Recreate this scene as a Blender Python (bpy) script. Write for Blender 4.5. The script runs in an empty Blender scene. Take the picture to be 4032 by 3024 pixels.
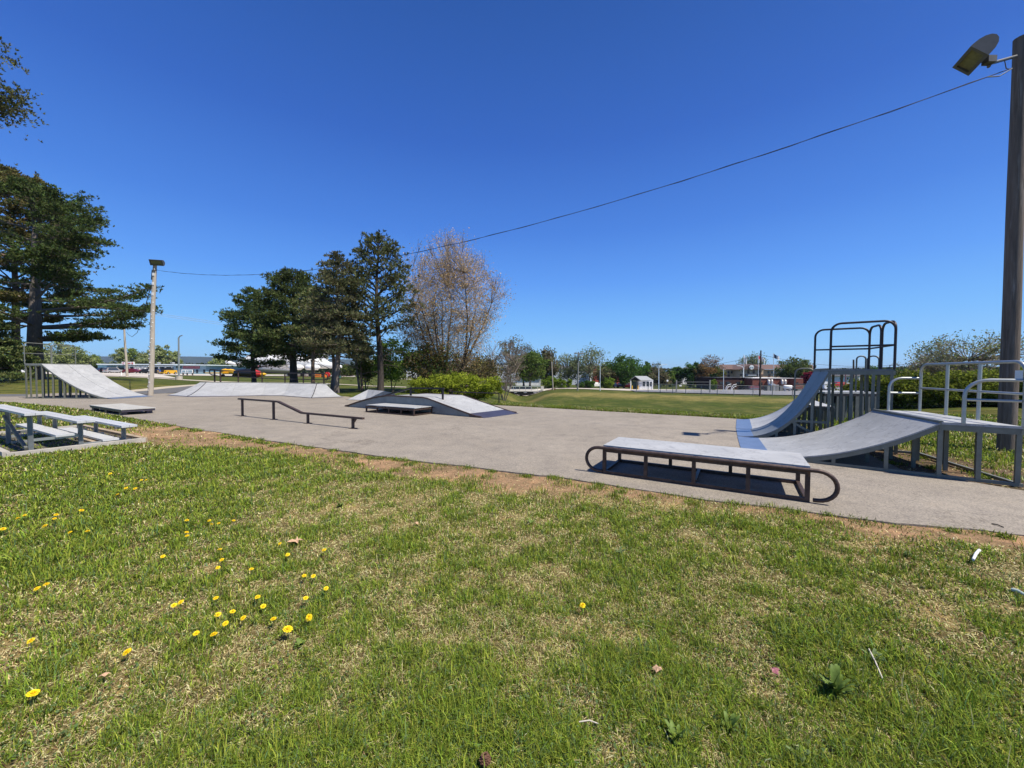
import bpy, math, random
import numpy as np
from mathutils import Vector, Matrix
R = math.radians
rng = np.random.default_rng(7)
random.seed(7)
scene = bpy.context.scene
C = scene.collection

# ------------------------------------------------------------------ camera
FPX = 1514.0                      # focal length in pixels of the 4032 px wide photograph
PITCH, ROLL, EYE = 1.778, 0.30, 1.6
cam_d = bpy.data.cameras.new('camera')
cam_d.sensor_width = 36.0
cam_d.lens = 36.0 * FPX / 4032.0
cam_d.clip_start = 0.05
cam_d.clip_end = 12000
cam = bpy.data.objects.new('camera', cam_d)
C.objects.link(cam)
scene.camera = cam
CM = Matrix.Rotation(R(90 - PITCH), 3, 'X') @ Matrix.Rotation(R(ROLL), 3, 'Z')
cam.matrix_world = Matrix.Translation((0, 0, EYE)) @ CM.to_4x4()

# ------------------------------------------------------------------ sky and sun
SUN_ELEV = 58.0
SUN_AZ = Vector((0.86, -0.51))            # horizontal direction the sunlight comes from
world = bpy.data.worlds.new('World')
scene.world = world
world.use_nodes = True
wn, wl = world.node_tree.nodes, world.node_tree.links
bgn = wn['Background']
sky = wn.new('ShaderNodeTexSky')
sky.sky_type = 'NISHITA'
sky.sun_disc = False
sky.sun_elevation = R(SUN_ELEV)
sky.sun_rotation = math.atan2(SUN_AZ.x, SUN_AZ.y)
sky.altitude = 0.0
sky.air_density = 1.0
sky.dust_density = 0.0
sky.ozone_density = 1.5
_mx = wn.new('ShaderNodeMix'); _mx.data_type = 'RGBA'; _mx.blend_type = 'MULTIPLY'; _mx.inputs[0].default_value = 1
_mx.inputs[7].default_value = (.62, .85, 1.25, 1)
wl.new(sky.outputs[0], _mx.inputs[6])
# clear-air colour by elevation, mixed over the physical sky
_tc = wn.new('ShaderNodeTexCoord'); _sx = wn.new('ShaderNodeSeparateXYZ'); _cr = wn.new('ShaderNodeValToRGB')
wl.new(_tc.outputs['Generated'], _sx.inputs[0]); wl.new(_sx.outputs[2], _cr.inputs[0])
def _lin(c): return tuple((x / 255 / 12.92 if x / 255 <= .04045 else ((x / 255 + .055) / 1.055) ** 2.4) for x in c) + (1,)
_el = _cr.color_ramp.elements
_st = [(0.0, (172, 220, 250)), (.035, (160, 212, 253)), (.12, (132, 194, 252)), (.22, (104, 165, 246)), (.33, (80, 137, 226)), (.50, (56, 106, 196)), (.72, (36, 84, 160)), (1.0, (26, 66, 134))]
_el[0].position, _el[0].color = _st[0][0], _lin(_st[0][1]); _el[1].position, _el[1].color = _st[-1][0], _lin(_st[-1][1])
for _p, _c in _st[1:-1]:
    _e = _el.new(_p); _e.color = _lin(_c)
_sc = wn.new('ShaderNodeMix'); _sc.data_type = 'RGBA'; _sc.blend_type = 'MULTIPLY'; _sc.inputs[0].default_value = 1
_sc.inputs[7].default_value = (7.1, 8.3, 9.2, 1)
_sc.clamp_result = False
wl.new(_cr.outputs[0], _sc.inputs[6])
_bl = wn.new('ShaderNodeMix'); _bl.data_type = 'RGBA'; _bl.inputs[0].default_value = .82
wl.new(_mx.outputs[2], _bl.inputs[6]); wl.new(_sc.outputs[2], _bl.inputs[7]); wl.new(_bl.outputs[2], bgn.inputs[0])
bgn.inputs[1].default_value = 0.083
sun_d = bpy.data.lights.new('sun', 'SUN')
sun_d.energy = 4.9
sun_d.angle = R(0.53)
sun_d.color = (1.0, 0.93, 0.82)
sun = bpy.data.objects.new('sun', sun_d)
C.objects.link(sun)
sd = Vector((SUN_AZ.x * math.cos(R(SUN_ELEV)), SUN_AZ.y * math.cos(R(SUN_ELEV)), math.sin(R(SUN_ELEV))))
sun.rotation_euler = sd.to_track_quat('Z', 'Y').to_euler()
scene.view_settings.view_transform = 'Standard'
scene.view_settings.look = 'None'
scene.view_settings.exposure = 0.45
scene.view_settings.gamma = 1.0
scene.cycles.max_bounces = 6
scene.cycles.transparent_max_bounces = 12
scene.cycles.use_adaptive_sampling = True

# ------------------------------------------------------------------ where a pixel of the photograph lies in the place
def ray(px, py):
    return CM @ Vector(((px - 2016) / FPX, -(py - 1512) / FPX, -1.0))
def G(px, py, z=0.0):
    r = ray(px, py); k = (z - EYE) / r.z
    return Vector((r.x * k, r.y * k, z))
def P(px, py, d):
    r = ray(px, py); k = d / r.y
    return Vector((r.x * k, d, EYE + r.z * k))

def sm(t):
    t = np.clip(t, 0, 1); return t * t * (3 - 2 * t)
_fx = [15.9, 17.5, 19.5, 26, 34, 44, 52, 57, 62, 70, 90, 115, 200, 400, 5000]
_fy = [0, .02, .10, .36, .52, .60, .62, .53, .55, .62, .80, 1.0, 1.3, 1.3, 1.3]
_ax = [-.50, -.25, -.02, .75, .95, 1.25]
_ay = [0, .30, 1.0, 1.0, .42, .15]
def tz(x, y):
    """height of the lawn and of everything beyond it"""
    x = np.asarray(x, float); y = np.asarray(y, float)
    v = .5 * x + .866 * y
    r = x / np.maximum(y, 1.0)
    A = np.interp(r, _ax, _ay) * 3.0
    f = np.interp(v, _fx, _fy)
    z = -.02 - A * f
    z = z - 2.0 * np.exp(-((r - .030) / .050) ** 2) * sm((y - 40) / 25) * (1 - sm((y - 96) / 6))      # the creek below the bridge
    z = z + .60 * sm((-r - .75) / .35) * sm((y - 28) / 12)
    z = z + .25 * sm((-r - .1) / .3) * sm((y - 40) / 40) * (1 - sm((-r - .75) / .35))
    return z
def Tz(x, y): return float(tz(x, y))
def B(px, d, py=None):
    """ground point seen in column px at depth d"""
    x = (px - 2016) / FPX * d
    for _ in range(3):
        hy = 1512 - (Tz(x, d) - EYE) / d * FPX - 47
        x = P(px, hy, d).x
    return Vector((x, d, Tz(x, d)))
def zat(px, py, d): return P(px, py, d).z

# ------------------------------------------------------------------ materials
def newmat(name):
    m = bpy.data.materials.new(name); m.use_nodes = True
    nt = m.node_tree
    return m, nt, nt.nodes, nt.links, nt.nodes['Principled BSDF']
def ramp(n, l, fac, stops):
    r = n.new('ShaderNodeValToRGB')
    e = r.color_ramp.elements
    e[0].position, e[0].color = stops[0][0], (*stops[0][1], 1)
    e[1].position, e[1].color = stops[-1][0], (*stops[-1][1], 1)
    for p, c in stops[1:-1]:
        x = e.new(p); x.color = (*c, 1)
    l.new(fac, r.inputs[0]); return r.outputs[0]
def noise(n, l, scale, detail=4, rough=.6, vec=None, stretch=None):
    t = n.new('ShaderNodeTexNoise'); t.inputs['Scale'].default_value = scale
    t.inputs['Detail'].default_value = detail; t.inputs['Roughness'].default_value = rough
    if vec is None:
        g = n.new('ShaderNodeNewGeometry'); vec = g.outputs['Position']
    if stretch:
        mp = n.new('ShaderNodeMapping'); mp.inputs['Scale'].default_value = stretch
        l.new(vec, mp.inputs[0]); vec = mp.outputs[0]
    l.new(vec, t.inputs['Vector']); return t
def mul(c, k): return tuple(min(1, x * k) for x in c)
def M(name, col, rough=.6, metal=0.0, var=.15, scale=6.0, bump=0.0, bscale=40.0, spec=.4, stretch=None, col2=None, streak=None, scuff=0.0):
    m, nt, n, l, b = newmat(name)
    t = noise(n, l, scale, 5, .65, stretch=stretch)
    c2 = col2 if col2 else mul(col, 1 + var)
    base = ramp(n, l, t.outputs[0], [(.32, mul(col, 1 - var)), (.68, c2)])
    if streak:
        t2 = noise(n, l, 1.0, 6, .7, stretch=streak[1])
        mx = n.new('ShaderNodeMix'); mx.data_type = 'RGBA'
        k = ramp(n, l, t2.outputs[0], [(streak[2], (0, 0, 0)), (streak[2] + .12, (1, 1, 1))])
        l.new(k, mx.inputs[0]); l.new(base, mx.inputs[6]); mx.inputs[7].default_value = (*streak[0], 1)
        base = mx.outputs[2]
    if scuff:
        for sc_, st_ in ((1.6, (1, 1, 1)), (3.5, (1, .35, 1)), (2.5, (.3, 1.2, 1))):
            t5 = noise(n, l, sc_, 3, .55, stretch=st_); k5 = ramp(n, l, t5.outputs[0], [(.488, (1, 1, 1)), (.5, (1 - scuff,) * 3), (.508, (1, 1, 1))])
            m5 = n.new('ShaderNodeMix'); m5.data_type = 'RGBA'; m5.blend_type = 'MULTIPLY'; m5.inputs[0].default_value = 1
            l.new(base, m5.inputs[6]); l.new(k5, m5.inputs[7]); base = m5.outputs[2]
    l.new(base, b.inputs['Base Color'])
    b.inputs['Roughness'].default_value = rough
    b.inputs['Metallic'].default_value = metal
    b.inputs['Specular IOR Level'].default_value = spec
    if bump:
        t3 = noise(n, l, bscale, 4, .6, stretch=stretch)
        bp = n.new('ShaderNodeBump'); bp.inputs['Strength'].default_value = bump; bp.inputs['Distance'].default_value = .02
        l.new(t3.outputs[0], bp.inputs['Height']); l.new(bp.outputs[0], b.inputs['Normal'])
    return m
def leafmat(name, transl=.3):
    m, nt, n, l, b = newmat(name)
    n.remove(b)
    a = n.new('ShaderNodeAttribute'); a.attribute_name = 'Col'
    d = n.new('ShaderNodeBsdfDiffuse'); t = n.new('ShaderNodeBsdfTranslucent'); x = n.new('ShaderNodeMixShader')
    x.inputs[0].default_value = transl
    l.new(a.outputs['Color'], d.inputs[0]); l.new(a.outputs['Color'], t.inputs[0])
    l.new(d.outputs[0], x.inputs[1]); l.new(t.outputs[0], x.inputs[2])
    l.new(x.outputs[0], n['Material Output'].inputs[0])
    return m

# ------------------------------------------------------------------ objects
def tag(o, label=None, cat=None, group=None, kind=None):
    if label: o['label'] = label
    if cat: o['category'] = cat
    if group: o['group'] = group
    if kind: o['kind'] = kind
    return o
def empty(name, loc, label, cat, group=None):
    o = bpy.data.objects.new(name, None); C.objects.link(o)
    o.location = loc; o.empty_display_size = .2
    return tag(o, label, cat, group)
def wloc(o):
    p = Vector((0, 0, 0))
    while o: p += o.location; o = o.parent
    return p
def copy_tree(o, parent=None):
    c = o.copy(); C.objects.link(c); c.parent = parent
    for ch in list(o.children): copy_tree(ch, c)
    return c
class MB:
    def __init__(s): s.v = []; s.f = []; s.sm = []; s.mi = []
    def add(s, vs, fs, smooth=False, mi=0):
        b = len(s.v); s.v += [tuple(v) for v in vs]
        for f in fs: s.f.append(tuple(b + i for i in f)); s.sm.append(smooth); s.mi.append(mi)
        return s
    def quad(s, a, b, c, d, mi=0): return s.add([a, b, c, d], [(0, 1, 2, 3)], False, mi)
    def hexa(s, lo, hi, mi=0):
        """eight corners: four below, four above, both counter-clockwise"""
        return s.add(list(lo) + list(hi), [(3, 2, 1, 0), (4, 5, 6, 7), (0, 1, 5, 4), (1, 2, 6, 5), (2, 3, 7, 6), (3, 0, 4, 7)], False, mi)
    def box(s, c, size, rz=0, mi=0):
        x, y, z = [k / 2 for k in size]; c = Vector(c); m = Matrix.Rotation(rz, 3, 'Z')
        lo = [c + m @ Vector(p) for p in ((-x, -y, -z), (x, -y, -z), (x, y, -z), (-x, y, -z))]
        hi = [c + m @ Vector(p) for p in ((-x, -y, z), (x, -y, z), (x, y, z), (-x, y, z))]
        return s.hexa(lo, hi, mi)
    def beam(s, a, b, w, h, up=(0, 0, 1), mi=0):
        a, b = Vector(a), Vector(b); d = (b - a).normalized(); u = Vector(up)
        if abs(d.dot(u)) > .98: u = Vector((0.5, 0.866, 0))
        r = d.cross(u).normalized(); u = r.cross(d).normalized()
        q = [r * (w / 2) * i + u * (h / 2) * j for i, j in ((-1, -1), (1, -1), (1, 1), (-1, 1))]
        return s.add([a + k for k in q] + [b + k for k in q], [(0, 1, 2, 3), (7, 6, 5, 4), (0, 4, 5, 1), (1, 5, 6, 2), (2, 6, 7, 3), (3, 7, 4, 0)], False, mi)
    def tube(s, pts, rad, seg=10, cap=True, mi=0):
        pts = [Vector(p) for p in pts]; n = len(pts)
        rs = rad if hasattr(rad, '__len__') else [rad] * n
        ref = None; vs = []
        for i, p in enumerate(pts):
            t = (pts[min(i + 1, n - 1)] - pts[max(i - 1, 0)]).normalized()
            if ref is None:
                ref = Vector((0, 0, 1)) if abs(t.z) < .9 else Vector((1, 0, 0))
            a = t.cross(ref).normalized(); bb = a.cross(t).normalized(); ref = bb
            for k in range(seg):
                an = 2 * math.pi * k / seg
                vs.append(p + (a * math.cos(an) + bb * math.sin(an)) * rs[i])
        fs = [(i * seg + k, i * seg + (k + 1) % seg, (i + 1) * seg + (k + 1) % seg, (i + 1) * seg + k) for i in range(n - 1) for k in range(seg)]
        s.add(vs, fs, True, mi)
        if cap: s.add(vs[:seg], [tuple(range(seg))], False, mi); s.add(vs[-seg:], [tuple(reversed(range(seg)))], False, mi)
        return s
    def grid(s, rows, smooth=True, mi=0):
        m = len(rows[0]); vs = [p for r in rows for p in r]
        fs = [(i * m + j, i * m + j + 1, (i + 1) * m + j + 1, (i + 1) * m + j) for i in range(len(rows) - 1) for j in range(m - 1)]
        return s.add(vs, fs, smooth, mi)
    def lathe(s, c, prof, seg=16, mi=0):
        c = Vector(c); rows = [[c + Vector((r * math.cos(2 * math.pi * k / seg), r * math.sin(2 * math.pi * k / seg), z)) for k in range(seg + 1)] for r, z in prof]
        return s.grid(rows, True, mi)
    def build(s, name, mat, parent=None, origin=None, label=None, cat=None, group=None, kind=None):
        o0 = wloc(parent) if parent else Vector((0, 0, 0))
        org = Vector(origin) if origin is not None else Vector((0, 0, 0))
        off = o0 + org
        me = bpy.data.meshes.new(name)
        me.from_pydata([(v[0] - off.x, v[1] - off.y, v[2] - off.z) for v in s.v], [], s.f)
        for m in (mat if isinstance(mat, (list, tuple)) else [mat]): me.materials.append(m)
        me.polygons.foreach_set('use_smooth', s.sm); me.polygons.foreach_set('material_index', s.mi)
        me.update()
        o = bpy.data.objects.new(name, me); C.objects.link(o)
        o.parent = parent; o.location = org
        return tag(o, label, cat, group, kind)
def npmesh(name, verts, nf, k, mat, parent=None, col=None, smooth=False, origin=None, **kw):
    """verts (N,3); nf faces of k consecutive vertices each; col (N,3) per vertex"""
    o0 = np.array(wloc(parent) if parent else (0, 0, 0)) + np.array(origin if origin is not None else (0, 0, 0))
    me = bpy.data.meshes.new(name)
    me.vertices.add(len(verts)); me.vertices.foreach_set('co', (verts - o0).astype(np.float32).ravel())
    me.loops.add(nf * k); me.loops.foreach_set('vertex_index', np.arange(nf * k, dtype=np.int32))
    me.polygons.add(nf); me.polygons.foreach_set('loop_start', np.arange(0, nf * k, k, dtype=np.int32))
    me.polygons.foreach_set('loop_total', np.full(nf, k, dtype=np.int32))
    me.materials.append(mat)
    if smooth: me.polygons.foreach_set('use_smooth', np.ones(nf, bool))
    if col is not None:
        a = me.color_attributes.new('Col', 'FLOAT_COLOR', 'POINT')
        a.data.foreach_set('color', np.hstack([col, np.ones((len(col), 1))]).astype(np.float32).ravel())
    me.update(calc_edges=True)
    o = bpy.data.objects.new(name, me); C.objects.link(o); o.parent = parent
    if origin is not None: o.location = origin
    return tag(o, **kw)
# value noise on numpy arrays
_perm = np.random.default_rng(3).random((256, 256))
def vn(x, y):
    xi = np.floor(x).astype(int); yi = np.floor(y).astype(int); fx = x - xi; fy = y - yi
    fx = fx * fx * (3 - 2 * fx); fy = fy * fy * (3 - 2 * fy)
    g = lambda a, b: _perm[a & 255, b & 255]
    return (g(xi, yi) * (1 - fx) + g(xi + 1, yi) * fx) * (1 - fy) + (g(xi, yi + 1) * (1 - fx) + g(xi + 1, yi + 1) * fx) * fy
def fbm(x, y, s, o=4):
    t = 0; a = 1; w = 0
    for i in range(o):
        t = t + a * vn(x * s * 2 ** i + 17 * i, y * s * 2 ** i + 31 * i); w += a; a *= .55
    return t / w
# ================================================================== the ground
U = Vector((.866, -.5, 0)); V = Vector((.5, .866, 0))        # along and across the pad
asph = None
def pad_material():
    m, nt, n, l, b = newmat('worn_asphalt')
    t1 = noise(n, l, .35, 5, .6); t2 = noise(n, l, 30, 6, .8); t3 = noise(n, l, 2.2, 5, .65)
    c1 = ramp(n, l, t1.outputs[0], [(.25, (.238, .210, .172)), (.75, (.318, .282, .232))])
    vo = n.new('ShaderNodeTexVoronoi'); vo.inputs['Scale'].default_value = 75
    g = n.new('ShaderNodeNewGeometry'); l.new(g.outputs['Position'], vo.inputs['Vector'])
    spk = ramp(n, l, vo.outputs['Color'], [(.0, (.52, .52, .52)), (.5, (.95, .95, .95)), (1, (1.4, 1.38, 1.33))])
    m1 = n.new('ShaderNodeMix'); m1.data_type = 'RGBA'; m1.blend_type = 'MULTIPLY'; m1.inputs[0].default_value = .8
    l.new(c1, m1.inputs[6]); l.new(spk, m1.inputs[7])
    st = ramp(n, l, t3.outputs[0], [(.28, (.80, .80, .82)), (.55, (1, 1, 1)), (.8, (1.07, 1.05, 1.02))])
    m2 = n.new('ShaderNodeMix'); m2.data_type = 'RGBA'; m2.blend_type = 'MULTIPLY'; m2.inputs[0].default_value = 1
    l.new(m1.outputs[2], m2.inputs[6]); l.new(st, m2.inputs[7])
    t4 = noise(n, l, .9, 7, .75); vc = n.new('ShaderNodeTexVoronoi'); vc.feature = 'DISTANCE_TO_EDGE'; vc.inputs['Scale'].default_value = .16
    ga = n.new('ShaderNodeNewGeometry'); mxv = n.new('ShaderNodeMix'); mxv.data_type = 'VECTOR'; mxv.inputs[0].default_value = .12
    ad = n.new('ShaderNodeVectorMath'); ad.operation = 'MULTIPLY_ADD'; ad.inputs[1].default_value = (2.2, 2.2, 0); l.new(t4.outputs['Color'], ad.inputs[0]); l.new(ga.outputs['Position'], ad.inputs[2]); l.new(ad.outputs[0], vc.inputs['Vector'])
    ck = ramp(n, l, vc.outputs['Distance'], [(.0, (.62, .60, .58)), (.0045, (1, 1, 1))])
    t5 = noise(n, l, .55, 6, .7); sp_ = ramp(n, l, t5.outputs[0], [(.58, (1, 1, 1)), (.72, (.84, .83, .83))])
    m3 = n.new('ShaderNodeMix'); m3.data_type = 'RGBA'; m3.blend_type = 'MULTIPLY'; m3.inputs[0].default_value = .8; l.new(m2.outputs[2], m3.inputs[6]); l.new(ck, m3.inputs[7])
    m2 = n.new('ShaderNodeMix'); m2.data_type = 'RGBA'; m2.blend_type = 'MULTIPLY'; m2.inputs[0].default_value = 1; l.new(m3.outputs[2], m2.inputs[6]); l.new(sp_, m2.inputs[7])
    l.new(m2.outputs[2], b.inputs['Base Color']); b.inputs['Roughness'].default_value = .9
    b.inputs['Specular IOR Level'].default_value = .25
    bp = n.new('ShaderNodeBump'); bp.inputs['Strength'].default_value = .5; bp.inputs['Distance'].default_value = .008
    l.new(t2.outputs[0], bp.inputs['Height']); l.new(bp.outputs[0], b.inputs['Normal'])
    return m
# outline of the pad: its near edge read from the photograph, then the left end, the far edge, the right end
near = [G(4032, 2106), G(3760, 2078), G(3464, 2051), G(3100, 2002), G(2735, 1960), G(2480, 1921), G(2297, 1893), G(2188, 1875), G(2000, 1856),
        G(1823, 1832), G(1640, 1814), G(1458, 1790), G(1280, 1765), G(1094, 1739), G(980, 1723), G(875, 1704), G(790, 1692), G(711, 1679), G(620, 1662), G(542, 1650),
        G(430, 1632), G(325, 1612), G(220, 1600), G(108, 1590), G(20, 1582)]
pad_out = [Vector((9.5, 2.2, 0)), Vector((6.9, 3.1, 0))] + near + [Vector((-31, 22, 0)), Vector((-31, 26.6, 0)), Vector((-25.6, 26.6, 0)), Vector((-16, 26.9, 0)), Vector((-10.6, 24.4, 0)),
           Vector((-10.2, 23.9, 0)), Vector((-1.1, 18.75, 0)), Vector((7.9, 13.5, 0)), Vector((9.1, 12.4, 0)), Vector((6.55, 6.35, 0)), Vector((7.1, 5.25, 0)), Vector((10.0, 4.0, 0))]
# a wobbling, broken edge: resample the outline every 8 cm on the near side
def wobble(pts, step, amp):
    out = []
    for i in range(len(pts)):
        a, b = pts[i], pts[(i + 1) % len(pts)]; L = (b - a).length; n = max(1, int(L / step)); nr = Vector((-(b - a).y, (b - a).x, 0)).normalized()
        for k in range(n):
            p = a.lerp(b, k / n)
            w = (float(fbm(np.array(p.x * 1.0), np.array(p.y * 1.0), 2.3, 3)) - .5) * 2 * amp if k or n == 1 else 0
            out.append(p + nr * w)
    return out
outl = wobble(pad_out, .12, .05)
import bmesh
bm = bmesh.new()
top = [bm.verts.new((p.x, p.y, 0.0)) for p in outl]
f = bm.faces.new(top)
if f.normal.z < 0: f.normal_flip()
low = [bm.verts.new((p.x, p.y, -.10)) for p in outl]
for i in range(len(outl)):
    j = (i + 1) % len(outl)
    bm.faces.new((top[i], top[j], low[j], low[i]))
bm.faces.ensure_lookup_table(); bmesh.ops.recalc_face_normals(bm, faces=bm.faces)
if bm.faces[0].normal.z < 0:
    for q in bm.faces: q.normal_flip()
me = bpy.data.meshes.new('pavement'); bm.to_mesh(me); bm.free()
pad_mat = pad_material(); me.materials.append(pad_mat)
pv = bpy.data.objects.new('pavement', me); C.objects.link(pv); pv['kind'] = 'structure'

poly = np.array([(p.x, p.y) for p in pad_out])
def inside(x, y):
    x = np.asarray(x); y = np.asarray(y); r = np.zeros(x.shape, bool); n = len(poly)
    for i in range(n):
        x1, y1 = poly[i]; x2, y2 = poly[(i + 1) % n]
        c = ((y1 > y) != (y2 > y)) & (x < (x2 - x1) * (y - y1) / (y2 - y1 + 1e-12) + x1); r ^= c
    return r
def edge_dist(x, y):
    x = np.asarray(x, float); y = np.asarray(y, float); d = np.full(x.shape, 1e9)
    for i in range(len(poly)):
        x1, y1 = poly[i]; x2, y2 = poly[(i + 1) % len(poly)]
        dx, dy = x2 - x1, y2 - y1; L = dx * dx + dy * dy
        t = np.clip(((x - x1) * dx + (y - y1) * dy) / L, 0, 1)
        d = np.minimum(d, np.hypot(x - x1 - t * dx, y - y1 - t * dy))
    return d
DIRT_C = G(800, 1722)
def dirtness(x, y):
    """0 grass .. 1 bare reddish soil: a strip along the near edge of the pad, a big worn patch beside the bleachers"""
    e = edge_dist(x, y)
    n1 = fbm(x, y, 1.3, 4); n2 = fbm(x, y, .45, 3)
    v = .5 * x + .866 * y
    strip = sm((.95 + 1.5 * (n2 - .5) - e) / .55) * sm((x + 12) / 3) * (v < 10)
    q = np.array(DIRT_C)
    a = (x - q[0]) * .93 - (y - q[1]) * .36; c = (x - q[0]) * .36 + (y - q[1]) * .93
    patch = sm(1.45 - np.hypot(a / 3.8, c / 1.1) + .9 * (n1 - .5))
    far = sm((.35 - e) / .3) * .5 * (v > 10)
    right = sm(1.5 - np.hypot((x - 7.25) / 1.35, (y - 6.9) / 2.3) + .5 * (n1 - .5)) * 1.4
    return np.clip(np.maximum(np.maximum(strip * (.55 + 1.1 * n1), patch * 1.1), np.maximum(far * n1 * 2, right * .95)), 0, 1)
def dryness(x, y):
    """0 lush green .. 1 straw"""
    n1 = fbm(x, y, .55, 4); n2 = fbm(x + 40, y, 2.6, 3); n3 = fbm(x, y + 70, 7.0, 2)
    n4 = fbm(x + 9, y + 5, 17.0, 2)
    d = .39 + .50 * (n1 - .5) + .95 * (n2 - .5) + 1.0 * (n3 - .5) + .8 * (n4 - .5)
    dist = np.hypot(x, y)
    d += .28 * np.exp(-((dist - 4.8) / 1.8) ** 2) * sm((x + 5) / 4)
    d -= .20 * sm((-x - 1.5) / 3) * (dist < 12)
    d -= .12 * sm((1.9 - y) / .8)
    d = np.where(.5 * x + .866 * y > 15.5, .12 + 1.5 * (n1 - .5) + 1.1 * (n2 - .5), d)
    return np.clip(d, 0, 1)
# lawn: one sheet to the horizon, fine near the camera
def axis(lo, hi, s0, gr):
    a = [0.0]; s = s0
    while a[-1] < hi: a.append(a[-1] + s); s = min(s * gr, 400)
    b = [0.0]; s = s0
    while b[-1] > lo: b.append(b[-1] - s); s = min(s * gr, 400)
    return np.array(sorted(set(b + a)))
gx = axis(-6000, 6000, .10, 1.022); gy = axis(-400, 7000, .10, 1.022)
XX, YY = np.meshgrid(gx, gy)
ZZ = tz(XX, YY)
ins = inside(XX, YY) & (edge_dist(XX, YY) > .25)
ZZ = ZZ - .12 * ins
nearm = np.exp(-(np.hypot(XX, YY) / 14) ** 2)
ZZ = ZZ + nearm * (fbm(XX, YY, .8, 3) - .5) * .05 * (~ins)
dr = dirtness(XX, YY) * (np.hypot(XX, YY) < 60); dy = dryness(XX, YY)
def mix3(a, b, t): return a + (b - a) * t[..., None]
cg = np.array((.056, .078, .013)); cs = np.array((.27, .215, .105)); cd = np.array((.31, .205, .130))
thatch = np.array((.070, .068, .024))
col = mix3(np.broadcast_to(thatch, XX.shape + (3,)), np.broadcast_to(cs, XX.shape + (3,)), dy)
farw = sm((np.hypot(XX, YY) - 9) / 8)
vv = .5 * XX + .866 * YY
rr = XX / np.maximum(YY, 1)
crest = sm(1 - np.abs(vv - 57 - 6 * (fbm(XX, YY, .1, 3) - .5)) / 7.0) * sm((rr + .15) / .2)
farc = mix3(np.broadcast_to(cg * .95, XX.shape + (3,)), np.broadcast_to(np.array((.19, .165, .060)), XX.shape + (3,)), np.clip(dy * .75 + crest * .75 * fbm(XX, YY, .25, 3) * 1.9, 0, 1))
reddish = sm((.30 - np.abs(rr - 1.15)) / .3) * (vv > 8) * (vv < 30) * fbm(XX, YY, .8, 3)
farc = mix3(farc, np.broadcast_to(np.array((.16, .085, .04)), XX.shape + (3,)), np.clip(reddish * .5, 0, 1))
col = mix3(col, farc, farw)
mask_far = (vv > 15) | (YY > 22)
col = np.where(mask_far[..., None], farc, col)
rmul = sm((XX - 5.5) / 1.0)[..., None]
col = col * (1 - dr[..., None]) + (cd * (1 - rmul) + np.array((.14, .10, .070)) * rmul) * dr[..., None]
def lawn_material():
    m, nt, n, l, b = newmat('lawn')
    a = n.new('ShaderNodeAttribute'); a.attribute_name = 'Col'
    t1 = noise(n, l, 5.0, 6, .75); t2 = noise(n, l, 60, 5, .75)
    r1 = ramp(n, l, t1.outputs[0], [(.28, (.50, .56, .45)), (.5, (1, 1, 1)), (.72, (1.6, 1.45, 1.35))])
    t0_ = noise(n, l, .55, 5, .65, stretch=(1, 2.2, 1)); r0_ = ramp(n, l, t0_.outputs[0], [(.35, (.62, .68, .60)), (.65, (1.28, 1.22, 1.12))])
    x0_ = n.new('ShaderNodeMix'); x0_.data_type = 'RGBA'; x0_.blend_type = 'MULTIPLY'; x0_.inputs[0].default_value = 1; l.new(a.outputs[0], x0_.inputs[6]); l.new(r0_, x0_.inputs[7])
    r2 = ramp(n, l, t2.outputs[0], [(.3, (.55, .58, .5)), (.5, (1, 1, 1)), (.72, (1.55, 1.45, 1.35))])
    x = n.new('ShaderNodeMix'); x.data_type = 'RGBA'; x.blend_type = 'MULTIPLY'; x.inputs[0].default_value = 1
    y = n.new('ShaderNodeMix'); y.data_type = 'RGBA'; y.blend_type = 'MULTIPLY'; y.inputs[0].default_value = 1
    l.new(x0_.outputs[2], x.inputs[6]); l.new(r1, x.inputs[7]); l.new(x.outputs[2], y.inputs[6]); l.new(r2, y.inputs[7])
    l.new(y.outputs[2], b.inputs['Base Color']); b.inputs['Roughness'].default_value = .95; b.inputs['Specular IOR Level'].default_value = .1
    bp = n.new('ShaderNodeBump'); bp.inputs['Strength'].default_value = .8; bp.inputs['Distance'].default_value = .03
    l.new(t2.outputs[0], bp.inputs['Height']); l.new(bp.outputs[0], b.inputs['Normal'])
    return m
ny, nx = XX.shape
me = bpy.data.meshes.new('ground')
vs = np.stack([XX, YY, ZZ], -1).reshape(-1, 3)
me.vertices.add(len(vs)); me.vertices.foreach_set('co', vs.astype(np.float32).ravel())
i0 = (np.arange(ny - 1)[:, None] * nx + np.arange(nx - 1)[None]).ravel()
fc = np.stack([i0, i0 + 1, i0 + nx + 1, i0 + nx], -1).astype(np.int32)
me.loops.add(fc.size); me.loops.foreach_set('vertex_index', fc.ravel())
me.polygons.add(len(fc)); me.polygons.foreach_set('loop_start', np.arange(0, fc.size, 4, dtype=np.int32)); me.polygons.foreach_set('loop_total', np.full(len(fc), 4, np.int32))
me.polygons.foreach_set('use_smooth', np.ones(len(fc), bool))
ca = me.color_attributes.new('Col', 'FLOAT_COLOR', 'POINT')
ca.data.foreach_set('color', np.hstack([col.reshape(-1, 3), np.ones((len(vs), 1))]).astype(np.float32).ravel())
me.materials.append(lawn_material()); me.update(calc_edges=True)
go = bpy.data.objects.new('ground', me); C.objects.link(go); go['kind'] = 'structure'

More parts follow.
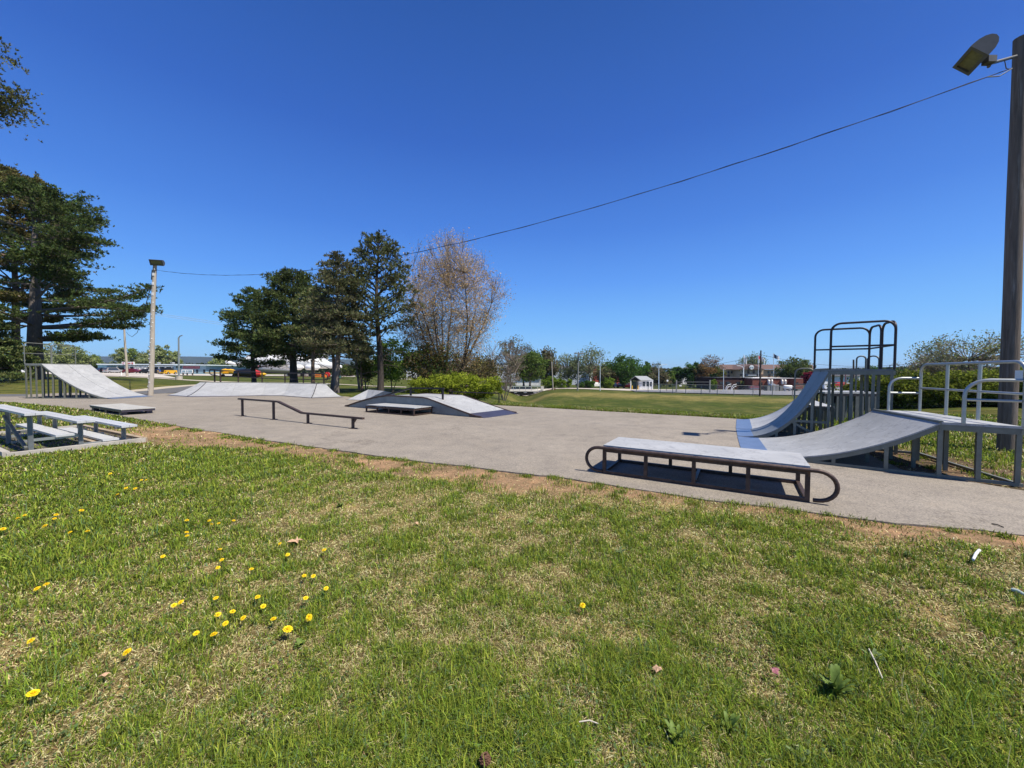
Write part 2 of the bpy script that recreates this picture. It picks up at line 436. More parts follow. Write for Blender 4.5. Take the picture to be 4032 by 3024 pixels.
def sheet(name, pts_l, pts_r, off, mat, n=24, m=6):
    """a strip lying on the ground between two polylines"""
    def res(ps, k):
        ps = [Vector((p[0], p[1], 0)) for p in ps]; L = [0]
        for a, b in zip(ps, ps[1:]): L.append(L[-1] + (b - a).length)
        out = []
        for i in range(k):
            t = L[-1] * i / (k - 1)
            for j in range(len(ps) - 1):
                if t <= L[j + 1] + 1e-9:
                    out.append(ps[j].lerp(ps[j + 1], (t - L[j]) / max(1e-9, L[j + 1] - L[j]))); break
        return out
    A, Bb = res(pts_l, n), res(pts_r, n); mb = MB(); rows = []
    for a, b in zip(A, Bb):
        rows.append([Vector((q.x, q.y, Tz(q.x, q.y) + off)) for q in (a.lerp(b, j / (m - 1)) for j in range(m))])
    mb.grid(rows, True)
    return mb.build(name, mat, kind='structure')
m_path = M('dark_asphalt', (.115, .115, .118), .9, var=.2, scale=3, bump=.3, bscale=60)
m_tanpath = M('gravel_path', (.42, .37, .29), .95, var=.15, scale=2)
m_lot = M('pale_gravel_lot', (.50, .45, .38), .95, var=.12, scale=.3)
m_road = M('grey_road', (.20, .20, .205), .9, var=.15, scale=.4)
m_kerb = M('pale_kerb', (.55, .53, .48), .85, var=.1, scale=2)
def gp(px, d): q = B(px, d); return (q.x, q.y)
# dark asphalt path leaving the left end of the pad
sheet('asphalt_path', [gp(470, 27.0), gp(560, 29), gp(700, 34), gp(800, 41), gp(860, 50)], [gp(600, 25.9), gp(690, 27.2), gp(800, 31.5), gp(880, 39), gp(905, 50)], .03, m_path)
sheet('path_edging', [gp(440, 28.6), gp(545, 30.6), gp(690, 36), gp(790, 43.2), gp(850, 52)], [gp(470, 27.0), gp(560, 29), gp(700, 34), gp(800, 41), gp(860, 50)], .035, m_tanpath)
sheet('asphalt_path', [gp(-150, 24.3), gp(0, 24.6), gp(110, 24.8)], [gp(-150, 22.4), gp(0, 22.7), gp(110, 22.9)], .03, m_path)
sheet('gravel_path', [gp(380, 64), gp(600, 62), gp(780, 57), gp(940, 52), gp(1250, 50), gp(1450, 48), gp(1600, 50)], [gp(380, 60), gp(600, 58), gp(780, 53), gp(930, 49), gp(1250, 48), gp(1450, 46), gp(1600, 48)], .05, m_tanpath, n=40)
sheet('parking_lot', [gp(60, 150), gp(500, 140), gp(900, 133), gp(1400, 130)], [gp(60, 84), gp(420, 80), gp(640, 92), gp(1400, 100)], .10, m_lot, n=40, m=16)
sheet('parking_lot', [gp(380, 92), gp(520, 84), gp(640, 92)], [gp(380, 66), gp(560, 64), gp(700, 62)], .08, m_lot)
# ================================================================== skate park
m_sheet = M('weathered_ramp_sheet', (.385, .39, .385), .55, var=.11, scale=1.6, spec=.35, bump=.15, bscale=25, streak=((.27, .275, .28), (5.5, 1.3, 2), .575), scuff=.22)
m_sheet_grey = M('scuffed_grey_ramp_sheet', (.35, .355, .345), .5, var=.14, scale=1.0, spec=.4, bump=.15, bscale=30, streak=((.45, .455, .45), (2.2, 7, 2), .56), scuff=.25)
m_plate = M('bluish_steel_plate', (.24, .29, .38), .35, metal=.6, var=.12, scale=3)
m_darkplate = M('dark_steel_plate', (.085, .075, .095), .4, metal=.5, var=.2, scale=4)
m_galv = M('galvanised_steel', (.17, .178, .15), .55, metal=.25, var=.15, scale=8)
m_galvbright = M('bright_galvanised_tube', (.42, .44, .42), .38, metal=.6, var=.1, scale=8)
m_rust = M('brown_rusted_steel', (.075, .050, .042), .5, metal=.35, var=.4, scale=14, bump=.15, streak=((.16, .085, .05), (9, 9, 9), .60))
m_black = M('black_painted_steel', (.035, .030, .032), .45, metal=.3, var=.3, scale=9)
m_alu = M('brushed_aluminium_plank', (.60, .61, .61), .45, metal=.25, var=.08, scale=3, streak=((.47, .48, .49), (2, 6, 2), .58))
m_side = M('grey_side_sheet', (.20, .22, .225), .5, metal=.35, var=.15, scale=2.5, streak=((.28, .29, .29), (1.5, 1.5, 6), .58))
m_wood = M('weathered_timber', (.34, .27, .19), .85, var=.25, scale=5, bump=.3)
m_conc = M('worn_concrete', (.42, .39, .34), .9, var=.15, scale=4, bump=.2)
m_deckpale = M('pale_deck_board', (.42, .41, .37), .7, var=.12, scale=4, scuff=.25)
def vec(x, y, z=0): return Vector((x, y, z))
def lerp2(a, b, t): return a + (b - a) * t
def rail_panel(mb, a, b, h, r=.024, mid=True, rad=.18, half=False):
    """a bent tube hoop standing on a-b with a mid rail"""
    a, b = Vector(a), Vector(b); d = (b - a).normalized(); rad = min(rad, (b - a).length * .45, h * .4)
    pts = [a, a + Vector((0, 0, h - rad))]
    for k in range(1, 7):
        t = k / 6 * math.pi / 2
        pts.append(a + Vector((0, 0, h - rad)) + Vector((0, 0, rad * math.sin(t))) + d * rad * (1 - math.cos(t)))
    if half:
        pts.append(b + Vector((0, 0, h)))
        mb.tube(pts, r, 10)
        mb.tube([a + Vector((0, 0, h * .55)), b + Vector((0, 0, h * .55))], r * .8, 8); return
    for k in range(0, 6):
        t = k / 6 * math.pi / 2
        pts.append(b - d * rad * (1 - math.sin(t)) + Vector((0, 0, h - rad + rad * math.cos(t))))
    pts += [b + Vector((0, 0, h - rad)), b]
    mb.tube(pts, r, 10)
    if mid: mb.tube([a + Vector((0, 0, h * .5)), b + Vector((0, 0, h * .5))], r * .8, 8)

def curved_ramp(name, label, group, toe, cop, h, back, plate_w, p=2.2, surf=None, plate=None, frame=None, nposts=4, seam=None, rails=(), railmat=None, sidebrace=False, cols=None, postw=.052):
    """toe, cop, back: pairs (near, far) of ground points; h deck height"""
    surf = surf or m_sheet; plate = plate or m_plate; frame = frame or m_galv
    root = empty(name, (toe[0] + back[0]) / 2, label, 'skate ramp', group)
    T0, T1 = toe; C0, C1 = cop; B0, B1 = back
    z0 = .012
    def pt(s, t, dz=0):
        a, b = T0.lerp(C0, s), T1.lerp(C1, s); q = a.lerp(b, t)
        return vec(q.x, q.y, z0 + (h - z0) * s ** p + dz)
    L = (C0 - T0).length; sp = plate_w / L
    NS = 20
    ss = [sp + (1 - sp) * i / NS for i in range(NS + 1)]
    th = .022
    def slab(ss, ts, mat, nm, lab=None):
        mb = MB()
        tp = [[pt(s, t) for t in ts] for s in ss]; bt = [[pt(s, t, -th if s > .02 else -.01) for t in ts] for s in ss]
        mb.grid(tp, True); mb.grid([r[::-1] for r in bt], True)
        mb.grid([[r[0] for r in bt], [r[0] for r in tp]], False); mb.grid([[r[-1] for r in tp], [r[-1] for r in bt]], False)
        mb.grid([bt[0], tp[0]][::-1], False); mb.grid([tp[-1], bt[-1]][::-1], False)
        o = mb.build(nm, mat, root)
        if lab: o['label'] = lab
        return o
    slab([sp * i / 3 for i in range(4)], [0, 1], plate, 'threshold_plate')
    edges = [0] + list(seam or []) + [1]
    for i in range(len(edges) - 1):
        g0 = edges[i] + (.004 if i else 0); g1 = edges[i + 1] - (.004 if i < len(edges) - 2 else 0)
        slab(ss, [g0, (g0 + g1) / 2, g1], surf if not cols else cols[i], 'riding_surface')
    # deck
    mb = MB(); e = .03
    q = [C0, B0, B1, C1]
    mb.hexa([vec(a.x, a.y, h - .03) for a in q], [vec(a.x, a.y, h + .004) for a in q])
    mb.build('deck', m_sheet if surf is m_sheet_grey else surf, root)
    # side rails that follow the curve, under the surface
    for t, out in ((0, -1), (1, 1)):
        mb = MB(); w = (T1 - T0).normalized() * .045 * (1 if t == 0 else -1)
        rows = []
        for s in ss:
            a = pt(s, t, -th - .003); zz = max(a.z - .075, .0)
            rows.append([a, a + w, vec(a.x + w.x, a.y + w.y, zz), vec(a.x, a.y, zz), a])
        mb.grid(rows, False)
        a0, b0 = (C0, B0) if t == 0 else (C1, B1)
        mb.beam(vec(a0.x, a0.y, h - .075) + w / 2, vec(b0.x, b0.y, h - .075) + w / 2, .045, .085)
        mb.beam(vec(*(T0.lerp(C0, sp * 1.1) if t == 0 else T1.lerp(C1, sp * 1.1)).xy, .025) + w / 2, vec(b0.x, b0.y, .025) + w / 2, .045, .045)
        mb.build('side_rail', frame, root)
    mb = MB(); mb.tube([vec(C0.x, C0.y, h + .004), vec(C1.x, C1.y, h + .004)], .024, 10); mb.build('coping', m_black if frame is not m_galv else m_galv, root)
    for qa, qb, qz, qh in ((B0, B1, h - .075, .085), (B0, B1, .025, .045), (C0, C1, h - .08, .08)):
        mb = MB(); mb.beam(vec(qa.x, qa.y, qz), vec(qb.x, qb.y, qz), .045, qh); mb.build('cross_rail', frame, root)
    # posts
    def post(x, y, top, w=postw, bot=0.0):
        mb = MB(); d = (C0 - T0).normalized(); ang = math.atan2(d.y, d.x)
        mb.box((x, y, (top + bot) / 2), (w, w, top - bot), ang); mb.build('post', frame, root)
    rows_t = [0, .33, .67, 1.0] if (T1 - T0).length > 2 else [0, .5, 1.0]
    inn = (C1 - C0).normalized() * (postw / 2 + .001)
    for t in rows_t:
        off = inn * (1 if t == 0 else (-1 if t == 1 else 0))
        for k in range(1, nposts + 1):
            s = sp + (1 - sp) * (k / (nposts + .0)) ** .8
            q = pt(s, t); top = q.z - th - .01
            if t in (0, 1): top = q.z - th - .07 if s < .99 else h - .034
            if top < .07: continue
            post(q.x + off.x, q.y + off.y, top, bot=.047 if t in (0, 1) and s < .99 else 0)
        a, b = C0.lerp(C1, t), B0.lerp(B1, t)
        for k in ((.36, .70, 1.0) if h > 1.5 else (.5, 1.0)):
            q = a.lerp(b, k); dd = (a - b).normalized() * (postw / 2 if k == 1 else 0)
            post(q.x + off.x + dd.x, q.y + off.y + dd.y, h - .034 if k == 1 else h - .12)
    if sidebrace:
        q1 = pt(.62, 0); q2 = vec(C0.x, C0.y)
        mb = MB(); o2 = inn * 1.2
        mb.beam(vec(q1.x, q1.y, q1.z * .93) + o2, vec(q2.x, q2.y, q1.z * .93) + o2, .05, .05)
        mb.beam(vec(q1.x, q1.y, q1.z * .88) + o2, vec(q2.x, q2.y, .06) + o2, .045, .045)
        mb.build('brace', frame, root)
    for a, b, rh in rails:
        mb = MB(); rail_panel(mb, vec(a.x, a.y, h), vec(b.x, b.y, h), abs(rh), half=rh < 0, rad=.28 if rh < 0 else .18); mb.build('guard_rail', railmat or frame, root)
    return root

# --- near right curved bank with the bright guard rails
t0, t1 = vec(4.52, 7.48), vec(5.70, 9.67)
c0, c1 = vec(6.62, 5.90), vec(7.44, 7.88)
b0, b1 = vec(7.26, 5.43), vec(8.10, 7.62)
curved_ramp('curved_bank_ramp', 'low scuffed grey curved ramp with bright tubular guard rails', 'curved ramps along the right end of the pad', (t0, t1), (c0, c1), .86, (b0, b1), .48, surf=m_sheet_grey,
            rails=[(b0, b1, .93), (b0.lerp(c0, .72), b0.lerp(c0, .04), -.66), (b1.lerp(c1, .68), b1.lerp(c1, .04), -.66)], railmat=m_galvbright, nposts=3)
bk = [o for o in C.objects if o.name.startswith('curved_bank_ramp')][0]
for t in (.36, .68):
    q = b0.lerp(b1, t); mb = MB(); mb.tube([vec(q.x, q.y, .864), vec(q.x, q.y, .864 + .92)], .024, 10)
    mb.build('rail_upright', m_galvbright, bk)
# --- tall quarter pipe
t0, t1 = vec(5.75, 9.75), vec(6.43, 10.97)
u8 = Vector((.8, -.6, 0)); w8 = Vector((.42, .907, 0))
c0 = t0 + u8 * 1.78; c1 = t1 + u8 * 1.72
b0 = c0 + u8 * 1.04; b1 = c1 + u8 * 1.04 + w8 * .02
m_dkgalv = M('dark_grey_ramp_frame', (.13, .135, .13), .5, metal=.5, var=.2, scale=9)
m_tallsheet = M('shade_dark_ramp_sheet', (.16, .175, .18), .5, var=.14, scale=1.3, spec=.4, scuff=.3)  # darker than the other sheets: shade of the steep face in its colour
curved_ramp('tall_quarter_pipe', 'tallest quarter pipe with steep face in painted blue-grey shade and dark double guard rails on its deck', 'curved ramps along the right end of the pad', (t0, t1), (c0, c1), 1.70, (b0, b1), .35, p=2.5, surf=m_tallsheet, frame=m_galv,
            seam=[.5], nposts=4, sidebrace=True, railmat=m_black,
            rails=[(c0, b0, 1.02), (c1, b1, 1.02), (b0, b0.lerp(b1, .48), 1.02), (b0.lerp(b1, .52), b1, 1.02)])
# --- low quarter pipe beyond
t0, t1 = vec(6.45, 11.02), vec(7.80, 13.3)
c0 = t0 + u8 * 1.66; c1 = t1 + u8 * 1.60
b0 = c0 + u8 * .5; b1 = c1 + u8 * .5
lowq = curved_ramp('low_quarter_pipe', 'low pale quarter pipe just behind the tallest quarter pipe', 'curved ramps along the right end of the pad', (t0, t1), (c0, c1), .76, (b0, b1), .40, p=2.2, surf=m_sheet, nposts=3, seam=[.5], railmat=m_galv,
            rails=[(c1, b1, 1.0)])
# --- raised platform behind the ramps
pa, pb = P(3248, 1545, 13.0), P(3455, 1545, 12.9)
root = empty('raised_platform', vec((pa.x + pb.x) / 2, 13.3), 'raised pale platform on dark posts seen through the frame of the tallest quarter pipe', 'platform')
wv = Vector((.30, .95, 0)) * 1.15
mb = MB(); q = [vec(pa.x, pa.y), vec(pb.x, pb.y), vec(pb.x, pb.y) + wv, vec(pa.x, pa.y) + wv]
mb.hexa([a + Vector((0, 0, .93)) for a in q], [a + Vector((0, 0, .985)) for a in q]); mb.build('deck', m_sheet, root)
mb = MB(); mb.beam(q[0] + Vector((0, .03, .885)), q[1] + Vector((0, .03, .885)), .05, .085); mb.build('beam', m_black, root)
mb = MB(); mb.beam(q[3] + Vector((0, -.03, .885)), q[2] + Vector((0, -.03, .885)), .05, .085); mb.build('beam', m_black, root)
for i in range(9):
    for j, (a, b) in enumerate(((q[0], q[1]), (q[3], q[2]))):
        p_ = a.lerp(b, (i + .1) / 8.3); mb = MB(); mb.box((p_.x, p_.y + (.03 if j == 0 else -.03), .42), (.07, .05, .84)); mb.build('post', m_dkgalv, root)
mb = MB(); mb.hexa([q[0] + Vector((0, .08, .60)), q[0].lerp(q[1], .42) + Vector((0, .08, .60)), q[0].lerp(q[1], .42) + Vector((0, .11, .60)), q[0] + Vector((0, .11, .60))],
                   [q[0] + Vector((0, .08, .84)), q[0].lerp(q[1], .42) + Vector((0, .08, .84)), q[0].lerp(q[1], .42) + Vector((0, .11, .84)), q[0] + Vector((0, .11, .84))]); mb.build('side_panel', m_black, root)
for a, b in ((3369, 3405), (3411, 3457)):
    mb = MB(); A_, B_ = P(a, 1545, 13.2), P(b, 1545, 12.9 if b > 3420 else 13.1); rail_panel(mb, vec(A_.x, A_.y, .985), vec(B_.x, B_.y, .985), 1.22); mb.build('guard_rail', m_dkgalv, root)

# --- far left quarter pipe
A0 = vec(-26.85, 21.2); su = Vector((1, -.005, 0)); cv = Vector((-.05, 1, 0)).normalized()
cop0 = A0 + su * .92; toe0 = A0 + su * 5.0
w = 2.6
curved_ramp('quarter_pipe', 'pale grey quarter pipe on the far left with tall thin guard rails', 'quarter pipes', (toe0, toe0 + cv * (w - .2)), (cop0, cop0 + cv * w), 1.92, (A0, A0 + cv * w), .5, p=1.75, surf=m_sheet, nposts=5, seam=[.5],
            rails=[(A0, A0 + cv * 1.28, 1.16), (A0 + cv * 1.32, A0 + cv * w, 1.16)], railmat=m_galv)

# --- wide bowl shaped bank beyond the pad
zt = .76
def flatp(px, d): return B(px, d) * 1.0
Tp = [P(788, 1507, 27.4), P(812, 1507.5, 27.2), P(930, 1508, 27.0), P(1048, 1511, 26.8), P(1140, 1513, 26.4), P(1247, 1516.5, 25.4), P(1283, 1517, 25.2)]
Bp = [G(664, 1556), G(738, 1561.5), G(905, 1560.5), G(1030, 1558), G(1110, 1558.5), G(1226, 1567.5), G(1348, 1563.5)]
Tp = [vec(p.x, p.y, zt) for p in Tp]; Bp = [vec(p.x, p.y, .03) for p in Bp]
root = empty('wide_quarter_pipe', (Tp[3] + Bp[3]) / 2 * 1.0, 'wide pale bowl shaped quarter pipe with a dark railing along its top', 'skate ramp')
root.location.z = 0
def bowl(s, i, t, dz=0):
    a = Bp[i].lerp(Bp[i + 1], t); b = Tp[i].lerp(Tp[i + 1], t); q = a.lerp(b, s)
    return vec(q.x, q.y, .03 + (zt - .03) * s ** 1.5 + dz)
for i in range(6):
    mb = MB(); NS = 12
    tp = [[bowl(s / NS, i, .004 if j == 0 else (.996 if j == 4 else j / 4)) for j in range(5)] for s in range(NS + 1)]
    bt = [[p - Vector((0, 0, .028)) for p in r] for r in tp]
    mb.grid(tp, True); mb.grid([r[::-1] for r in bt], True)
    mb.grid([bt[0], tp[0]][::-1], False)
    mb.build('riding_surface', m_sheet, root)
for i in range(6):
    mb = MB(); o_ = (Bp[i] - Tp[i]); o_.z = 0; o_ = o_.normalized() * .16; o2 = (Bp[i + 1] - Tp[i + 1]); o2.z = 0; o2 = o2.normalized() * .16
    a, b = Bp[i], Bp[i + 1]
    mb.hexa([vec(a.x, a.y, 0), vec(b.x, b.y, 0), vec(b.x + o2.x, b.y + o2.y, 0), vec(a.x + o_.x, a.y + o_.y, 0)][::-1], [vec(a.x, a.y, .029), vec(b.x, b.y, .029), vec(b.x + o2.x, b.y + o2.y, .004), vec(a.x + o_.x, a.y + o_.y, .004)][::-1])
    mb.build('threshold_plate', m_darkplate, root)
mb = MB(); tpz = [p + Vector((0, 0, .005)) for p in Tp]; mb.tube(tpz, .03, 8); mb.build('coping', m_galv, root)
for i in (1, 5):     # dark hip seams
    mb = MB(); mb.tube([bowl(s / 12, i, 0, .004) for s in range(13)], .022, 6); mb.build('hip_strip', m_black, root)
backv = Vector((-.25, .95, 0))
Dk = [vec(p.x, p.y) + backv * 1.0 for p in Tp]
mb = MB()
for i in range(6): mb.hexa([vec(Tp[i].x, Tp[i].y, zt - .06), vec(Tp[i + 1].x, Tp[i + 1].y, zt - .06), vec(Dk[i + 1].x, Dk[i + 1].y, zt - .06), vec(Dk[i].x, Dk[i].y, zt - .06)],
                           [vec(Tp[i].x, Tp[i].y, zt - .01), vec(Tp[i + 1].x, Tp[i + 1].y, zt - .01), vec(Dk[i + 1].x, Dk[i + 1].y, zt - .01), vec(Dk[i].x, Dk[i].y, zt - .01)])
mb.build('deck', m_sheet, root)
mb = MB()
for p in Dk + [vec(p.x, p.y) for p in Tp[1:-1]]: mb.box((p.x, p.y, (zt - .06) / 2), (.09, .09, zt - .06))
mb.build('post', m_galv, root)
# railing: read along the top of the ramp
def top_at(px):
    for a, b in zip(Dk, Dk[1:]):
        pa_, pb_ = 2016 + a.x / a.y * FPX, 2016 + b.x / b.y * FPX
        if pa_ <= px <= pb_ or b is Dk[-1]:
            return a.lerp(b, (px - pa_) / (pb_ - pa_)) if pb_ != pa_ else a
    return Dk[0]
rt = [(783, 1455), (800, 1455), (868, 1459), (938, 1461), (1032, 1466), (1122, 1469), (1195, 1470), (1275, 1471.5)]
for (px, py) in rt[1:]:
    q = top_at(px); zz = zat(px, py + 2, q.y); mb = MB(); w_ = .085 if px < 900 else .065
    mb.beam((q.x, q.y, zt - .01), (q.x, q.y, zz), w_, w_); mb.build('rail_post', m_rust, root)
mb = MB(); pts = []
for px, py in rt: q = top_at(max(px, 790)); q = vec(q.x + (px - 790) * .017 if px < 790 else q.x, q.y, zat(px, py, q.y)); pts.append(q)
e0 = pts[0]; e1 = pts[-1]; du = (pts[-1] - pts[-2]).normalized()
loopL = [e0 + Vector((.30, 0, -.42)), e0 + Vector((.05, 0, -.40)), e0 + Vector((-.08, 0, -.30)), e0 + Vector((-.12, 0, -.12)), e0 + Vector((-.05, 0, 0))]
loopR = [e1 + du * .1, e1 + du * .28 + Vector((0, 0, -.06)), e1 + du * .36 + Vector((0, 0, -.22)), e1 + du * .28 + Vector((0, 0, -.36)), e1 + du * .05 + Vector((0, 0, -.42))]
mb.tube(loopL + pts[1:] + loopR, .04, 8); mb.build('top_rail', m_black, root)
mb = MB(); mb.tube([p + Vector((0, 0, -.42)) for p in pts[1:]], .03, 8); mb.build('mid_rail', m_black, root)

# --- low manual pad on blocks near the bleachers
mp = vec(*G(476, 1615, .19).xy); L = 3.55; wd = .95
root = empty('manual_pad', mp - U * L / 2 + V * wd / 2, 'low flat manual pad with a pale top on the left part of the asphalt', 'skate box')
q = [mp, mp + V * wd, mp + V * wd - U * L, mp - U * L]
mb = MB(); mb.hexa([vec(a.x, a.y, .185) for a in q], [vec(a.x, a.y, .205) for a in q]); mb.build('top_sheet', m_deckpale, root)
mb = MB()
qi = [mp - U * .02 + V * .02, mp + V * (wd - .02) - U * .02, mp + V * (wd - .02) - U * (L - .02), mp - U * (L - .02) + V * .02]
mb.hexa([vec(a.x, a.y, .105) for a in qi], [vec(a.x, a.y, .185) for a in qi]); mb.build('frame', m_darkplate, root)
for s in (.25, L / 2, L - .25):
    for t in (.12, wd - .14):
        c = mp - U * s + V * t; mb = MB(); mb.box((c.x, c.y, .053), (.22, .16, .104), R(-30)); mb.build('leg', m_darkplate, root)

# --- kinked flat rail
rp = [G(955, 1638), G(1086, 1651), G(1213, 1667), G(1390, 1687)]
root = empty('grind_rail', (rp[0] + rp[3]) / 2, 'brown kinked grind rail on four posts in the middle of the asphalt', 'grind rail')
d0 = (rp[3] - rp[0]).normalized(); ln = (rp[3] - rp[0]).length
sps = [(p - rp[0]).dot(d0) for p in rp]; hi, lo = .60, .305
def rz_(s):
    k0, k1 = sps[1] + .27, sps[2] - .30
    return hi if s < k0 else (lo if s > k1 else hi + (lo - hi) * (s - k0) / (k1 - k0))
k0, k1 = sps[1] + .27, sps[2] - .30
mb = MB()
ks = [-.22, k0, k1, ln + .42]
for a, b in zip(ks, ks[1:]):
    A_ = rp[0] + d0 * a; B_ = rp[0] + d0 * b
    za = hi if a <= k0 else lo; zb = lo if b >= k1 else hi
    mb.beam(A_ + Vector((0, 0, za)), B_ + Vector((0, 0, zb)), .09, .05)
mb.build('rail_bar', m_rust, root)
m_chip = M('chipped_brown_post', (.075, .050, .042), .5, metal=.3, var=.4, scale=14, streak=((.55, .52, .48), (14, 14, 14), .66))
for i, s in enumerate(sps):
    p = rp[0] + d0 * s; mb = MB(); mb.box((p.x, p.y, (rz_(s) - .025) / 2), (.06, .06, rz_(s) - .025), R(-30))
    if i == 3: mb.beam(p + Vector((0, 0, lo - .16)), p + d0 * .12 + Vector((0, 0, lo - .03)), .05, .04)
    mb.build('post', m_chip if i in (1, 2) else m_rust, root)
    mb = MB(); mb.box((p.x, p.y, .008), (.2, .16, .012), R(-30)); mb.build('foot_plate', m_rust, root)
m_stain = M('rust_stain', (.36, .22, .15), .9, var=.2, scale=6)
# --- brown grind boxes
def grind_box(label, FL, FR, wdt, h, loop_front, loop_back, bays, bays_back, end=True, top=m_sheet):
    d = (FR - FL).normalized(); nrm = Vector((-d.y, d.x, 0)); L = (FR - FL).length
    root = empty('grind_box', (FL + FR) / 2 + nrm * wdt / 2, label, 'grind box', 'brown steel grind boxes')
    def pnt(s, t, z): return FL + d * s + nrm * t + Vector((0, 0, z))
    bw = .05
    mb = MB(); mb.hexa([pnt(.0, .04, h - .03), pnt(L, .04, h - .03), pnt(L, wdt - .01, h - .03), pnt(0, wdt - .01, h - .03)], [pnt(.0, .04, h - .008), pnt(L, .04, h - .008), pnt(L, wdt - .01, h - .008), pnt(0, wdt - .01, h - .008)])
    mb.build('top_sheet', top, root)
    for t in (.03, wdt - .03):
        mb = MB(); mb.beam(pnt(0, t, h - .085), pnt(L, t, h - .085), bw, .05); mb.build('upper_beam', m_rust, root)
        mb = MB(); mb.beam(pnt(0, t, .027), pnt(L, t, .027), bw, .045); mb.build('lower_beam', m_rust, root)
        n = bays if t < .1 else bays_back
        for k in range(n + 1):
            s = L * k / n; s = min(max(s, bw / 2), L - bw / 2)
            mb = MB(); mb.beam(pnt(s, t, 0.05), pnt(s, t, h - .112), bw, bw, up=(d.x, d.y, 0)); mb.build('upright', m_rust, root)
    for s in (bw / 2 + .001, L / 2, L - bw / 2 - .001):
        mb = MB(); mb.beam(pnt(s, .056, .029), pnt(s, wdt - .056, .029), bw * .9, .04); mb.build('cross_beam', m_rust, root)
        mb = MB(); mb.beam(pnt(s, .056, h - .083), pnt(s, wdt - .056, h - .083), bw * .9, .045); mb.build('cross_beam', m_rust, root)
    for on, t in ((loop_front, .0), (loop_back, wdt)):
        if not on: continue
        pts = []; r = h / 2 - .045; zc = h / 2 - .005
        for k in range(0, 13):
            a = -math.pi / 2 - math.pi * k / 12
            pts.append(pnt(-.07 + r * 1.05 * math.cos(a), t, zc + r * math.sin(a)))
        pts = [pnt(-.0, t, zc - r)] + pts
        R_ = []
        for k in range(0, 13):
            a = math.pi / 2 - math.pi * k / 12
            R_.append(pnt(L + .07 + r * 1.05 * math.cos(a), t, zc + r * math.sin(a)))
        mb = MB(); mb.tube(pts + R_ + [pnt(L + .03, t, zc - r)], .026, 12); mb.build('pipe_edge', m_rust, root)
    return root
grind_box('large brown grind box with pale top and pipe loops at both ends, nearest the grass', vec(1.44, 6.06), vec(3.70, 4.72), .96, .455, True, False, 4, 3)
fl, fr = G(1439, 1623), G(1629, 1639)
grind_box('smaller brown grind box with a pale top standing against the grey fun box', vec(fl.x, fl.y), vec(fr.x, fr.y), 1.0, .30, False, True, 4, 4)

# --- fun box (pyramid) with its kinked rail
FLt, FRt = vec(-7.54, 17.4), vec(-1.05, 13.35)
d = (FRt - FLt).normalized(); L = (FRt - FLt).length; nv = Vector((.62, .785, 0)); W = 1.95; H = .605
root = empty('fun_box', (FLt + FRt) / 2 + nv * W / 2, 'long pale fun box with grey sides and a sloping black rail on top', 'skate ramp')
def hp(s):
    a, b = L * .385, L * .65
    if s < a: k = s / a; return H * (1 - (1 - k) ** 1.45)
    if s > b: k = (s - b) / (L - b); return H * (1 - k) ** 1.05
    return H
def fp(s, t, z): q = FLt + d * s + nv * t; return vec(q.x, q.y, z)
def strip(s0, s1, nm, mat, n=10):
    mb = MB(); tp = [[fp(s0 + (s1 - s0) * i / n, t, max(hp(s0 + (s1 - s0) * i / n), .008)) for t in (0, W)] for i in range(n + 1)]
    bt = [[p - Vector((0, 0, .02)) for p in r] for r in tp]
    mb.grid([r[::-1] for r in tp], True); mb.grid(bt, True); mb.grid([[r[0] for r in tp], [r[0] for r in bt]], False); mb.grid([[r[-1] for r in bt], [r[-1] for r in tp]], False)
    return mb.build(nm, mat, root)
strip(.0, .22, 'threshold_plate', m_darkplate); strip(.22, L * .385, 'riding_surface', m_sheet); strip(L * .385, L * .65, 'riding_surface', m_sheet, 3)
strip(L * .65, L - .55, 'riding_surface', m_sheet); 
mb = MB(); mb.hexa([fp(L - .55, 0, .0), fp(L + .12, 0, .0), fp(L + .12, W, .0), fp(L - .55, W, .0)], [fp(L - .55, 0, hp(L - .55) + .002), fp(L + .12, 0, .006), fp(L + .12, W, .006), fp(L - .55, W, hp(L - .55) + .002)])
mb.build('threshold_plate', m_darkplate, root)
for t in (0, W):
    for a, b in ((.25, L * .36), (L * .36, L * .52), (L * .52, L * .70), (L * .70, L - .56)):
        n = 8; o_ = nv * (-.006 if t == 0 else .006); mb = MB()
        mb.grid([[fp(a + (b - a) * i / n, t, .004) + o_, fp(a + (b - a) * i / n, t, max(hp(a + (b - a) * i / n) - .03, .006)) + o_] for i in range(n + 1)], False)
        mb.grid([[fp(a + (b - a) * i / n, t, max(hp(a + (b - a) * i / n) - .03, .006)) - o_, fp(a + (b - a) * i / n, t, .004) - o_] for i in range(n + 1)], False)
        mb.build('side_panel', m_side, root)
    mb = MB(); o_ = nv * (-.03 if t == 0 else .03)
    mb.tube([fp(s, t, max(hp(s), .03) + .002) + o_ for s in [L * i / 30 for i in range(31)]], .028, 8); mb.build('pipe_edge', m_rust, root)
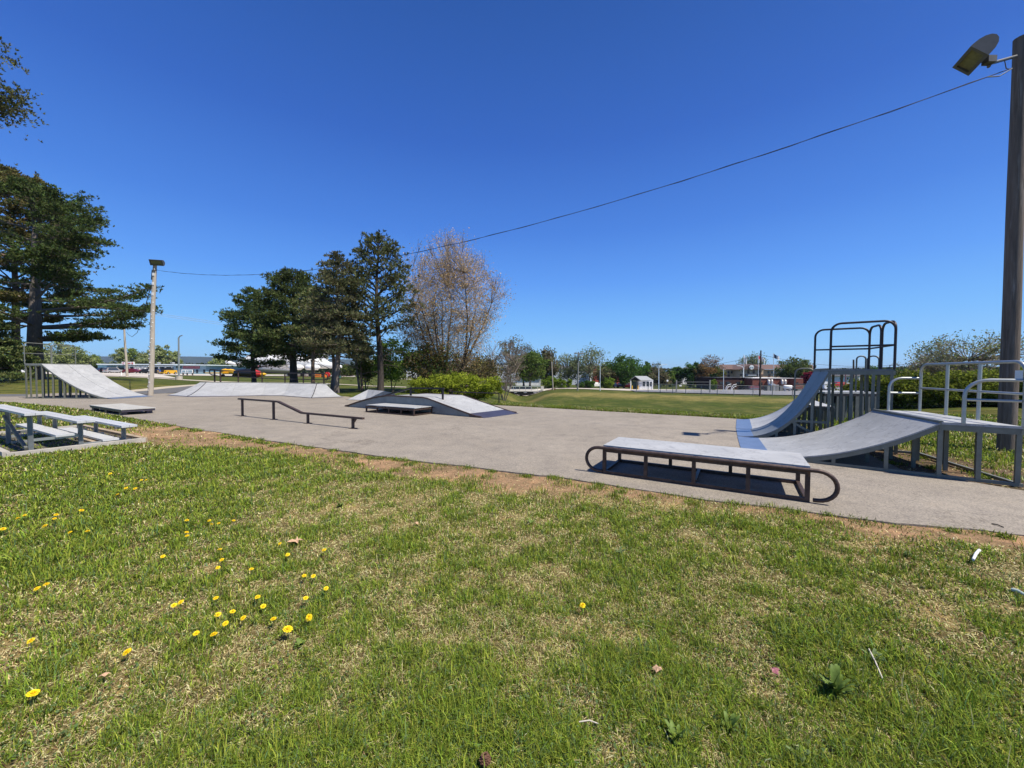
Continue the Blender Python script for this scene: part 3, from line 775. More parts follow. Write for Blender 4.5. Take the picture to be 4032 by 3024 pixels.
# the rail on top: two lengths side by side at the left
def onray(px, py, s_t):         # point above the box line t, seen at px,py
    best = None
    for i in range(400):
        s = -1 + (L + 2) * i / 400; q = fp(s, s_t, 0)
        e = abs(2016 + q.x / q.y * FPX - px)
        if best is None or e < best[0]: best = (e, q)
    q = best[1]; return vec(q.x, q.y, zat(px, py, q.y))
mb = MB(); rail = [onray(1440, 1588, .12), onray(1452, 1574, .12), onray(1618, 1528, .5), onray(1749, 1530, .5)]
mb.beam(rail[0] + Vector((0, 0, .1)), rail[2], .07, .06); mb.beam(rail[2], rail[3], .07, .06); mb.build('rail_bar', m_black, root)
for px, py0, t in ((1488, 1566, .2), (1533, 1552, .3), (1617, 1528, .5), (1743, 1530, .5)):
    q = onray(px, py0, t); s = (vec(q.x, q.y) - FLt).dot(d); mb = MB(); mb.beam((q.x, q.y, hp(max(0, min(L, s)))), (q.x, q.y, q.z), .06, .06); mb.build('rail_post', m_black, root)
# --- low bank beyond the fun box
p0, p1 = G(1369, 1574.5), G(1437, 1576.5)
q0, q1 = P(1450, 1538.5, 21.6), P(1511, 1539, 19.9)
root = empty('low_bank', (p0 + q1) / 2, 'small pale wedge bank standing behind the left end of the fun box', 'skate ramp'); root.location.z = 0
hb = .50
q0 = vec(q0.x, q0.y); q1 = vec(q1.x, q1.y)
dd = Vector((.84, -.54, 0)); q0 = p0 + dd * 2.15; wdir = (p1 - p0); wl_ = Vector((.5, -.86, 0)) * -1
p0n, p1n = vec(-8.25, 21.25), vec(-9.45, 22.2)
a0, a1 = G(1437, 1577), G(1369, 1575)
a0 = vec(a0.x, a0.y); a1 = vec(a1.x, a1.y)
e0, e1 = P(1512, 1539, 20.4), P(1450, 1539, 21.9)
e0 = vec(e0.x, e0.y, .56); e1 = vec(e1.x, e1.y, .56)
g0, g1 = P(1588, 1562, 19.4), P(1570, 1557, 20.9); g0 = vec(g0.x, g0.y, .15); g1 = vec(g1.x, g1.y, .15)
h0, h1 = e0.lerp(g0, .42), e1.lerp(g1, .42); h0.z = h1.z = .5
mb = MB(); th = Vector((0, 0, .02))
mb.hexa([a1 + Vector((0, 0, .0)), a0 + Vector((0, 0, .0)), e0 - th, e1 - th], [a1 + Vector((0, 0, .02)), a0 + Vector((0, 0, .02)), e0, e1]); mb.build('riding_surface', m_sheet, root)
mb = MB(); mb.hexa([e1 - th, e0 - th, h0 - th, h1 - th], [e1, e0, h0, h1]); mb.hexa([h1 - th, h0 - th, g0 - th, g1 - th], [h1, h0, g0, g1]); mb.build('riding_surface', m_sheet, root)
mb = MB(); z_ = lambda p: vec(p.x, p.y, .004)
off = Vector((-.03, -.05, 0)) * .4
mb.quad(z_(a0) + off, z_(e0) + off, e0 - th + off, a0 + Vector((0, 0, .01)) + off); mb.quad(z_(e0) + off, z_(h0) + off, h0 - th + off, e0 - th + off); mb.quad(z_(h0) + off, z_(g0) + off, g0 - th + off, h0 - th + off)
mb.build('side_panel', m_side, root)
mb = MB(); sd_ = (a0 - e0); sd_.z = 0; sd_ = sd_.normalized() * .18
mb.hexa([a1, a1 + sd_, a0 + sd_, a0], [a1 + Vector((0, 0, .022)), a1 + sd_ + Vector((0, 0, .004)), a0 + sd_ + Vector((0, 0, .004)), a0 + Vector((0, 0, .022))]); mb.build('threshold_plate', m_darkplate, root)

# --- bleachers
bR = Vector((.43, .903, 0)); bU = Vector((-.875, .484, 0))
L0 = vec(*G(122, 1786).xy)
root = empty('bleachers', L0 + bR * .7 + bU * 1.6, 'three row aluminium bleachers on a timber edged gravel bed at the left edge', 'bleachers')
legs = [0, .66, 1.32]; tops = [.745, .53, .355]
m_blgalv = M('dark_galvanised_frame', (.20, .215, .215), .5, metal=.6, var=.15, scale=8)
PL = 3.45
for i in range(3):
    o_ = L0 + bR * (legs[i] + .02)
    a = o_ - bU * .28 - bR * .13; b = a + bU * PL; w_ = bR * .26
    mb = MB(); z0, z1 = tops[i] + .0, tops[i] + .042
    for k, (u0, u1) in enumerate(((0, .49), (.51, 1))):
        qq = [a + w_ * u0, b + w_ * u0, b + w_ * u1, a + w_ * u1]
        mb.hexa([vec(p.x, p.y, z0) for p in qq][::-1], [vec(p.x, p.y, z1) for p in qq][::-1])
    o = mb.build('seat_plank', m_alu, root)
    if i < 2:
        fz = [.315, .125][i]; a = L0 + bR * (legs[i] + .30) - bU * .10; b = a + bU * (PL - .3)
        mb = MB(); w_ = bR * .26; qq = [a, b, b + w_, a + w_]
        mb.hexa([vec(p.x, p.y, fz - .04) for p in qq][::-1], [vec(p.x, p.y, fz) for p in qq][::-1]); mb.build('foot_plank', m_alu, root)
for fr_, (off_) in enumerate((0.0, 1.75, 3.0)):
    base = L0 + bU * off_
    for i in range(3):
        p = base + bR * legs[i]; mb = MB(); mb.box((p.x, p.y, tops[i] / 2), (.065, .065, tops[i]), R(-30)); mb.build('leg', m_blgalv, root)
    mb = MB(); mb.beam(base - bR * .02 + Vector((0, 0, .035)), base + bR * 1.45 + Vector((0, 0, .035)), .05, .06); mb.build('base_beam', m_galvbright, root)
    mb = MB(); mb.beam(base + Vector((0, 0, .255)), base + bR * .66 + Vector((0, 0, .255)), .045, .05); mb.build('cross_beam', m_galvbright if fr_ == 0 else m_blgalv, root)
    mb = MB(); mb.beam(base + bR * .66 + Vector((0, 0, .065)), base + bR * 1.32 + Vector((0, 0, .065)), .045, .05)
    mb.build('cross_beam', m_galvbright if fr_ == 0 else m_blgalv, root)
    for i in range(3): mb = MB(); mb.beam(base + bR * (legs[i] - .14) + Vector((0, 0, tops[i] - .022)), base + bR * (legs[i] + .16) + Vector((0, 0, tops[i] - .022)), .045, .04); mb.build('seat_bracket', m_blgalv, root)
mb = MB(); mb.beam(L0 + bU * .02 + Vector((0, 0, .10)) - bR * .05, L0 + bU * 1.75 + Vector((0, 0, .62)) - bR * .05, .045, .05); mb.build('brace', m_galv, root)
# gravel bed with timber kerb under the bleachers
kb = [L0 - bU * .05 - bR * .30, L0 - bU * .18 + bR * 1.62, L0 + bU * 4.0 + bR * 1.62, L0 + bU * 4.0 - bR * .30]
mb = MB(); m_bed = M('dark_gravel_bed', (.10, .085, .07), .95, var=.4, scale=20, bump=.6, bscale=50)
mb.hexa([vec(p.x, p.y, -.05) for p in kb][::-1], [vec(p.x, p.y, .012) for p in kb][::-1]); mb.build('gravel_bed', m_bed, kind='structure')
root = empty('timber_edging', kb[0], 'weathered timber and concrete edging round the gravel under the bleachers', 'edging')
for i in range(3):
    a, b = kb[i], kb[(i + 1) % 4]; mb = MB(); mb.beam(vec(a.x, a.y, .02), vec(b.x, b.y, .02), .10, .10); mb.build('kerb_board', m_conc if i != 1 else m_wood, root)
a, b = kb[3], kb[0]; mb = MB(); mb.beam(vec(a.x, a.y, .03), vec(b.x, b.y, .03), .09, .13); mb.build('kerb_board', m_conc, root)
a = L0 + bR * .95 - bU * .1; mb = MB(); mb.beam(vec(a.x, a.y, .035), vec(*(a + bU * 1.6).xy, .05), .12, .035)
tag(mb.build('loose_board', m_wood, origin=(a.x, a.y, 0)), 'loose pale board lying in the shade under the bleachers', 'board')

# --- low black barrier rail by the shrub
a, b = P(1781, 1543, 19.6), P(1965, 1549, 18.9)
root = empty('low_barrier', vec((a.x + b.x) / 2, (a.y + b.y) / 2, Tz(a.x, a.y)), 'low thin black barrier rail on two posts in front of the broad shrub', 'barrier')
mb = MB(); mb.tube([a, b], .025, 8); mb.build('rail_bar', m_black, root)
for p in (a, b): mb = MB(); mb.tube([vec(p.x, p.y, Tz(p.x, p.y) - .1), p], .028, 8); mb.build('post', m_black, root)

# ------------------------------------------------------------------ light poles
m_pole = M('pale_weathered_pole', (.42, .37, .30), .85, var=.16, scale=3, bump=.3, bscale=12, stretch=(3, 3, .5))
m_poledark = M('grey_brown_pole', (.155, .125, .10), .85, var=.35, scale=3, bump=.8, bscale=12, stretch=(6, 6, .35), streak=((.27, .24, .21), (18, 18, .7), .54))
m_lamp = M('dark_lamp_housing', (.10, .10, .095), .5, metal=.3, var=.15)
m_lens = M('yellowish_lamp_glass', (.13, .125, .06), .3, var=.35, scale=14, spec=.6)
def wooden_pole(label, base, top, r0, r1, mat, name='light_pole'):
    root = empty(name, base, label, 'pole')
    mb = MB(); n = 14; pts = []; 
    for i in range(n + 1):
        t = i / n; q = Vector(base).lerp(Vector(top), t); pts.append(q + Vector((.02 * math.sin(t * 7), .015 * math.sin(t * 5 + 1), 0)) * (t * (1 - t) * 4))
    rr = [r0 + (r1 - r0) * i / n for i in range(n + 1)]; pts[0] = pts[0] - Vector((0, 0, .3))
    mb.tube(pts, rr, 20); mb.build('pole_shaft', mat, root)
    return root
def floodlight(root, c, face, w, h, dep):
    """a box with a curved back; face = direction the glass points"""
    f = Vector(face).normalized(); r = f.cross(Vector((0, 0, 1))).normalized(); u = r.cross(f).normalized(); c = Vector(c)
    rows = []
    for k in range(9):
        t = k / 8; a = math.pi * t
        rows.append([(x, -dep * math.sin(a) * (1 if True else 0), h / 2 * math.cos(a)) for x in (-w / 2, w / 2)])
    pt_ = lambda x, y, z: c + r * x + f * y + u * z
    mb = MB(); mb.grid([[pt_(*p) for p in rw] for rw in rows], True)
    for s in (-w / 2, w / 2):
        vs = [pt_(s, -dep * math.sin(math.pi * k / 8), h / 2 * math.cos(math.pi * k / 8)) for k in range(9)]
        mb.add(vs, [tuple(range(9)) if s < 0 else tuple(reversed(range(9)))])
    b_ = .055
    for x0, x1, z0, z1 in ((-w / 2, w / 2, h / 2 - b_, h / 2), (-w / 2, w / 2, -h / 2, -h / 2 + b_), (-w / 2, -w / 2 + b_, -h / 2 + b_, h / 2 - b_), (w / 2 - b_, w / 2, -h / 2 + b_, h / 2 - b_)):
        mb.hexa([pt_(x0, 0, z0), pt_(x1, 0, z0), pt_(x1, .04, z0), pt_(x0, .04, z0)], [pt_(x0, 0, z1), pt_(x1, 0, z1), pt_(x1, .04, z1), pt_(x0, .04, z1)])
    hd = mb.build('lamp_head', m_lamp, root)
    mb = MB(); mb.quad(pt_(-w / 2 + b_, .006, -h / 2 + b_), pt_(w / 2 - b_, .006, -h / 2 + b_), pt_(w / 2 - b_, .006, h / 2 - b_), pt_(-w / 2 + b_, .006, h / 2 - b_)); 
    g = mb.build('lamp_glass', m_lens, hd)
    return hd
# right pole
rb = vec(P(3963, 1770, 8.1).x, 8.10, Tz(10.2, 8.1)); 
_q = ray(4022, 150); rt_ = vec(_q.x / _q.y * 8.05, 8.05, zat(4022, 150, 8.05))
rpole = wooden_pole('thick grey-brown wooden pole on the right edge carrying a floodlight', rb, rt_, .137, .112, m_poledark)
lc = P(3826, 234, 7.6)
hd = floodlight(rpole, lc, (-.64, .29, -.71), .56, .34, .27)
mb = MB(); pa_ = P(4000, 222, 8.0); mb.tube([P(3893, 262, 7.65), P(3900, 250, 7.7), pa_], .028, 8); mb.box(P(3895, 238, 7.62), (.16, .12, .12)); mb.build('arm', m_lamp, rpole)
mb = MB(); mb.tube([P(3985, 270, 7.95), P(3960, 285, 7.85), P(3935, 300, 7.8), P(3890, 303, 7.75)], .010, 6); mb.tube([P(3955, 235, 7.85), P(3962, 270, 7.85), P(3975, 272, 7.9)], .008, 6); mb.build('cable_hanger', m_lamp, rpole)
m_notice = M('white_notice', (.8, .8, .78), .6, var=.03)
mb = MB(); nc = P(4012, 1475, 7.85); mb.box(nc, (.10, .02, .17), R(-50)); mb.build('notice', m_notice, rpole)
# left pole
lb = vec(*G(592, 1556).xy); lt = P(610, 1045, lb.y - .1)
lpole = wooden_pole('pale wooden light pole at the far edge of the pad, studded with white staples', lb, lt, .145, .098, m_pole)
floodlight(lpole, P(616, 1034, lb.y - .25), (.22, -.85, -.42), .70, .36, .2)
mb = MB(); mb.tube([P(607, 1046, lb.y - .1), P(608, 1066, lb.y - .22)], .06, 8); mb.build('arm', m_lamp, lpole)
mb = MB(); mb.tube([P(606, 1064, lb.y - .05).lerp(P(606, 1064, lb.y), .5), P(603, 1102, lb.y - .03)], .106, 16, cap=False); mb.build('dark_sleeve', m_lamp, lpole)
m_white = M('white_paint', (.80, .80, .78), .6, var=.04)
mb = MB()
for i in range(26):
    t = .04 + .80 * i / 26; q = lb.lerp(lt, t); rr_ = .145 + (.098 - .145) * t; a = -math.pi / 2 + (random.random() - .5) * 1.5
    mb.box((q.x + math.cos(a) * rr_, q.y + math.sin(a) * rr_, q.z), (.06, .03, .05), a + math.pi / 2)
for t in (.78, .86, .93): 
    q = lb.lerp(lt, t); mb.box((q.x + .02, q.y - .115, q.z), (.12, .02, .18))
mb.build('staples', m_white, lpole)
# cable between the poles
ca_, cb_ = P(3985, 268, 7.95), P(615, 1063, lb.y - .1)
mid_obs = P(1860, 944, 1.0)
pts = []; SAG = 1.7
for i in range(61):
    t = i / 60; q = ca_.lerp(cb_, t); q.z -= SAG * 4 * t * (1 - t); pts.append(q)
m_cable = M('black_cable', (.03, .03, .035), .6)
mb = MB(); mb.tube(pts, .008, 6)
pts2 = [q + Vector((.012 * math.cos(i * 2.1), .012 * math.sin(i * 2.1), .016 * math.sin(i * 1.7))) for i, q in enumerate(pts)]; mb.tube(pts2, .005, 5)
mb.build('overhead_cable', m_cable, origin=(0, 0, 0), label='long sagging black cable strung between the two light poles across the sky', cat='cable')
# second pole further left with its slack cable
b2 = B(501, 62); 
p2 = wooden_pole('leaning pale pole beyond the park at the edge of the car park', b2, P(489, 1290, 62), .17, .12, m_pole, 'utility_pole')
pts = [P(604, 1100, lb.y), P(585, 1160, 30), P(570, 1215, 34), P(555, 1270, 40), P(540, 1310, 46), P(520, 1326, 52), P(506, 1318, 58), P(498, 1308, 62)]
mb = MB(); mb.tube(pts, .025, 6); mb.build('slack_cable', m_cable, label='slack cable hanging from the left light pole towards the leaning pole', cat='cable')
# third pole with cap (lamp standard)
b3 = B(705, 56); root = empty('lamp_standard', b3, 'slim pale lamp standard on a round concrete foot in the lawn on the left', 'lamp post')
mb = MB(); t3_ = P(703.5, 1330, 56); mb.tube([b3 + Vector((0, 0, .4)), t3_], [.13, .10], 12); mb.build('shaft', m_galvbright, root)
mb = MB(); mb.tube([b3 - Vector((0, 0, .2)), b3 + Vector((0, 0, .55))], .42, 14); mb.build('foot', m_conc, root)
mb = MB(); mb.tube([t3_, t3_ + Vector((.2, 0, .25)), t3_ + Vector((.55, 0, .35))], .07, 8); mb.build('lamp_head', m_galvbright, root)
# ================================================================== trees
leaf_m = leafmat('leaves', .40)
needle_m = leafmat('needles', .25)
m_barkgrey = M('grey_bark', (.155, .130, .110), .95, var=.35, scale=4, bump=.7, bscale=9, stretch=(3, 3, .6))
m_barkdark = M('dark_bark', (.060, .048, .040), .95, var=.35, scale=4, bump=.6, bscale=9, stretch=(3, 3, .6))
m_barkpink = M('reddish_pine_bark', (.20, .135, .10), .95, var=.35, scale=4, bump=.6, bscale=9, stretch=(3, 3, .6))
m_twig = M('grey_brown_twigs', (.20, .165, .135), .9, var=.2)

def segs_arr(segs, sides=4):
    """segs: (p0, p1, r0, r1) -> vertex and face arrays for separate tapered prisms"""
    p0 = np.array([s[0] for s in segs], float); p1 = np.array([s[1] for s in segs], float)
    r0 = np.array([s[2] for s in segs])[:, None]; r1 = np.array([s[3] for s in segs])[:, None]
    d = p1 - p0; d /= np.linalg.norm(d, axis=1)[:, None] + 1e-9
    ref = np.where(np.abs(d[:, 2:3]) < .9, np.array([[0, 0, 1.0]]), np.array([[1.0, 0, 0]]))
    a = np.cross(d, ref); a /= np.linalg.norm(a, axis=1)[:, None]; b = np.cross(a, d)
    ang = np.arange(sides) * 2 * np.pi / sides
    ca, sa = np.cos(ang), np.sin(ang)
    ring = a[:, None, :] * ca[None, :, None] + b[:, None, :] * sa[None, :, None]
    lo = p0[:, None] + ring * r0[:, :, None]; hi = p1[:, None] + ring * r1[:, :, None]
    nx_ = (np.arange(sides) + 1) % sides
    q = np.stack([lo, lo[:, nx_], hi[:, nx_], hi], 2)      # n, sides, 4, 3
    return q.reshape(-1, 3), len(segs) * sides
def limb_mesh(name, segs, mat, parent, sides=5):
    v, n = segs_arr(segs, sides)
    return npmesh(name, v, n, 4, mat, parent)
def unit(v): return v / (np.linalg.norm(v, axis=-1, keepdims=True) + 1e-9)
def leafcards(cen, size, rg, up=.3, aspect=.6, nrm=None):
    """diamond cards with random orientation, biased to face up"""
    n = len(cen); nn = unit(rg.normal(size=(n, 3)) + np.array([0, 0, up]))
    if nrm is not None: nn = unit(nn + nrm)
    t = unit(np.cross(nn, rg.normal(size=(n, 3)))); b = np.cross(nn, t)
    s = (size * rg.uniform(.6, 1.35, n))[:, None]
    q = np.stack([cen - t * s, cen - b * s * aspect, cen + t * s, cen + b * s * aspect], 1)
    return q.reshape(-1, 3), n
def tuftcards(cen, axis_, size, rg, k=5, w=.16):
    """bunches of needles: k thin triangles fanning from each centre about its axis"""
    n = len(cen); c = np.repeat(cen, k, 0); ax = np.repeat(axis_, k, 0)
    d = unit(ax + rg.normal(size=(n * k, 3)) * .62); s = (np.repeat(size, k) * rg.uniform(.7, 1.25, n * k))[:, None]
    side = unit(np.cross(d, rg.normal(size=(n * k, 3)))) * s * w
    tip = c + d * s
    mid = c + d * s * .55
    q = np.stack([c, mid - side, tip, mid + side], 1)
    return q.reshape(-1, 3), n * k
def vary(base, n, k, rg, amp=.22, hue=.10):
    b = np.array(base)[None] * (1 + rg.normal(size=(n, 1)) * amp) * (1 + rg.normal(size=(n, 3)) * hue)
    return np.repeat(np.clip(b, .004, 1), k, 0)
def clumpvary(cen, s=.8, amp=.35):
    return 1 + (fbm(cen[:, 0] + cen[:, 1] * .7, cen[:, 2] * 1.3 + cen[:, 1] * .3, s, 3) - .5) * 2 * amp

def curve_branch(p, d, L, r, rg, n=6, droop=0., lift=0., wob=.12):
    """segments and points of a bent branch"""
    segs = []; pts = [p.copy()]; d = unit(d); q = p.copy()
    for i in range(n):
        t = (i + 1) / n
        d = unit(d + rg.normal(size=3) * wob + np.array([0, 0, -droop + lift * t * 2]) / n)
        q2 = q + d * L / n
        segs.append((q, q2, r * (1 - i / n * .85), r * (1 - (i + 1) / n * .85))); q = q2; pts.append(q)
    return segs, np.array(pts)

PG = 3.0
def pine(name, label, base, H, prof, seed=0, style='white', trunk_r=.35, bark=None, col=(.030, .052, .018), dens=1.0, lean=(0, 0), h0=.25, azb=None, nb=60, tuft=.30, dead=0, group=None, top_r=.04, trunks=None, cat='tree', flat=.35, levels=None):
    """prof(t, azimuth) -> branch length at relative height t"""
    rg = np.random.default_rng(seed); base = np.array(base, float)
    root = empty(name, Vector(base), label, cat, group)
    n = 16; tp = []
    for i in range(n + 1):
        t = i / n; tp.append(base + np.array([lean[0] * t * H + .12 * math.sin(t * 6 + seed), lean[1] * t * H + .1 * math.sin(t * 5 + seed * 2), t * H]))
    tp = np.array(tp); trr = [trunk_r * (1.25 if i == 0 else 1) * (1 - (i / n) ** 1.1) + top_r for i in range(n + 1)]
    mb = MB(); tq = [Vector(p) for p in tp]; tq[0] -= Vector((0, 0, .4)); mb.tube(tq, trr, 12)
    mb.build('trunk', bark or m_barkdark, root)
    segs = []; cen = []; axs = []; sz = []
    for i in range(nb):
        t = h0 + (1 - h0) * ((i + rg.uniform(0, 1)) / nb) ** .92
        az = i * 2.399 + rg.normal() * .25 if azb is None else azb(rg, i)
        if levels is not None: t = levels[i % len(levels)] + rg.normal() * .006
        L = prof(t, az) * rg.uniform(.78, 1.12)
        if L < .25: continue
        f = t * n; k = min(int(f), n - 1); p = tp[k] + (tp[k + 1] - tp[k]) * (f - k)
        el = {'white': .10 + .85 * max(0, t - .55), 'red': .18 + .6 * t, 'spruce': -.12 + .7 * max(0, t - .6)}[style]
        d = np.array([math.cos(az), math.sin(az), el + rg.normal() * .06])
        sg, pts = curve_branch(p, d, L, .05 + L * .012, rg, 7, droop=.18 if style != 'red' else .10, lift=.30 if style == 'white' else .22, wob=.05)
        segs += sg
        m = int(L * (9 if style == 'white' else 7) * dens)
        hx = unit(np.array([d[0], d[1], 0]))
        sx = np.array([-hx[1], hx[0], 0])
        for j in range(m):            # side shoots
            u = rg.uniform(.22 if style != 'red' else .45, 1.0) ** .75; f2 = u * 7; kk = min(int(f2), 6)
            q = pts[kk] + (pts[kk + 1] - pts[kk]) * (f2 - kk)
            wmax = L * .34 * (1.12 - u) + .22
            s_ = rg.normal() * .6 * wmax
            q2 = q + sx * s_ + hx * abs(s_) * .55 + np.array([0, 0, rg.normal() * .05 * L ** .4 + abs(s_) * .05 + .04])
            if rg.random() < .5: segs.append((q, q2, .018, .008))
            K = 5 if style == 'white' else 4
            kk_ = rg.normal(size=(K, 3)) * np.array([.26, .26, .26 * flat]) * (.6 + .4 * min(L, 3) / 2)
            cen.append(q2 + kk_); a_ = np.tile(hx * .35 + np.array([0, 0, .75 if style == 'white' else .6]), (K, 1)) + kk_ * .8; axs.append(a_); sz += [tuft] * K
    for j in range(dead):
        t = rg.uniform(.12, h0 + .25); az = rg.uniform(0, 6.28); f = t * n; k = int(f); p = tp[k] + (tp[k + 1] - tp[k]) * (f - k)
        sg, pts = curve_branch(p, np.array([math.cos(az), math.sin(az), .05]), rg.uniform(.8, 2.6), .03, rg, 5, droop=.5, wob=.16); segs += sg
        for k_ in (2, 3, 4):
            sg, _ = curve_branch(pts[k_], np.array([math.cos(az + rg.normal()), math.sin(az + rg.normal()), -.1]), rg.uniform(.3, .9), .012, rg, 3, droop=.4, wob=.2); segs += sg
    if segs: limb_mesh('limbs', segs, bark or m_barkdark, root, 4)
    cen = np.concatenate(cen); axs = unit(np.concatenate(axs)); sz = np.array(sz)
    v, nf = tuftcards(cen, axs, sz, rg, 6, .15)
    cc = np.repeat(np.array(col)[None] * PG * clumpvary(cen)[:, None] * (1 + rg.normal(size=(len(cen), 1)) * .22), 24, 0) * (1 + np.repeat(rg.normal(size=(nf, 3)) * .08, 4, 0))
    npmesh('crown', v, nf, 4, needle_m, root, np.clip(cc, .003, 1))
    return root

LG = 1.7
def broadleaf(name, label, base, H, W, seed=0, trunk_r=.2, bark=None, cols=((.06, .10, .02),), wts=None, dens=1.0, leaf=.10, trunk_h=.25, shape='round', stems=1, twig=True, leafn=9000, cat='tree', group=None, gap=.35, clus=140, upright=.5, squash=1.0, D=None, fill=.45, skirt=0.0, spread=1.0):
    """trunk(s), limbs reaching clusters spread through the crown, leaves round each cluster"""
    rg = np.random.default_rng(seed); base = np.array(base, float); D = D or W
    root = empty(name, Vector(base), label, cat, group)
    c0 = base + np.array([0, 0, H * trunk_h]); ch = H * (1 - trunk_h)
    # cluster centres in an uneven ellipsoid
    cl = []
    while len(cl) < clus:
        p = rg.uniform(-1, 1, 3); r = np.linalg.norm(p)
        if r > 1 or r < fill * rg.uniform(.4, 1): continue
        az = math.atan2(p[1], p[0])
        lump = 1 + .16 * math.sin(az * 3 + seed) + .12 * math.sin(az * 5 + seed * 2 + p[2] * 4) + .10 * math.sin(p[2] * 7 + seed * 3 + az * 2)
        z = p[2]
        if shape == 'vase': wz = .50 + .50 * min(1, (z + 1) * .95) if z < .3 else math.sqrt(max(0, 1 - ((z - .3) / .75) ** 2))
        elif shape == 'maple': wz = .72 + .28 * min(1, (z + 1) * 1.1)
        elif shape == 'cone': wz = max(.05, (1 - z) / 2) * 1.5; 
        elif shape == 'dome': wz = 1.0 if z < 0 else 1.0
        else: wz = 1.0
        k = lump * wz
        cl.append(np.array([p[0] * W / 2 * k, p[1] * D / 2 * k, (z + 1) / 2 * ch * (1 + .06 * math.sin(az * 4 + seed))]) + c0)
    cl = np.array(cl)
    if skirt: cl[:, 2] = np.maximum(cl[:, 2], base[2] + skirt)
    segs = []; forks = []
    for s in range(stems):
        az = 6.283 * s / stems + rg.normal() * .4; sp = (.10 + .05 * rg.random() + (.03 if shape == 'maple' else 0)) if stems > 1 else 0
        hgt = H * (trunk_h + .18) if stems == 1 else H * (rg.uniform(.55, .80) if shape == 'maple' else rg.uniform(.55, .75))
        d = np.array([math.cos(az) * sp * 2.2, math.sin(az) * sp * 2.2, 1.0])
        b_ = base + (np.array([math.cos(az), math.sin(az), 0]) * trunk_r * .9 if stems > 1 else 0) - np.array([0, 0, .2])
        sg, pts = curve_branch(b_, d, hgt + .2, trunk_r / (1 if stems == 1 else 1.6), rg, 9, wob=.05 if shape != 'maple' else .07, lift=.5 if stems > 1 else 0); 
        sg = [(a, b, r0 + (.0 if stems > 1 else trunk_r * .12), r1 + (.0 if stems > 1 else trunk_r * .12)) for a, b, r0, r1 in sg]
        forks.append(pts[3 if stems > 1 else 4:])
        mbt = MB(); mbt.tube([Vector(p) for p in pts], [sg[0][2]] + [x[3] for x in sg], 9)
        mbt.build('trunk', bark or m_barkgrey, root)
    allf = np.concatenate(forks)
    for c in cl:
        dd = np.linalg.norm(allf - c, axis=1) + np.maximum(0, allf[:, 2] - c[2] + .3) * 3
        a = allf[np.argmin(dd + rg.random(len(dd)) * .6)]
        m = (a + c) / 2 + np.array([0, 0, -.12 * np.linalg.norm(c - a) * (1 - upright)]) + rg.normal(size=3) * .1 * np.linalg.norm(c - a) * .5
        Lr = np.linalg.norm(c - a); r = (.012 + .012 * Lr * (H / 10) ** .3) * (.55 if shape == 'maple' else 1)
        segs += [(a, m, r, r * .6), (m, c, r * .6, r * .3)]
        if twig:
            for k in range(int(4 * twig)):
                o = unit(rg.normal(size=3) + unit(c - base) * upright * 1.6) * rg.uniform(.25, .75) * min(W, H) * .13
                segs.append((c - (c - m) * rg.random() * .8, c + o, r * .35, .006))
                
    limb_mesh('limbs', segs, m_twig, root, 3)
    per = max(3, int(leafn * dens / len(cl))); sg_ = min(W, H) * .085 * spread
    cen = (np.repeat(cl, per, 0) + rg.normal(size=(len(cl) * per, 3)) * np.array([1, 1, .75]) * sg_ * np.repeat(rg.uniform(.6, 1.5, len(cl)), per)[:, None])
    off_ = cen - np.repeat(cl, per, 0); ln_ = np.linalg.norm(off_, axis=1, keepdims=True); cen = np.repeat(cl, per, 0) + off_ * np.minimum(1, 2.0 * sg_ / (ln_ + 1e-6))
    cen[:, 2] = np.maximum(cen[:, 2], base[2] + .05)
    v, nf = leafcards(cen, leaf, rg, up=.5)
    ci = rg.choice(len(cols), len(cl), p=wts); ci = np.repeat(ci, per); sw = rg.random(len(ci)) < .25; ci[sw] = rg.choice(len(cols), sw.sum(), p=wts)
    cb = np.array(cols)[ci] * LG * clumpvary(cen, .5, .3)[:, None] * (1 + rg.normal(size=(nf, 1)) * .2)
    npmesh('crown', v, nf, 4, leaf_m, root, np.repeat(np.clip(cb, .004, 1), 4, 0))
    return root
def ellip(pts_):
    hs = [p[0] for p in pts_]; rs = [p[1] for p in pts_]
    return lambda t: float(np.interp(t, hs, rs))

# ---- the big white pine on the left
d1 = 40.0; bs = B(146, d1); bs.z = zat(146, 1497, d1)
right = ellip([(.20, 4.0), (.27, 9.6), (.36, 11.2), (.43, 9.5), (.50, 7.0), (.60, 7.4), (.70, 7.2), (.80, 5.6), (.90, 3.8), (1, 1.0)])
left = ellip([(.22, 3.0), (.30, 6.5), (.5, 7.5), (.7, 6.5), (.9, 4), (1, 1.0)])
def prof1(t, az): c = math.cos(az); return right(t) * max(0, c) ** .7 * 1.0 + left(t) * (1 - max(0, c) ** .7)
def az_bias(rg, i):
    return rg.normal() * .75 if rg.random() < .55 else rg.uniform(0, 6.283)
Ht = zat(170, 745, d1) - bs.z
pine('white_pine', 'huge dark white pine with long level branches reaching right over the far left quarter pipe', bs, Ht, prof1, seed=11, style='white', trunk_r=.62, bark=m_barkgrey, col=(.030, .042, .014), h0=.22, azb=az_bias, nb=66, tuft=.28, dens=.80, lean=(.010, 0), group='pines at the left edge', flat=.20, levels=[.215, .285, .355, .425, .505, .58, .655, .725, .79, .845, .89, .93, .965])
bs = B(66, 43); bs.z = zat(66, 1488, 43)
pine('red_pine', 'olive green pine with a slimmer trunk left of the huge white pine', bs, zat(30, 690, 43) - bs.z, lambda t, az: ellip([(.15, 2.0), (.3, 6), (.6, 6.5), (.85, 4), (1, 1)])(t), seed=12, style='red', trunk_r=.36, bark=m_barkpink, col=(.060, .056, .020), h0=.24, nb=70, tuft=.36, dens=1.3, dead=12, group='pines at the left edge')
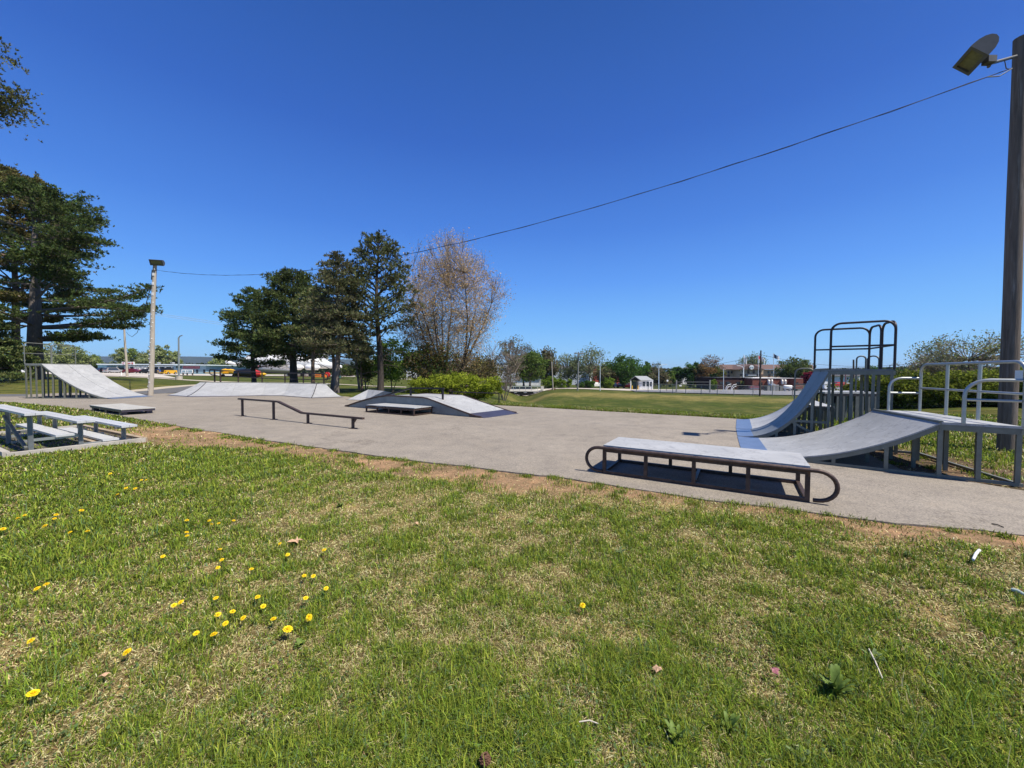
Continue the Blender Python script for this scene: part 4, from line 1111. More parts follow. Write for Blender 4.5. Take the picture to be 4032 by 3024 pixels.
bs = B(-520, 24)
pine('overhanging_pine', 'near pine beyond the left edge of which only branch tips show high up', bs, 24.5, lambda t, az: 8.1 if (abs(t - .725) < .016 or abs(t - .82) < .012) and math.cos(az) > .9 else 4.9, seed=13, style='white', trunk_r=.4, bark=m_barkgrey, col=(.046, .050, .020), h0=.35, nb=110, tuft=.20, dens=1.7, azb=lambda rg, i: rg.normal() * .2 if rg.random() < .5 else rg.uniform(0, 6.283), group='pines at the left edge', flat=.6)
bs = B(-40, 36); 
pine('young_pine', 'low bushy pine at the left edge beneath the bigger pines', bs, 7.0, lambda t, az: 3.4 * (1.1 - t), seed=14, style='white', trunk_r=.16, col=(.050, .062, .022), h0=.08, nb=46, tuft=.32, dens=1.2, group='pines at the left edge')

# ---- the group behind the wide quarter pipe
bs = B(1000, 45); bs.z = 0
pine('white_pine', 'dark rounded white pine on the left flank of the middle group of trees', bs, zat(985, 1150, 45), lambda t, az: ellip([(.1, 2.4), (.25, 3.6), (.5, 3.5), (.75, 2.6), (1, .5)])(t), seed=21, style='white', trunk_r=.22, col=(.028, .040, .014), h0=.16, nb=50, tuft=.28, dens=1.0, group='conifers in the middle group', flat=.5)
bs = vec(P(1158, 1512, 41).x, 41, 0.0)
pine('white_pine', 'broad dark white pine with a thick black trunk behind the wide quarter pipe', bs, zat(1180, 1085, 41), lambda t, az: ellip([(.15, 2.0), (.28, 4.3), (.45, 4.0), (.6, 3.4), (.75, 2.9), (.9, 2.3), (1, .7)])(t), seed=22, style='white', trunk_r=.36, bark=m_barkdark, col=(.031, .040, .014), h0=.22, nb=66, tuft=.28, dens=.95, dead=12, group='conifers in the middle group', flat=.5)
bs = vec(P(1236, 1515, 38).x, 38, 0.0)
pine('scrub_pine', 'olive pine with a thin bare trunk just right of the thick black trunk', bs, zat(1236, 1150, 38), lambda t, az: ellip([(.3, 1.2), (.45, 2.6), (.7, 2.0), (1, .5)])(t), seed=23, style='red', trunk_r=.15, bark=m_barkpink, col=(.045, .052, .020), h0=.32, nb=42, tuft=.26, dens=1.3, dead=14, group='conifers in the middle group')
bs = G(1331, 1546); bs = vec(bs.x, bs.y, 0)
pine('spruce', 'narrow pointed spruce on a grey trunk between the broad pine and the tall pine', bs, zat(1338, 1000, bs.y), lambda t, az: ellip([(.2, .9), (.32, 2.4), (.5, 2.2), (.7, 1.6), (.85, 1.0), (1, .25)])(t), seed=24, style='spruce', trunk_r=.17, bark=m_barkgrey, col=(.045, .046, .023), h0=.26, nb=80, tuft=.24, dens=1.2, dead=12, lean=(.004, 0), group='conifers in the middle group')
bs = G(1308, 1540); bs = vec(bs.x, bs.y, 0)
pine('scrub_pine', 'thin scraggly pine with mostly dead lower branches close beside the narrow spruce', bs, zat(1300, 1230, bs.y), lambda t, az: ellip([(.3, .8), (.6, 1.7), (1, .4)])(t), seed=25, style='red', trunk_r=.13, bark=m_barkpink, col=(.045, .050, .022), h0=.42, nb=30, tuft=.26, dens=1.0, dead=16, group='conifers in the middle group')
bs = G(1492, 1541); bs = vec(bs.x, bs.y, 0)
pine('red_pine', 'tallest red pine with open tufted branches left of the budding maple', bs, zat(1490, 945, bs.y), lambda t, az: ellip([(.28, 1.2), (.42, 3.4), (.55, 3.2), (.68, 2.5), (.80, 2.1), (.9, 1.6), (1, .5)])(t), seed=26, style='red', trunk_r=.22, bark=m_barkdark, col=(.040, .044, .020), h0=.34, nb=50, tuft=.26, dens=.8, dead=30, group='conifers in the middle group', flat=.6)
for i, (px, by, tp_) in enumerate(((1411, 1532, 1290), (1426, 1532, 1300))):
    b_ = G(px, by); pine('slim_pine', ['slim pine on a pale bare trunk standing left of the tallest red pine', 'slim pine on a reddish bare trunk just left of the tallest red pine'][i], vec(b_.x, b_.y, 0), zat(px, tp_, b_.y),
        lambda t, az: 1.3 * (1.1 - t), seed=27 + i, style='red', trunk_r=.07, bark=m_barkpink if i else m_barkgrey, col=(.045, .052, .022), h0=.5, nb=20, tuft=.24, dens=.9, dead=6, group='conifers in the middle group')
# budding maple
bs = B(1770, 36)
RUST = ((.30, .205, .110), (.38, .28, .17), (.24, .165, .070), (.19, .165, .065))
broadleaf('budding_maple', 'tall round maple in thin pinkish brown bud with many fine upright branches', bs, zat(1770, 950, 36) - bs.z, 9.4, seed=31, trunk_r=.24, bark=m_barkdark, cols=RUST, wts=(.35, .3, .2, .15), leaf=.06, trunk_h=.13, shape='maple', stems=9, leafn=36000, clus=800, upright=1.0, twig=1.6, fill=.05, spread=.72)
# undergrowth and saplings round the trunks
broadleaf('sapling', 'bright green maple sapling round the foot of the tallest red pine', vec(*G(1545, 1534).xy, 0), 4.6, 3.2, seed=32, trunk_r=.06, cols=((.075, .125, .022), (.10, .15, .03)), leaf=.10, leafn=4200, clus=70, stems=3, trunk_h=.12, group='saplings in the middle group')
broadleaf('sapling', 'yellow green sapling just left of the tallest red pine trunk', vec(*G(1440, 1530).xy, 0), 4.4, 2.8, seed=33, trunk_r=.06, cols=((.060, .085, .018), (.07, .09, .02)), leaf=.10, leafn=3200, clus=60, stems=3, trunk_h=.2, group='saplings in the middle group')
broadleaf('sapling', 'thin grey barked sapling with sparse pale leaves between the tall pine and the maple', B(1640, 40), 9.5, 5.0, seed=34, trunk_r=.09, cols=((.085, .105, .04), (.10, .10, .05)), leaf=.08, leafn=4200, clus=110, stems=3, trunk_h=.12, upright=.9, group='saplings in the middle group')
broadleaf('sapling', 'olive green sapling under the left side of the budding maple', B(1700, 34), 4.6, 4.2, seed=35, trunk_r=.07, cols=((.060, .085, .02), (.09, .07, .03)), leaf=.10, leafn=5200, clus=90, stems=4, trunk_h=.05, group='saplings in the middle group')
broadleaf('sapling', 'brownish shrub under the right side of the budding maple', B(1850, 38), 4.6, 5.6, seed=36, trunk_r=.07, cols=((.10, .075, .035), (.09, .09, .03), (.07, .06, .03)), leaf=.10, leafn=6200, clus=100, stems=4, trunk_h=.05, group='saplings in the middle group')
broadleaf('bare_tree', 'leafless grey twiggy tree right of the budding maple', B(1985, 46), 7.5, 5.6, seed=37, trunk_r=.10, bark=m_twig, cols=((.16, .12, .09),), leaf=.05, leafn=1800, clus=150, stems=5, trunk_h=.08, upright=1.1, shape='vase', twig=3)
# broad shrub behind the fun box
bs = vec(-3.15, 22.4, Tz(-3.1, 22.4))
broadleaf('broad_shrub', 'broad low bright yellow green shrub at the edge of the pad behind the fun box', bs, 1.50, 5.2, seed=41, trunk_r=.03, cols=((.135, .165, .016), (.185, .21, .026), (.095, .12, .014)), leaf=.055, leafn=30000, clus=300, stems=5, trunk_h=.02, D=3.2, cat='shrub', fill=.5, twig=False)

# ---- thicket on the right
TH = ((.085, .110, .016), (.125, .145, .022), (.060, .075, .014))
hed = [(3395, 27, 1500, 3.4), (3500, 25.5, 1478, 3.6), (3600, 24.5, 1466, 4.0), (3710, 24, 1462, 4.0), (3815, 24.5, 1474, 4.0), (3915, 23, 1462, 4.2), (4030, 22, 1452, 4.4), (4150, 21.5, 1450, 4.4)]
lab = ['small green thicket shrub at the left end of the hedge behind the tallest quarter pipe', 'second green thicket shrub, behind the end post of the tallest quarter pipe', 'tall green thicket shrub behind the left posts of the bright guard rail',
       'rounded green thicket shrub behind the middle of the bright guard rail', 'darker green thicket shrub behind the right half of the bright guard rail', 'dense green thicket shrub just left of the thick wooden pole', 'green thicket shrub at the right edge just behind the thick wooden pole', 'last green thicket shrub, cut by the right edge']
for i, (px, d, h, w_) in enumerate(hed):
    h = P(px, h, d).z - B(px, d).z
    broadleaf('thicket_shrub', lab[i], B(px, d), h, w_, seed=50 + i, trunk_r=.05, cols=TH, wts=(.4, .35, .25), leaf=.075, leafn=9000, clus=130, stems=4, trunk_h=.03, cat='shrub', group='shrubs of the thicket on the right', fill=.3, squash=1)
broadleaf('thin_tree', 'airy spreading young tree with pale leaves rising above the thicket left of the pole', B(3830, 30), zat(3830, 1335, 30) - Tz(30, 30) + .2, 7.0, seed=60, trunk_r=.11, bark=m_barkdark, cols=((.12, .14, .05), (.16, .15, .09)), leaf=.075, leafn=4600, clus=110, trunk_h=.42, shape='dome', upright=.3, spread=.8)
broadleaf('thin_tree', 'small grey blossom coloured tree above the thicket', B(3700, 33), zat(3700, 1392, 33) - Tz(33, 33), 3.6, seed=61, trunk_r=.08, cols=((.20, .17, .14), (.14, .13, .08)), leaf=.07, leafn=2400, clus=60, trunk_h=.35, upright=.5)
broadleaf('thin_tree', 'wispy young tree top above the left part of the thicket', B(3625, 34), zat(3625, 1420, 34) - Tz(33, 34), 3.4, seed=62, trunk_r=.07, cols=((.12, .13, .06), (.16, .14, .09)), leaf=.07, leafn=1500, clus=50, trunk_h=.3, upright=.7)
# ================================================================== everything beyond the park
m_blue = M('blue_siding', (.10, .22, .30), .7, var=.08, scale=.5)
m_paleblue = M('pale_blue_siding', (.22, .34, .40), .7, var=.06, scale=.5)
m_fascia = M('pale_fascia', (.62, .70, .72), .6, var=.05)
m_dark = M('dark_opening', (.012, .013, .015), .4, var=.1)
m_glass = M('window_glass', (.03, .04, .05), .12, var=.2, spec=.8)
m_redp = M('red_paint', (.50, .03, .03), .5, var=.08)
m_redsign = M('dark_red_panel', (.28, .10, .12), .6, var=.1)
m_whitew = M('white_wall', (.78, .78, .76), .6, var=.04, scale=.4)
m_greyw = M('light_grey_siding', (.50, .54, .58), .65, var=.06, scale=.5)
m_redw = M('red_painted_wall', (.42, .07, .045), .7, var=.1, scale=.6)
m_brick = M('brown_brick', (.17, .055, .038), .85, var=.2, scale=3)
m_tanb = M('tan_brick', (.52, .37, .24), .85, var=.1, scale=1.5)
m_roofb = M('brown_shingle_roof', (.135, .085, .070), .9, var=.15, scale=2)
m_roofg = M('pale_grey_roof', (.30, .315, .32), .6, var=.08)
m_roofd = M('dark_roof', (.06, .06, .065), .8, var=.15)
m_tire = M('black_rubber', (.012, .012, .012), .8, var=.1)
m_yellow = M('yellow_paint', (.72, .40, .02), .4, var=.06)
m_orange = M('orange_paint', (.75, .20, .03), .45, var=.08)
m_navy = M('dark_blue_paint', (.015, .025, .06), .3, var=.1)
m_maroon = M('maroon_paint', (.10, .008, .012), .3, var=.1)
m_blackp = M('black_paint', (.010, .010, .012), .3, var=.1)
m_silver = M('silver_paint', (.45, .42, .38), .35, metal=.4, var=.05)
m_drab = M('dark_green_paint', (.035, .045, .035), .45, var=.1)
m_polec = M('concrete_grey_pole', (.22, .22, .205), .7, var=.08)
m_polew = M('brown_utility_pole', (.10, .075, .06), .9, var=.25, scale=3)
m_plantg = M('dark_box_green', (.03, .055, .04), .6, var=.1)

def col_x(px, d): return P(px, 1470, d).x
def pbox(name, mat, parent, px0, px1, y0, y1, d, dep, **kw):
    """a box whose front face spans px0..px1 and y0..y1 of the photograph when it stands at depth d"""
    a, b = P(px0, y0, d), P(px1, y1, d); x0, x1 = sorted((a.x, b.x)); z0, z1 = sorted((a.z, b.z))
    mb = MB(); mb.hexa([(x0, d, z0), (x1, d, z0), (x1, d + dep, z0), (x0, d + dep, z0)], [(x0, d, z1), (x1, d, z1), (x1, d + dep, z1), (x0, d + dep, z1)])
    return mb.build(name, mat, parent, **kw)
def thing(name, px, d, label, cat, group=None):
    b = B(px, d); return empty(name, b, label, cat, group)
def ground_y(px, d):
    b = B(px, d); v = CM.transposed() @ (b - Vector((0, 0, EYE))); return 1512 + v.y / v.z * FPX   # image row of the ground there
# NB v.z is negative looking forward
def gy(px, d):
    b = B(px, d); v = CM.transposed() @ (b - Vector((0, 0, EYE))); return 1512 - FPX * v.y / -v.z
# ---- long blue building across the car park
d = 134
rt = thing('commercial_building', 640, d, 'long low blue strip building with white columns, beyond the car park on the left', 'building')
gb = 1481
pbox('wall', m_blue, rt, 385, 640, 1438, gb, d + 3.2, 22); pbox('wall', m_blue, rt, 640.5, 682, 1438, gb, d + 3.2, 22)
pbox('wall', m_paleblue, rt, 683, 810, 1438, gb, d - .5, 24)
pbox('roof', m_fascia, rt, 380, 732, 1432, 1438.5, d - .6, 26); pbox('roof', m_fascia, rt, 683, 815, 1435, 1439, d - 1.2, 25.5)
pbox('canopy_edge', m_fascia, rt, 492, 682, 1440.5, 1444.5, d - .2, 3.2)
for px in (459, 492, 508, 528, 543, 560, 577, 600, 624, 650, 676):
    pbox('column', m_whitew, rt, px - 1.4, px + 1.4, 1443, gb, d - .1, .4)
for a, b in ((430, 456), (462, 489), (495, 505), (511, 525), (580, 597), (604, 620), (628, 646), (655, 672)):
    pbox('shop_opening', m_dark, rt, a, b, 1447, gb - 1, d + 3.1, .2)
for a, b in ((402, 414), (441, 448)): pbox('window', m_glass, rt, a, b, 1452, 1462, d + 3.05, .1)
for a, b in ((757, 764), (772, 780), (800, 808)): pbox('window', m_glass, rt, a, b, 1455, 1469, d - .55, .1)
pbox('notice_panel', m_redsign, rt, 719, 786, 1441.5, 1452, d - .6, .1)
pbox('notice_panel', m_plantg, rt, 693, 714, 1441.5, 1450, d - .6, .1)
for px in (673, 676, 620): pbox('roof_vent', m_silver, rt, px - 2, px + 3, 1426, 1432, d + 6, 1)
# roof sign with its red lettering
def textobj(name, txt, mat, parent, loc, size, rz=0, ext=.03):
    cu = bpy.data.curves.new(name, 'FONT'); cu.body = txt; cu.size = size; cu.extrude = ext; cu.align_x = 'CENTER'; cu.align_y = 'CENTER'
    cu.materials.append(mat); o = bpy.data.objects.new(name, cu); C.objects.link(o); o.parent = parent
    me_ = bpy.data.meshes.new_from_object(o); bpy.data.objects.remove(o)
    mw = Matrix.Rotation(math.pi / 2, 4, 'X'); me_.transform(mw); me_.materials.clear(); me_.materials.append(mat)
    o = bpy.data.objects.new(name, me_); C.objects.link(o); o.parent = parent; o.location = Vector(loc) - wloc(parent); return o
sg = thing('shop_sign', 504, d - 1.5, 'white rectangular roof sign with red lettering behind the leaning pole', 'sign')
pbox('sign_board', m_whitew, sg, 479, 527, 1424.5, 1437, d - 1.5, .3)
c_ = P(503, 1430.5, d - 1.56); textobj('lettering', 'C  mm &', m_redp, sg, c_, 1.0)
sg = thing('banner_board', 551, d - 3, 'white framed board with a red lower half among the parked cars', 'sign')
pbox('board', m_whitew, sg, 531, 573, 1447, 1466.5, d - 3, .2); pbox('lower_panel', m_redp, sg, 534, 569.5, 1456, 1464.5, d - 3.05, .04)
for a, b in ((535, 548), (552, 568)):
    for y in (1450, 1454): pbox('text_strip', m_blackp, sg, a, b, y - 1, y + .4, d - 3.04, .03)
for px in (551, 552.5): pass
pbox('leg', m_whitew, sg, 550.5, 552.5, 1466.5, gb - 4, d - 3, .15)
# triple panel board on posts
sg = thing('notice_board', 735, 96, 'white three panel notice board on posts left of the wide quarter pipe', 'sign')
by = gy(735, 96)
pbox('board', m_whitew, sg, 714, 758, 1455, 1468, 96, .15)
for a, b in ((717, 729), (733, 738), (741, 756)): pbox('panel', m_paleblue, sg, a, b, 1458.5, 1465, 95.95, .04)
for px in (719, 735, 756): pbox('post', m_polew, sg, px - 1.3, px + 1.3, 1460, by, 96.2, .3)

# ---- vehicles
def make_car(name, label, px, d, rz, paint, L=4.5, Wd=1.8, H=1.45, kind='car', group='vehicles parked in the car parks', loc=None):
    base = loc if loc else B(px, d)
    base = base.copy(); base.z += .12
    root = empty(name, base, label, 'car' if kind != 'truck' else 'truck', group)
    m = Matrix.Rotation(rz, 3, 'Z')
    def tp(x, y, z): return base + m @ Vector((x, y, z))
    if kind == 'suv': prof = [(-.5, .45), (-.5, .95), (-.47, 1.02), (-.40, H), (.18, H), (.30, 1.05), (.48, .95), (.5, .75), (.5, .35)]
    elif kind == 'jeep': prof = [(-.5, .55), (-.5, 1.15), (.5, 1.15), (.5, .6)]
    else: prof = [(-.5, .38), (-.5, .85), (-.44, .92), (-.28, H), (.10, H), (.28, .92), (.48, .80), (.5, .62), (.5, .30)]
    prof = [(x * L, z) for x, z in prof]; full = prof + [(L * .5, .22), (-L * .5, .22)]
    n = len(full); inset = [(.12 if z > 1.0 and kind != 'jeep' else 0) for x, z in full]
    vs = [tp(x, -Wd / 2 + i_, z) for (x, z), i_ in zip(full, inset)] + [tp(x, Wd / 2 - i_, z) for (x, z), i_ in zip(full, inset)]
    fs = [tuple(range(n)), tuple(reversed(range(n, 2 * n)))] + [(i, i + n, (i + 1) % n + n, (i + 1) % n) for i in range(n)]
    mb = MB(); mb.add(vs, fs); mb.build('body', paint, root)
    if kind == 'jeep':
        mb = MB(); q = [(-.47, 1.15), (.12, 1.15), (.08, 1.75), (-.45, 1.75)]
        vs = [tp(x * L, -Wd / 2 + .08, z) for x, z in q] + [tp(x * L, Wd / 2 - .08, z) for x, z in q]
        mb.add(vs, [(0, 1, 2, 3), (7, 6, 5, 4), (0, 4, 5, 1), (1, 5, 6, 2), (2, 6, 7, 3), (3, 7, 4, 0)]); mb.build('soft_top', m_blackp, root)
    else:
        zb, x0, x1 = .96, -.40 if kind == 'suv' else -.36, .22
        for s in (-1, 1):
            y = s * (Wd / 2 - .10); mb = MB(); v_ = [tp(x0 * L, y + s * .085, zb), tp(x1 * L, y + s * .085, zb), tp((.12 if kind == 'suv' else .07) * L, y - s * .015, H - .1), tp((-.37 if kind == 'suv' else -.25) * L, y - s * .015, H - .1)]
            mb.add(v_, [(0, 1, 2, 3) if s < 0 else (3, 2, 1, 0)]); mb.build('side_window', m_glass, root)
        mb = MB(); xr = (-.48 if kind == 'suv' else -.415) * L; xt = (-.41 if kind == 'suv' else -.30) * L
        mb.add([tp(xr - .03, Wd / 2 - .2, 1.0), tp(xr - .03, -Wd / 2 + .2, 1.0), tp(xt - .03, -Wd / 2 + .25, H - .08), tp(xt - .03, Wd / 2 - .25, H - .08)], [(0, 1, 2, 3)]); mb.build('rear_window', m_glass, root)
    for sx in (-.33, .33):
        for s in (-1, 1):
            r = .42 if kind == 'jeep' else .32; c = tp(sx * L, s * (Wd / 2 - .08), r - .12); ax = m @ Vector((0, .11, 0))
            mb = MB(); mb.tube([c - ax * 1.0, c + ax * 1.2 * 1.0], r, 14); w_ = mb.build('wheel', m_tire, root)
            mb = MB(); mb.tube([c - ax * 1.25 * (1 if s < 0 else -1), c - ax * 1.30 * (1 if s < 0 else -1)], r * .55, 10); mb.build('rim', m_silver, w_)
    for s in (-1, 1):
        mb = MB(); c = tp(-.505 * L, s * (Wd / 2 - .2), .8); mb.box(c, (.05, .26, .14), rz); mb.build('tail_light', m_redp, root)
    if kind == 'jeep':
        c = tp(-.56 * L, 0, .95); ax = m @ Vector((.12, 0, 0)); mb = MB(); mb.tube([c - ax, c + ax], .38, 14); mb.build('spare_wheel', m_tire, root)
    return root
make_car('parked_car', 'dark blue car at the left end of the row before the blue building', 401, 126, R(20), m_navy)
make_car('parked_car', 'black crossover beside the silver one before the blue building', 422, 125, R(75), m_blackp, kind='suv', H=1.65)
make_car('parked_car', 'silver and tan crossover seen from behind before the blue building', 446, 124, R(78), m_silver, kind='suv', H=1.65)
make_car('parked_car', 'maroon car right of the leaning pole', 522, 124, R(12), m_maroon)
make_car('parked_car', 'black car half hidden behind the light pole, left side', 588, 124, R(10), m_blackp)
make_car('parked_car', 'black car just right of the light pole', 612, 123, R(15), m_blackp)
make_car('jeep', 'yellow open off road vehicle with black tyres, left of its twin', 646, 112, R(150), m_yellow, L=3.9, kind='jeep')
make_car('jeep', 'yellow off road vehicle seen from behind with its black spare wheel', 664, 110, R(95), m_yellow, L=3.9, kind='jeep')
make_car('parked_car', 'white car glimpsed between the trunks at the left edge', 100, 95, R(5), m_whitew, L=5, H=1.6, kind='suv')
for i, (px, dd_, p_, lb_) in enumerate(((2415, 116, m_navy, 'dark blue car under the round dense tree, leftmost of three'), (2445, 118, m_navy, 'dark blue car under the round dense tree, middle of three'), (2468, 115, m_maroon, 'plum coloured car under the round dense tree, rightmost of three'))):
    make_car('parked_car', lb_, px, dd_, R(60 + 10 * i), p_)
make_car('parked_car', 'dark grey car behind the shrub left of the white barked tree', 2296, 122, R(10), M('dark_grey_paint', (.05, .06, .07), .35))
make_car('parked_car', 'small white car beyond the thin white flag pole', 2347, 122, R(20), m_whitew)
for i, (px, p_, lb_) in enumerate(((3310, m_redp, 'red car before the distant white house'), (3382, m_navy, 'blue car seen through the posts of the tallest quarter pipe'), (3402, m_navy, 'second blue car seen through the posts of the tallest quarter pipe'), (3452, m_blackp, 'dark car at the far car park behind the ramp posts'), (3472, m_whitew, 'white car at the right end of the far car park behind the ramp posts'))):
    make_car('parked_car', lb_, px, 108, R(15 * i), p_)

# ---- aircraft on display behind the conifers
def fuselage(mb, pts, radii, seg=16): mb.tube([Vector(p) for p in pts], radii, seg)
d = 105
zg = Tz(col_x(1100, d), d)
rt = thing('patrol_aircraft', 1120, d, 'large white display aircraft half hidden behind the broad dark pine', 'aircraft')
def A(px, py, dd=d): return P(px, py, dd)
mb = MB(); n_ = [A(950, 1426), A(958, 1424), A(985, 1419), A(1040, 1416), A(1100, 1418), A(1180, 1424), A(1240, 1430), A(1290, 1437), A(1345, 1444)]
fuselage(mb, n_, [.15, .8, 1.5, 1.75, 1.8, 1.8, 1.5, 1.0, .35]); mb.build('fuselage', m_whitew, rt)
mb = MB(); mb.tube([A(889, 1424), A(893, 1425), A(925, 1433), A(955, 1430)], [.25, .50, .32, .30], 10); mb.build('probe_boom', m_whitew, rt)
mb = MB(); w0, w1 = A(1070, 1440, d + 1), A(1420, 1449, d + 9)
mb.hexa([(w0.x, d - 1, w0.z - .15), (w1.x, d + 8, w1.z - .1), (w1.x, d + 10, w1.z - .1), (w0.x, d + 3.5, w0.z - .15)], [(w0.x, d - 1, w0.z + .25), (w1.x, d + 8, w1.z + .15), (w1.x, d + 10, w1.z + .15), (w0.x, d + 3.5, w0.z + .25)]); mb.build('wing', m_whitew, rt)
mb = MB(); a = A(1180, 1400); 
mb.hexa([A(1180, 1424), A(1290, 1437), A(1290, 1437, d + .4), A(1180, 1424, d + .4)], [A(1255, 1368), A(1300, 1366), A(1300, 1366, d + .4), A(1255, 1368, d + .4)]); mb.build('tail_fin', m_whitew, rt)
for px in (1020, 1160, 1225):
    mb = MB(); mb.tube([A(px - 22, 1446, d - 2), A(px - 18, 1446, d - 2), A(px + 24, 1447, d - 2), A(px + 34, 1445, d - 2)], [.25, .75, .7, .3], 12); mb.build('engine', m_drab if px == 1020 else m_whitew, rt)
for px in (985, 1130, 1150): pbox('landing_leg', m_silver, rt, px - 1, px + 1, 1430, gy(px, d), d, .3)
d = 84
rt = thing('trainer_aircraft', 908, d, 'small yellow propeller trainer aircraft on display', 'aircraft')
mb = MB(); fuselage(mb, [A(874, 1464, d), A(878, 1463, d), A(893, 1462, d), A(910, 1462, d), A(925, 1466, d), A(950, 1469, d)], [.15, .55, .62, .6, .42, .15]); mb.build('fuselage', m_yellow, rt)
mb = MB(); mb.tube([A(890, 1456, d), A(897, 1453, d), A(908, 1453, d), A(918, 1458, d)], [.1, .38, .38, .1], 10); mb.build('canopy', m_glass, rt)
mb = MB(); q0, q1 = A(886, 1468, d), A(918, 1468, d); mb.hexa([(q0.x, d - 5.5, q0.z - .1), (q1.x - .6, d - 5.5, q0.z - .1), (q1.x - .6, d + 5.5, q0.z - .1), (q0.x, d + 5.5, q0.z - .1)], [(q0.x, d - 5.5, q0.z + .08), (q1.x - .6, d - 5.5, q0.z + .08), (q1.x - .6, d + 5.5, q0.z + .08), (q0.x, d + 5.5, q0.z + .08)]); mb.build('wing', m_yellow, rt)
mb = MB(); mb.hexa([A(940, 1467, d), A(951, 1468, d), A(951, 1468, d + .1), A(940, 1467, d + .1)], [A(944, 1455, d), A(950, 1455, d), A(950, 1455, d + .1), A(944, 1455, d + .1)]); mb.build('tail_fin', m_yellow, rt)
for px, dz in ((880, 0), (897, -1.5), (900, 1.5)):
    b_ = B(px, d); mb = MB(); mb.tube([vec(b_.x, d + dz, b_.z + .3), vec(b_.x, d + dz, zat(px, 1468, d))], .06, 6); mb.build('landing_leg', m_silver, rt)
    mb = MB(); mb.tube([vec(b_.x, d + dz - .1, b_.z + .28), vec(b_.x, d + dz + .1, b_.z + .28)], .28, 12); mb.build('wheel', m_tire, rt)
d = 80
rt = thing('jet_aircraft', 1000, d, 'black display aircraft with a red and yellow nose cone', 'aircraft')
mb = MB(); fuselage(mb, [A(925, 1470, d), A(940, 1469, d), A(975, 1469, d), A(1005, 1471, d)], [.5, .85, .95, .80]); mb.build('fuselage', m_blackp, rt)
mb = MB(); fuselage(mb, [A(1005.2, 1471, d), A(1018, 1472.5, d), A(1031, 1474, d)], [.80, .66, .46]); mb.build('nose_band', m_redp, rt)
mb = MB(); fuselage(mb, [A(1031.2, 1474, d), A(1042, 1474, d), A(1050, 1474, d)], [.46, .28, .03]); mb.build('nose_cone', m_yellow, rt)
for px in (960, 1000): b_ = B(px, d); mb = MB(); mb.tube([vec(b_.x, d, b_.z + .2), vec(b_.x, d, zat(px, 1472, d))], .09, 6); mb.build('landing_leg', m_silver, rt)
d = 92
rt = thing('transport_aircraft', 1075, d, 'grey bellied twin engine display aircraft right of the black one', 'aircraft')
mb = MB(); fuselage(mb, [A(1020, 1455, d), A(1028, 1454, d), A(1060, 1453, d), A(1110, 1456, d), A(1160, 1460, d)], [.2, .9, 1.1, .9, .4]); mb.build('fuselage', m_silver, rt)
mb = MB(); mb.tube([A(1018, 1444, d + 2), A(1090, 1446, d + 2)], .35, 8); mb.build('wing_edge', m_redsign, rt)
for px in (1040, 1130): b_ = B(px, d); mb = MB(); mb.tube([vec(b_.x, d, b_.z + .1), vec(b_.x, d, zat(px, 1458, d))], .12, 6); mb.build('landing_leg', m_silver, rt)
d = 86
rt = thing('orange_container', 1258, d, 'orange box shaped equipment carrier behind the right end of the dark railing', 'equipment')
pbox('box_body', m_orange, rt, 1240, 1262, 1470, 1487, d, 2.2); pbox('engine_bay', m_drab, rt, 1262.5, 1274, 1472, 1486, d + .3, 1.6); pbox('box_body', m_orange, rt, 1274.5, 1280, 1471, 1486, d, 2)
for px in (1245, 1272): b_ = B(px, d); mb = MB(); mb.tube([vec(b_.x, d + .1, b_.z + .35), vec(b_.x, d + .4, b_.z + .35)], .35, 12); mb.build('wheel', m_tire, rt)
rt = thing('red_radar_dish', 1290, d + 1, 'round red disc standing next to the orange equipment carrier', 'equipment')
c_ = P(1289, 1476, d + 1); mb = MB(); mb.tube([c_ - Vector((0, .2, 0)), c_ + Vector((0, .2, 0))], .62, 18); mb.build('disc', m_redp, rt); pbox('leg', m_silver, rt, 1288, 1290, 1482, gy(1289, d + 1), d + 1, .2)
rt = thing('flatbed_truck', 1190, 95, 'white and red truck half hidden behind the thick black trunk', 'truck')
pbox('cab', m_whitew, rt, 1215, 1228, 1470, 1487, 95, 2.2); pbox('load_bed', m_redsign, rt, 1126, 1214, 1481, 1487, 95, 2.4); pbox('cargo', m_silver, rt, 1160, 1205, 1472, 1480.5, 95.2, 2)
for px in (1140, 1190, 1222): b_ = B(px, 95); mb = MB(); mb.tube([vec(b_.x, 94.9, b_.z + .45), vec(b_.x, 95.3, b_.z + .45)], .45, 12); mb.build('wheel', m_tire, rt)
rt = thing('green_bin', 1325, 84, 'small teal bin between the two pale slim trunks', 'bin')
pbox('bin_body', M('teal_plastic', (.02, .16, .12), .5), rt, 1316, 1334, 1478, 1489, 84, 1); pbox('bin_lid', m_drab, rt, 1315, 1335, 1476, 1478, 83.9, 1.2)
# white building glimpsed left of the maple
rt = thing('white_building', 1610, 150, 'white two storey building glimpsed between the saplings and the maple', 'building')
pbox('wall', m_whitew, rt, 1600, 1636, 1446, gy(1610, 150), 150, 14); pbox('roof', m_roofd, rt, 1597, 1639, 1440, 1446, 149.5, 15)
for a in (1606, 1618): pbox('window', m_glass, rt, a, a + 6, 1450, 1460, 149.9, .1)
rt = thing('long_white_roofed_building', 1900, 175, 'long low building with a white roof edge behind the brown shrub and bare trees', 'building')
pbox('wall', m_greyw, rt, 1840, 2050, 1448, gy(1950, 175), 175, 25); pbox('roof', m_whitew, rt, 1835, 2055, 1437, 1448, 174.5, 26)

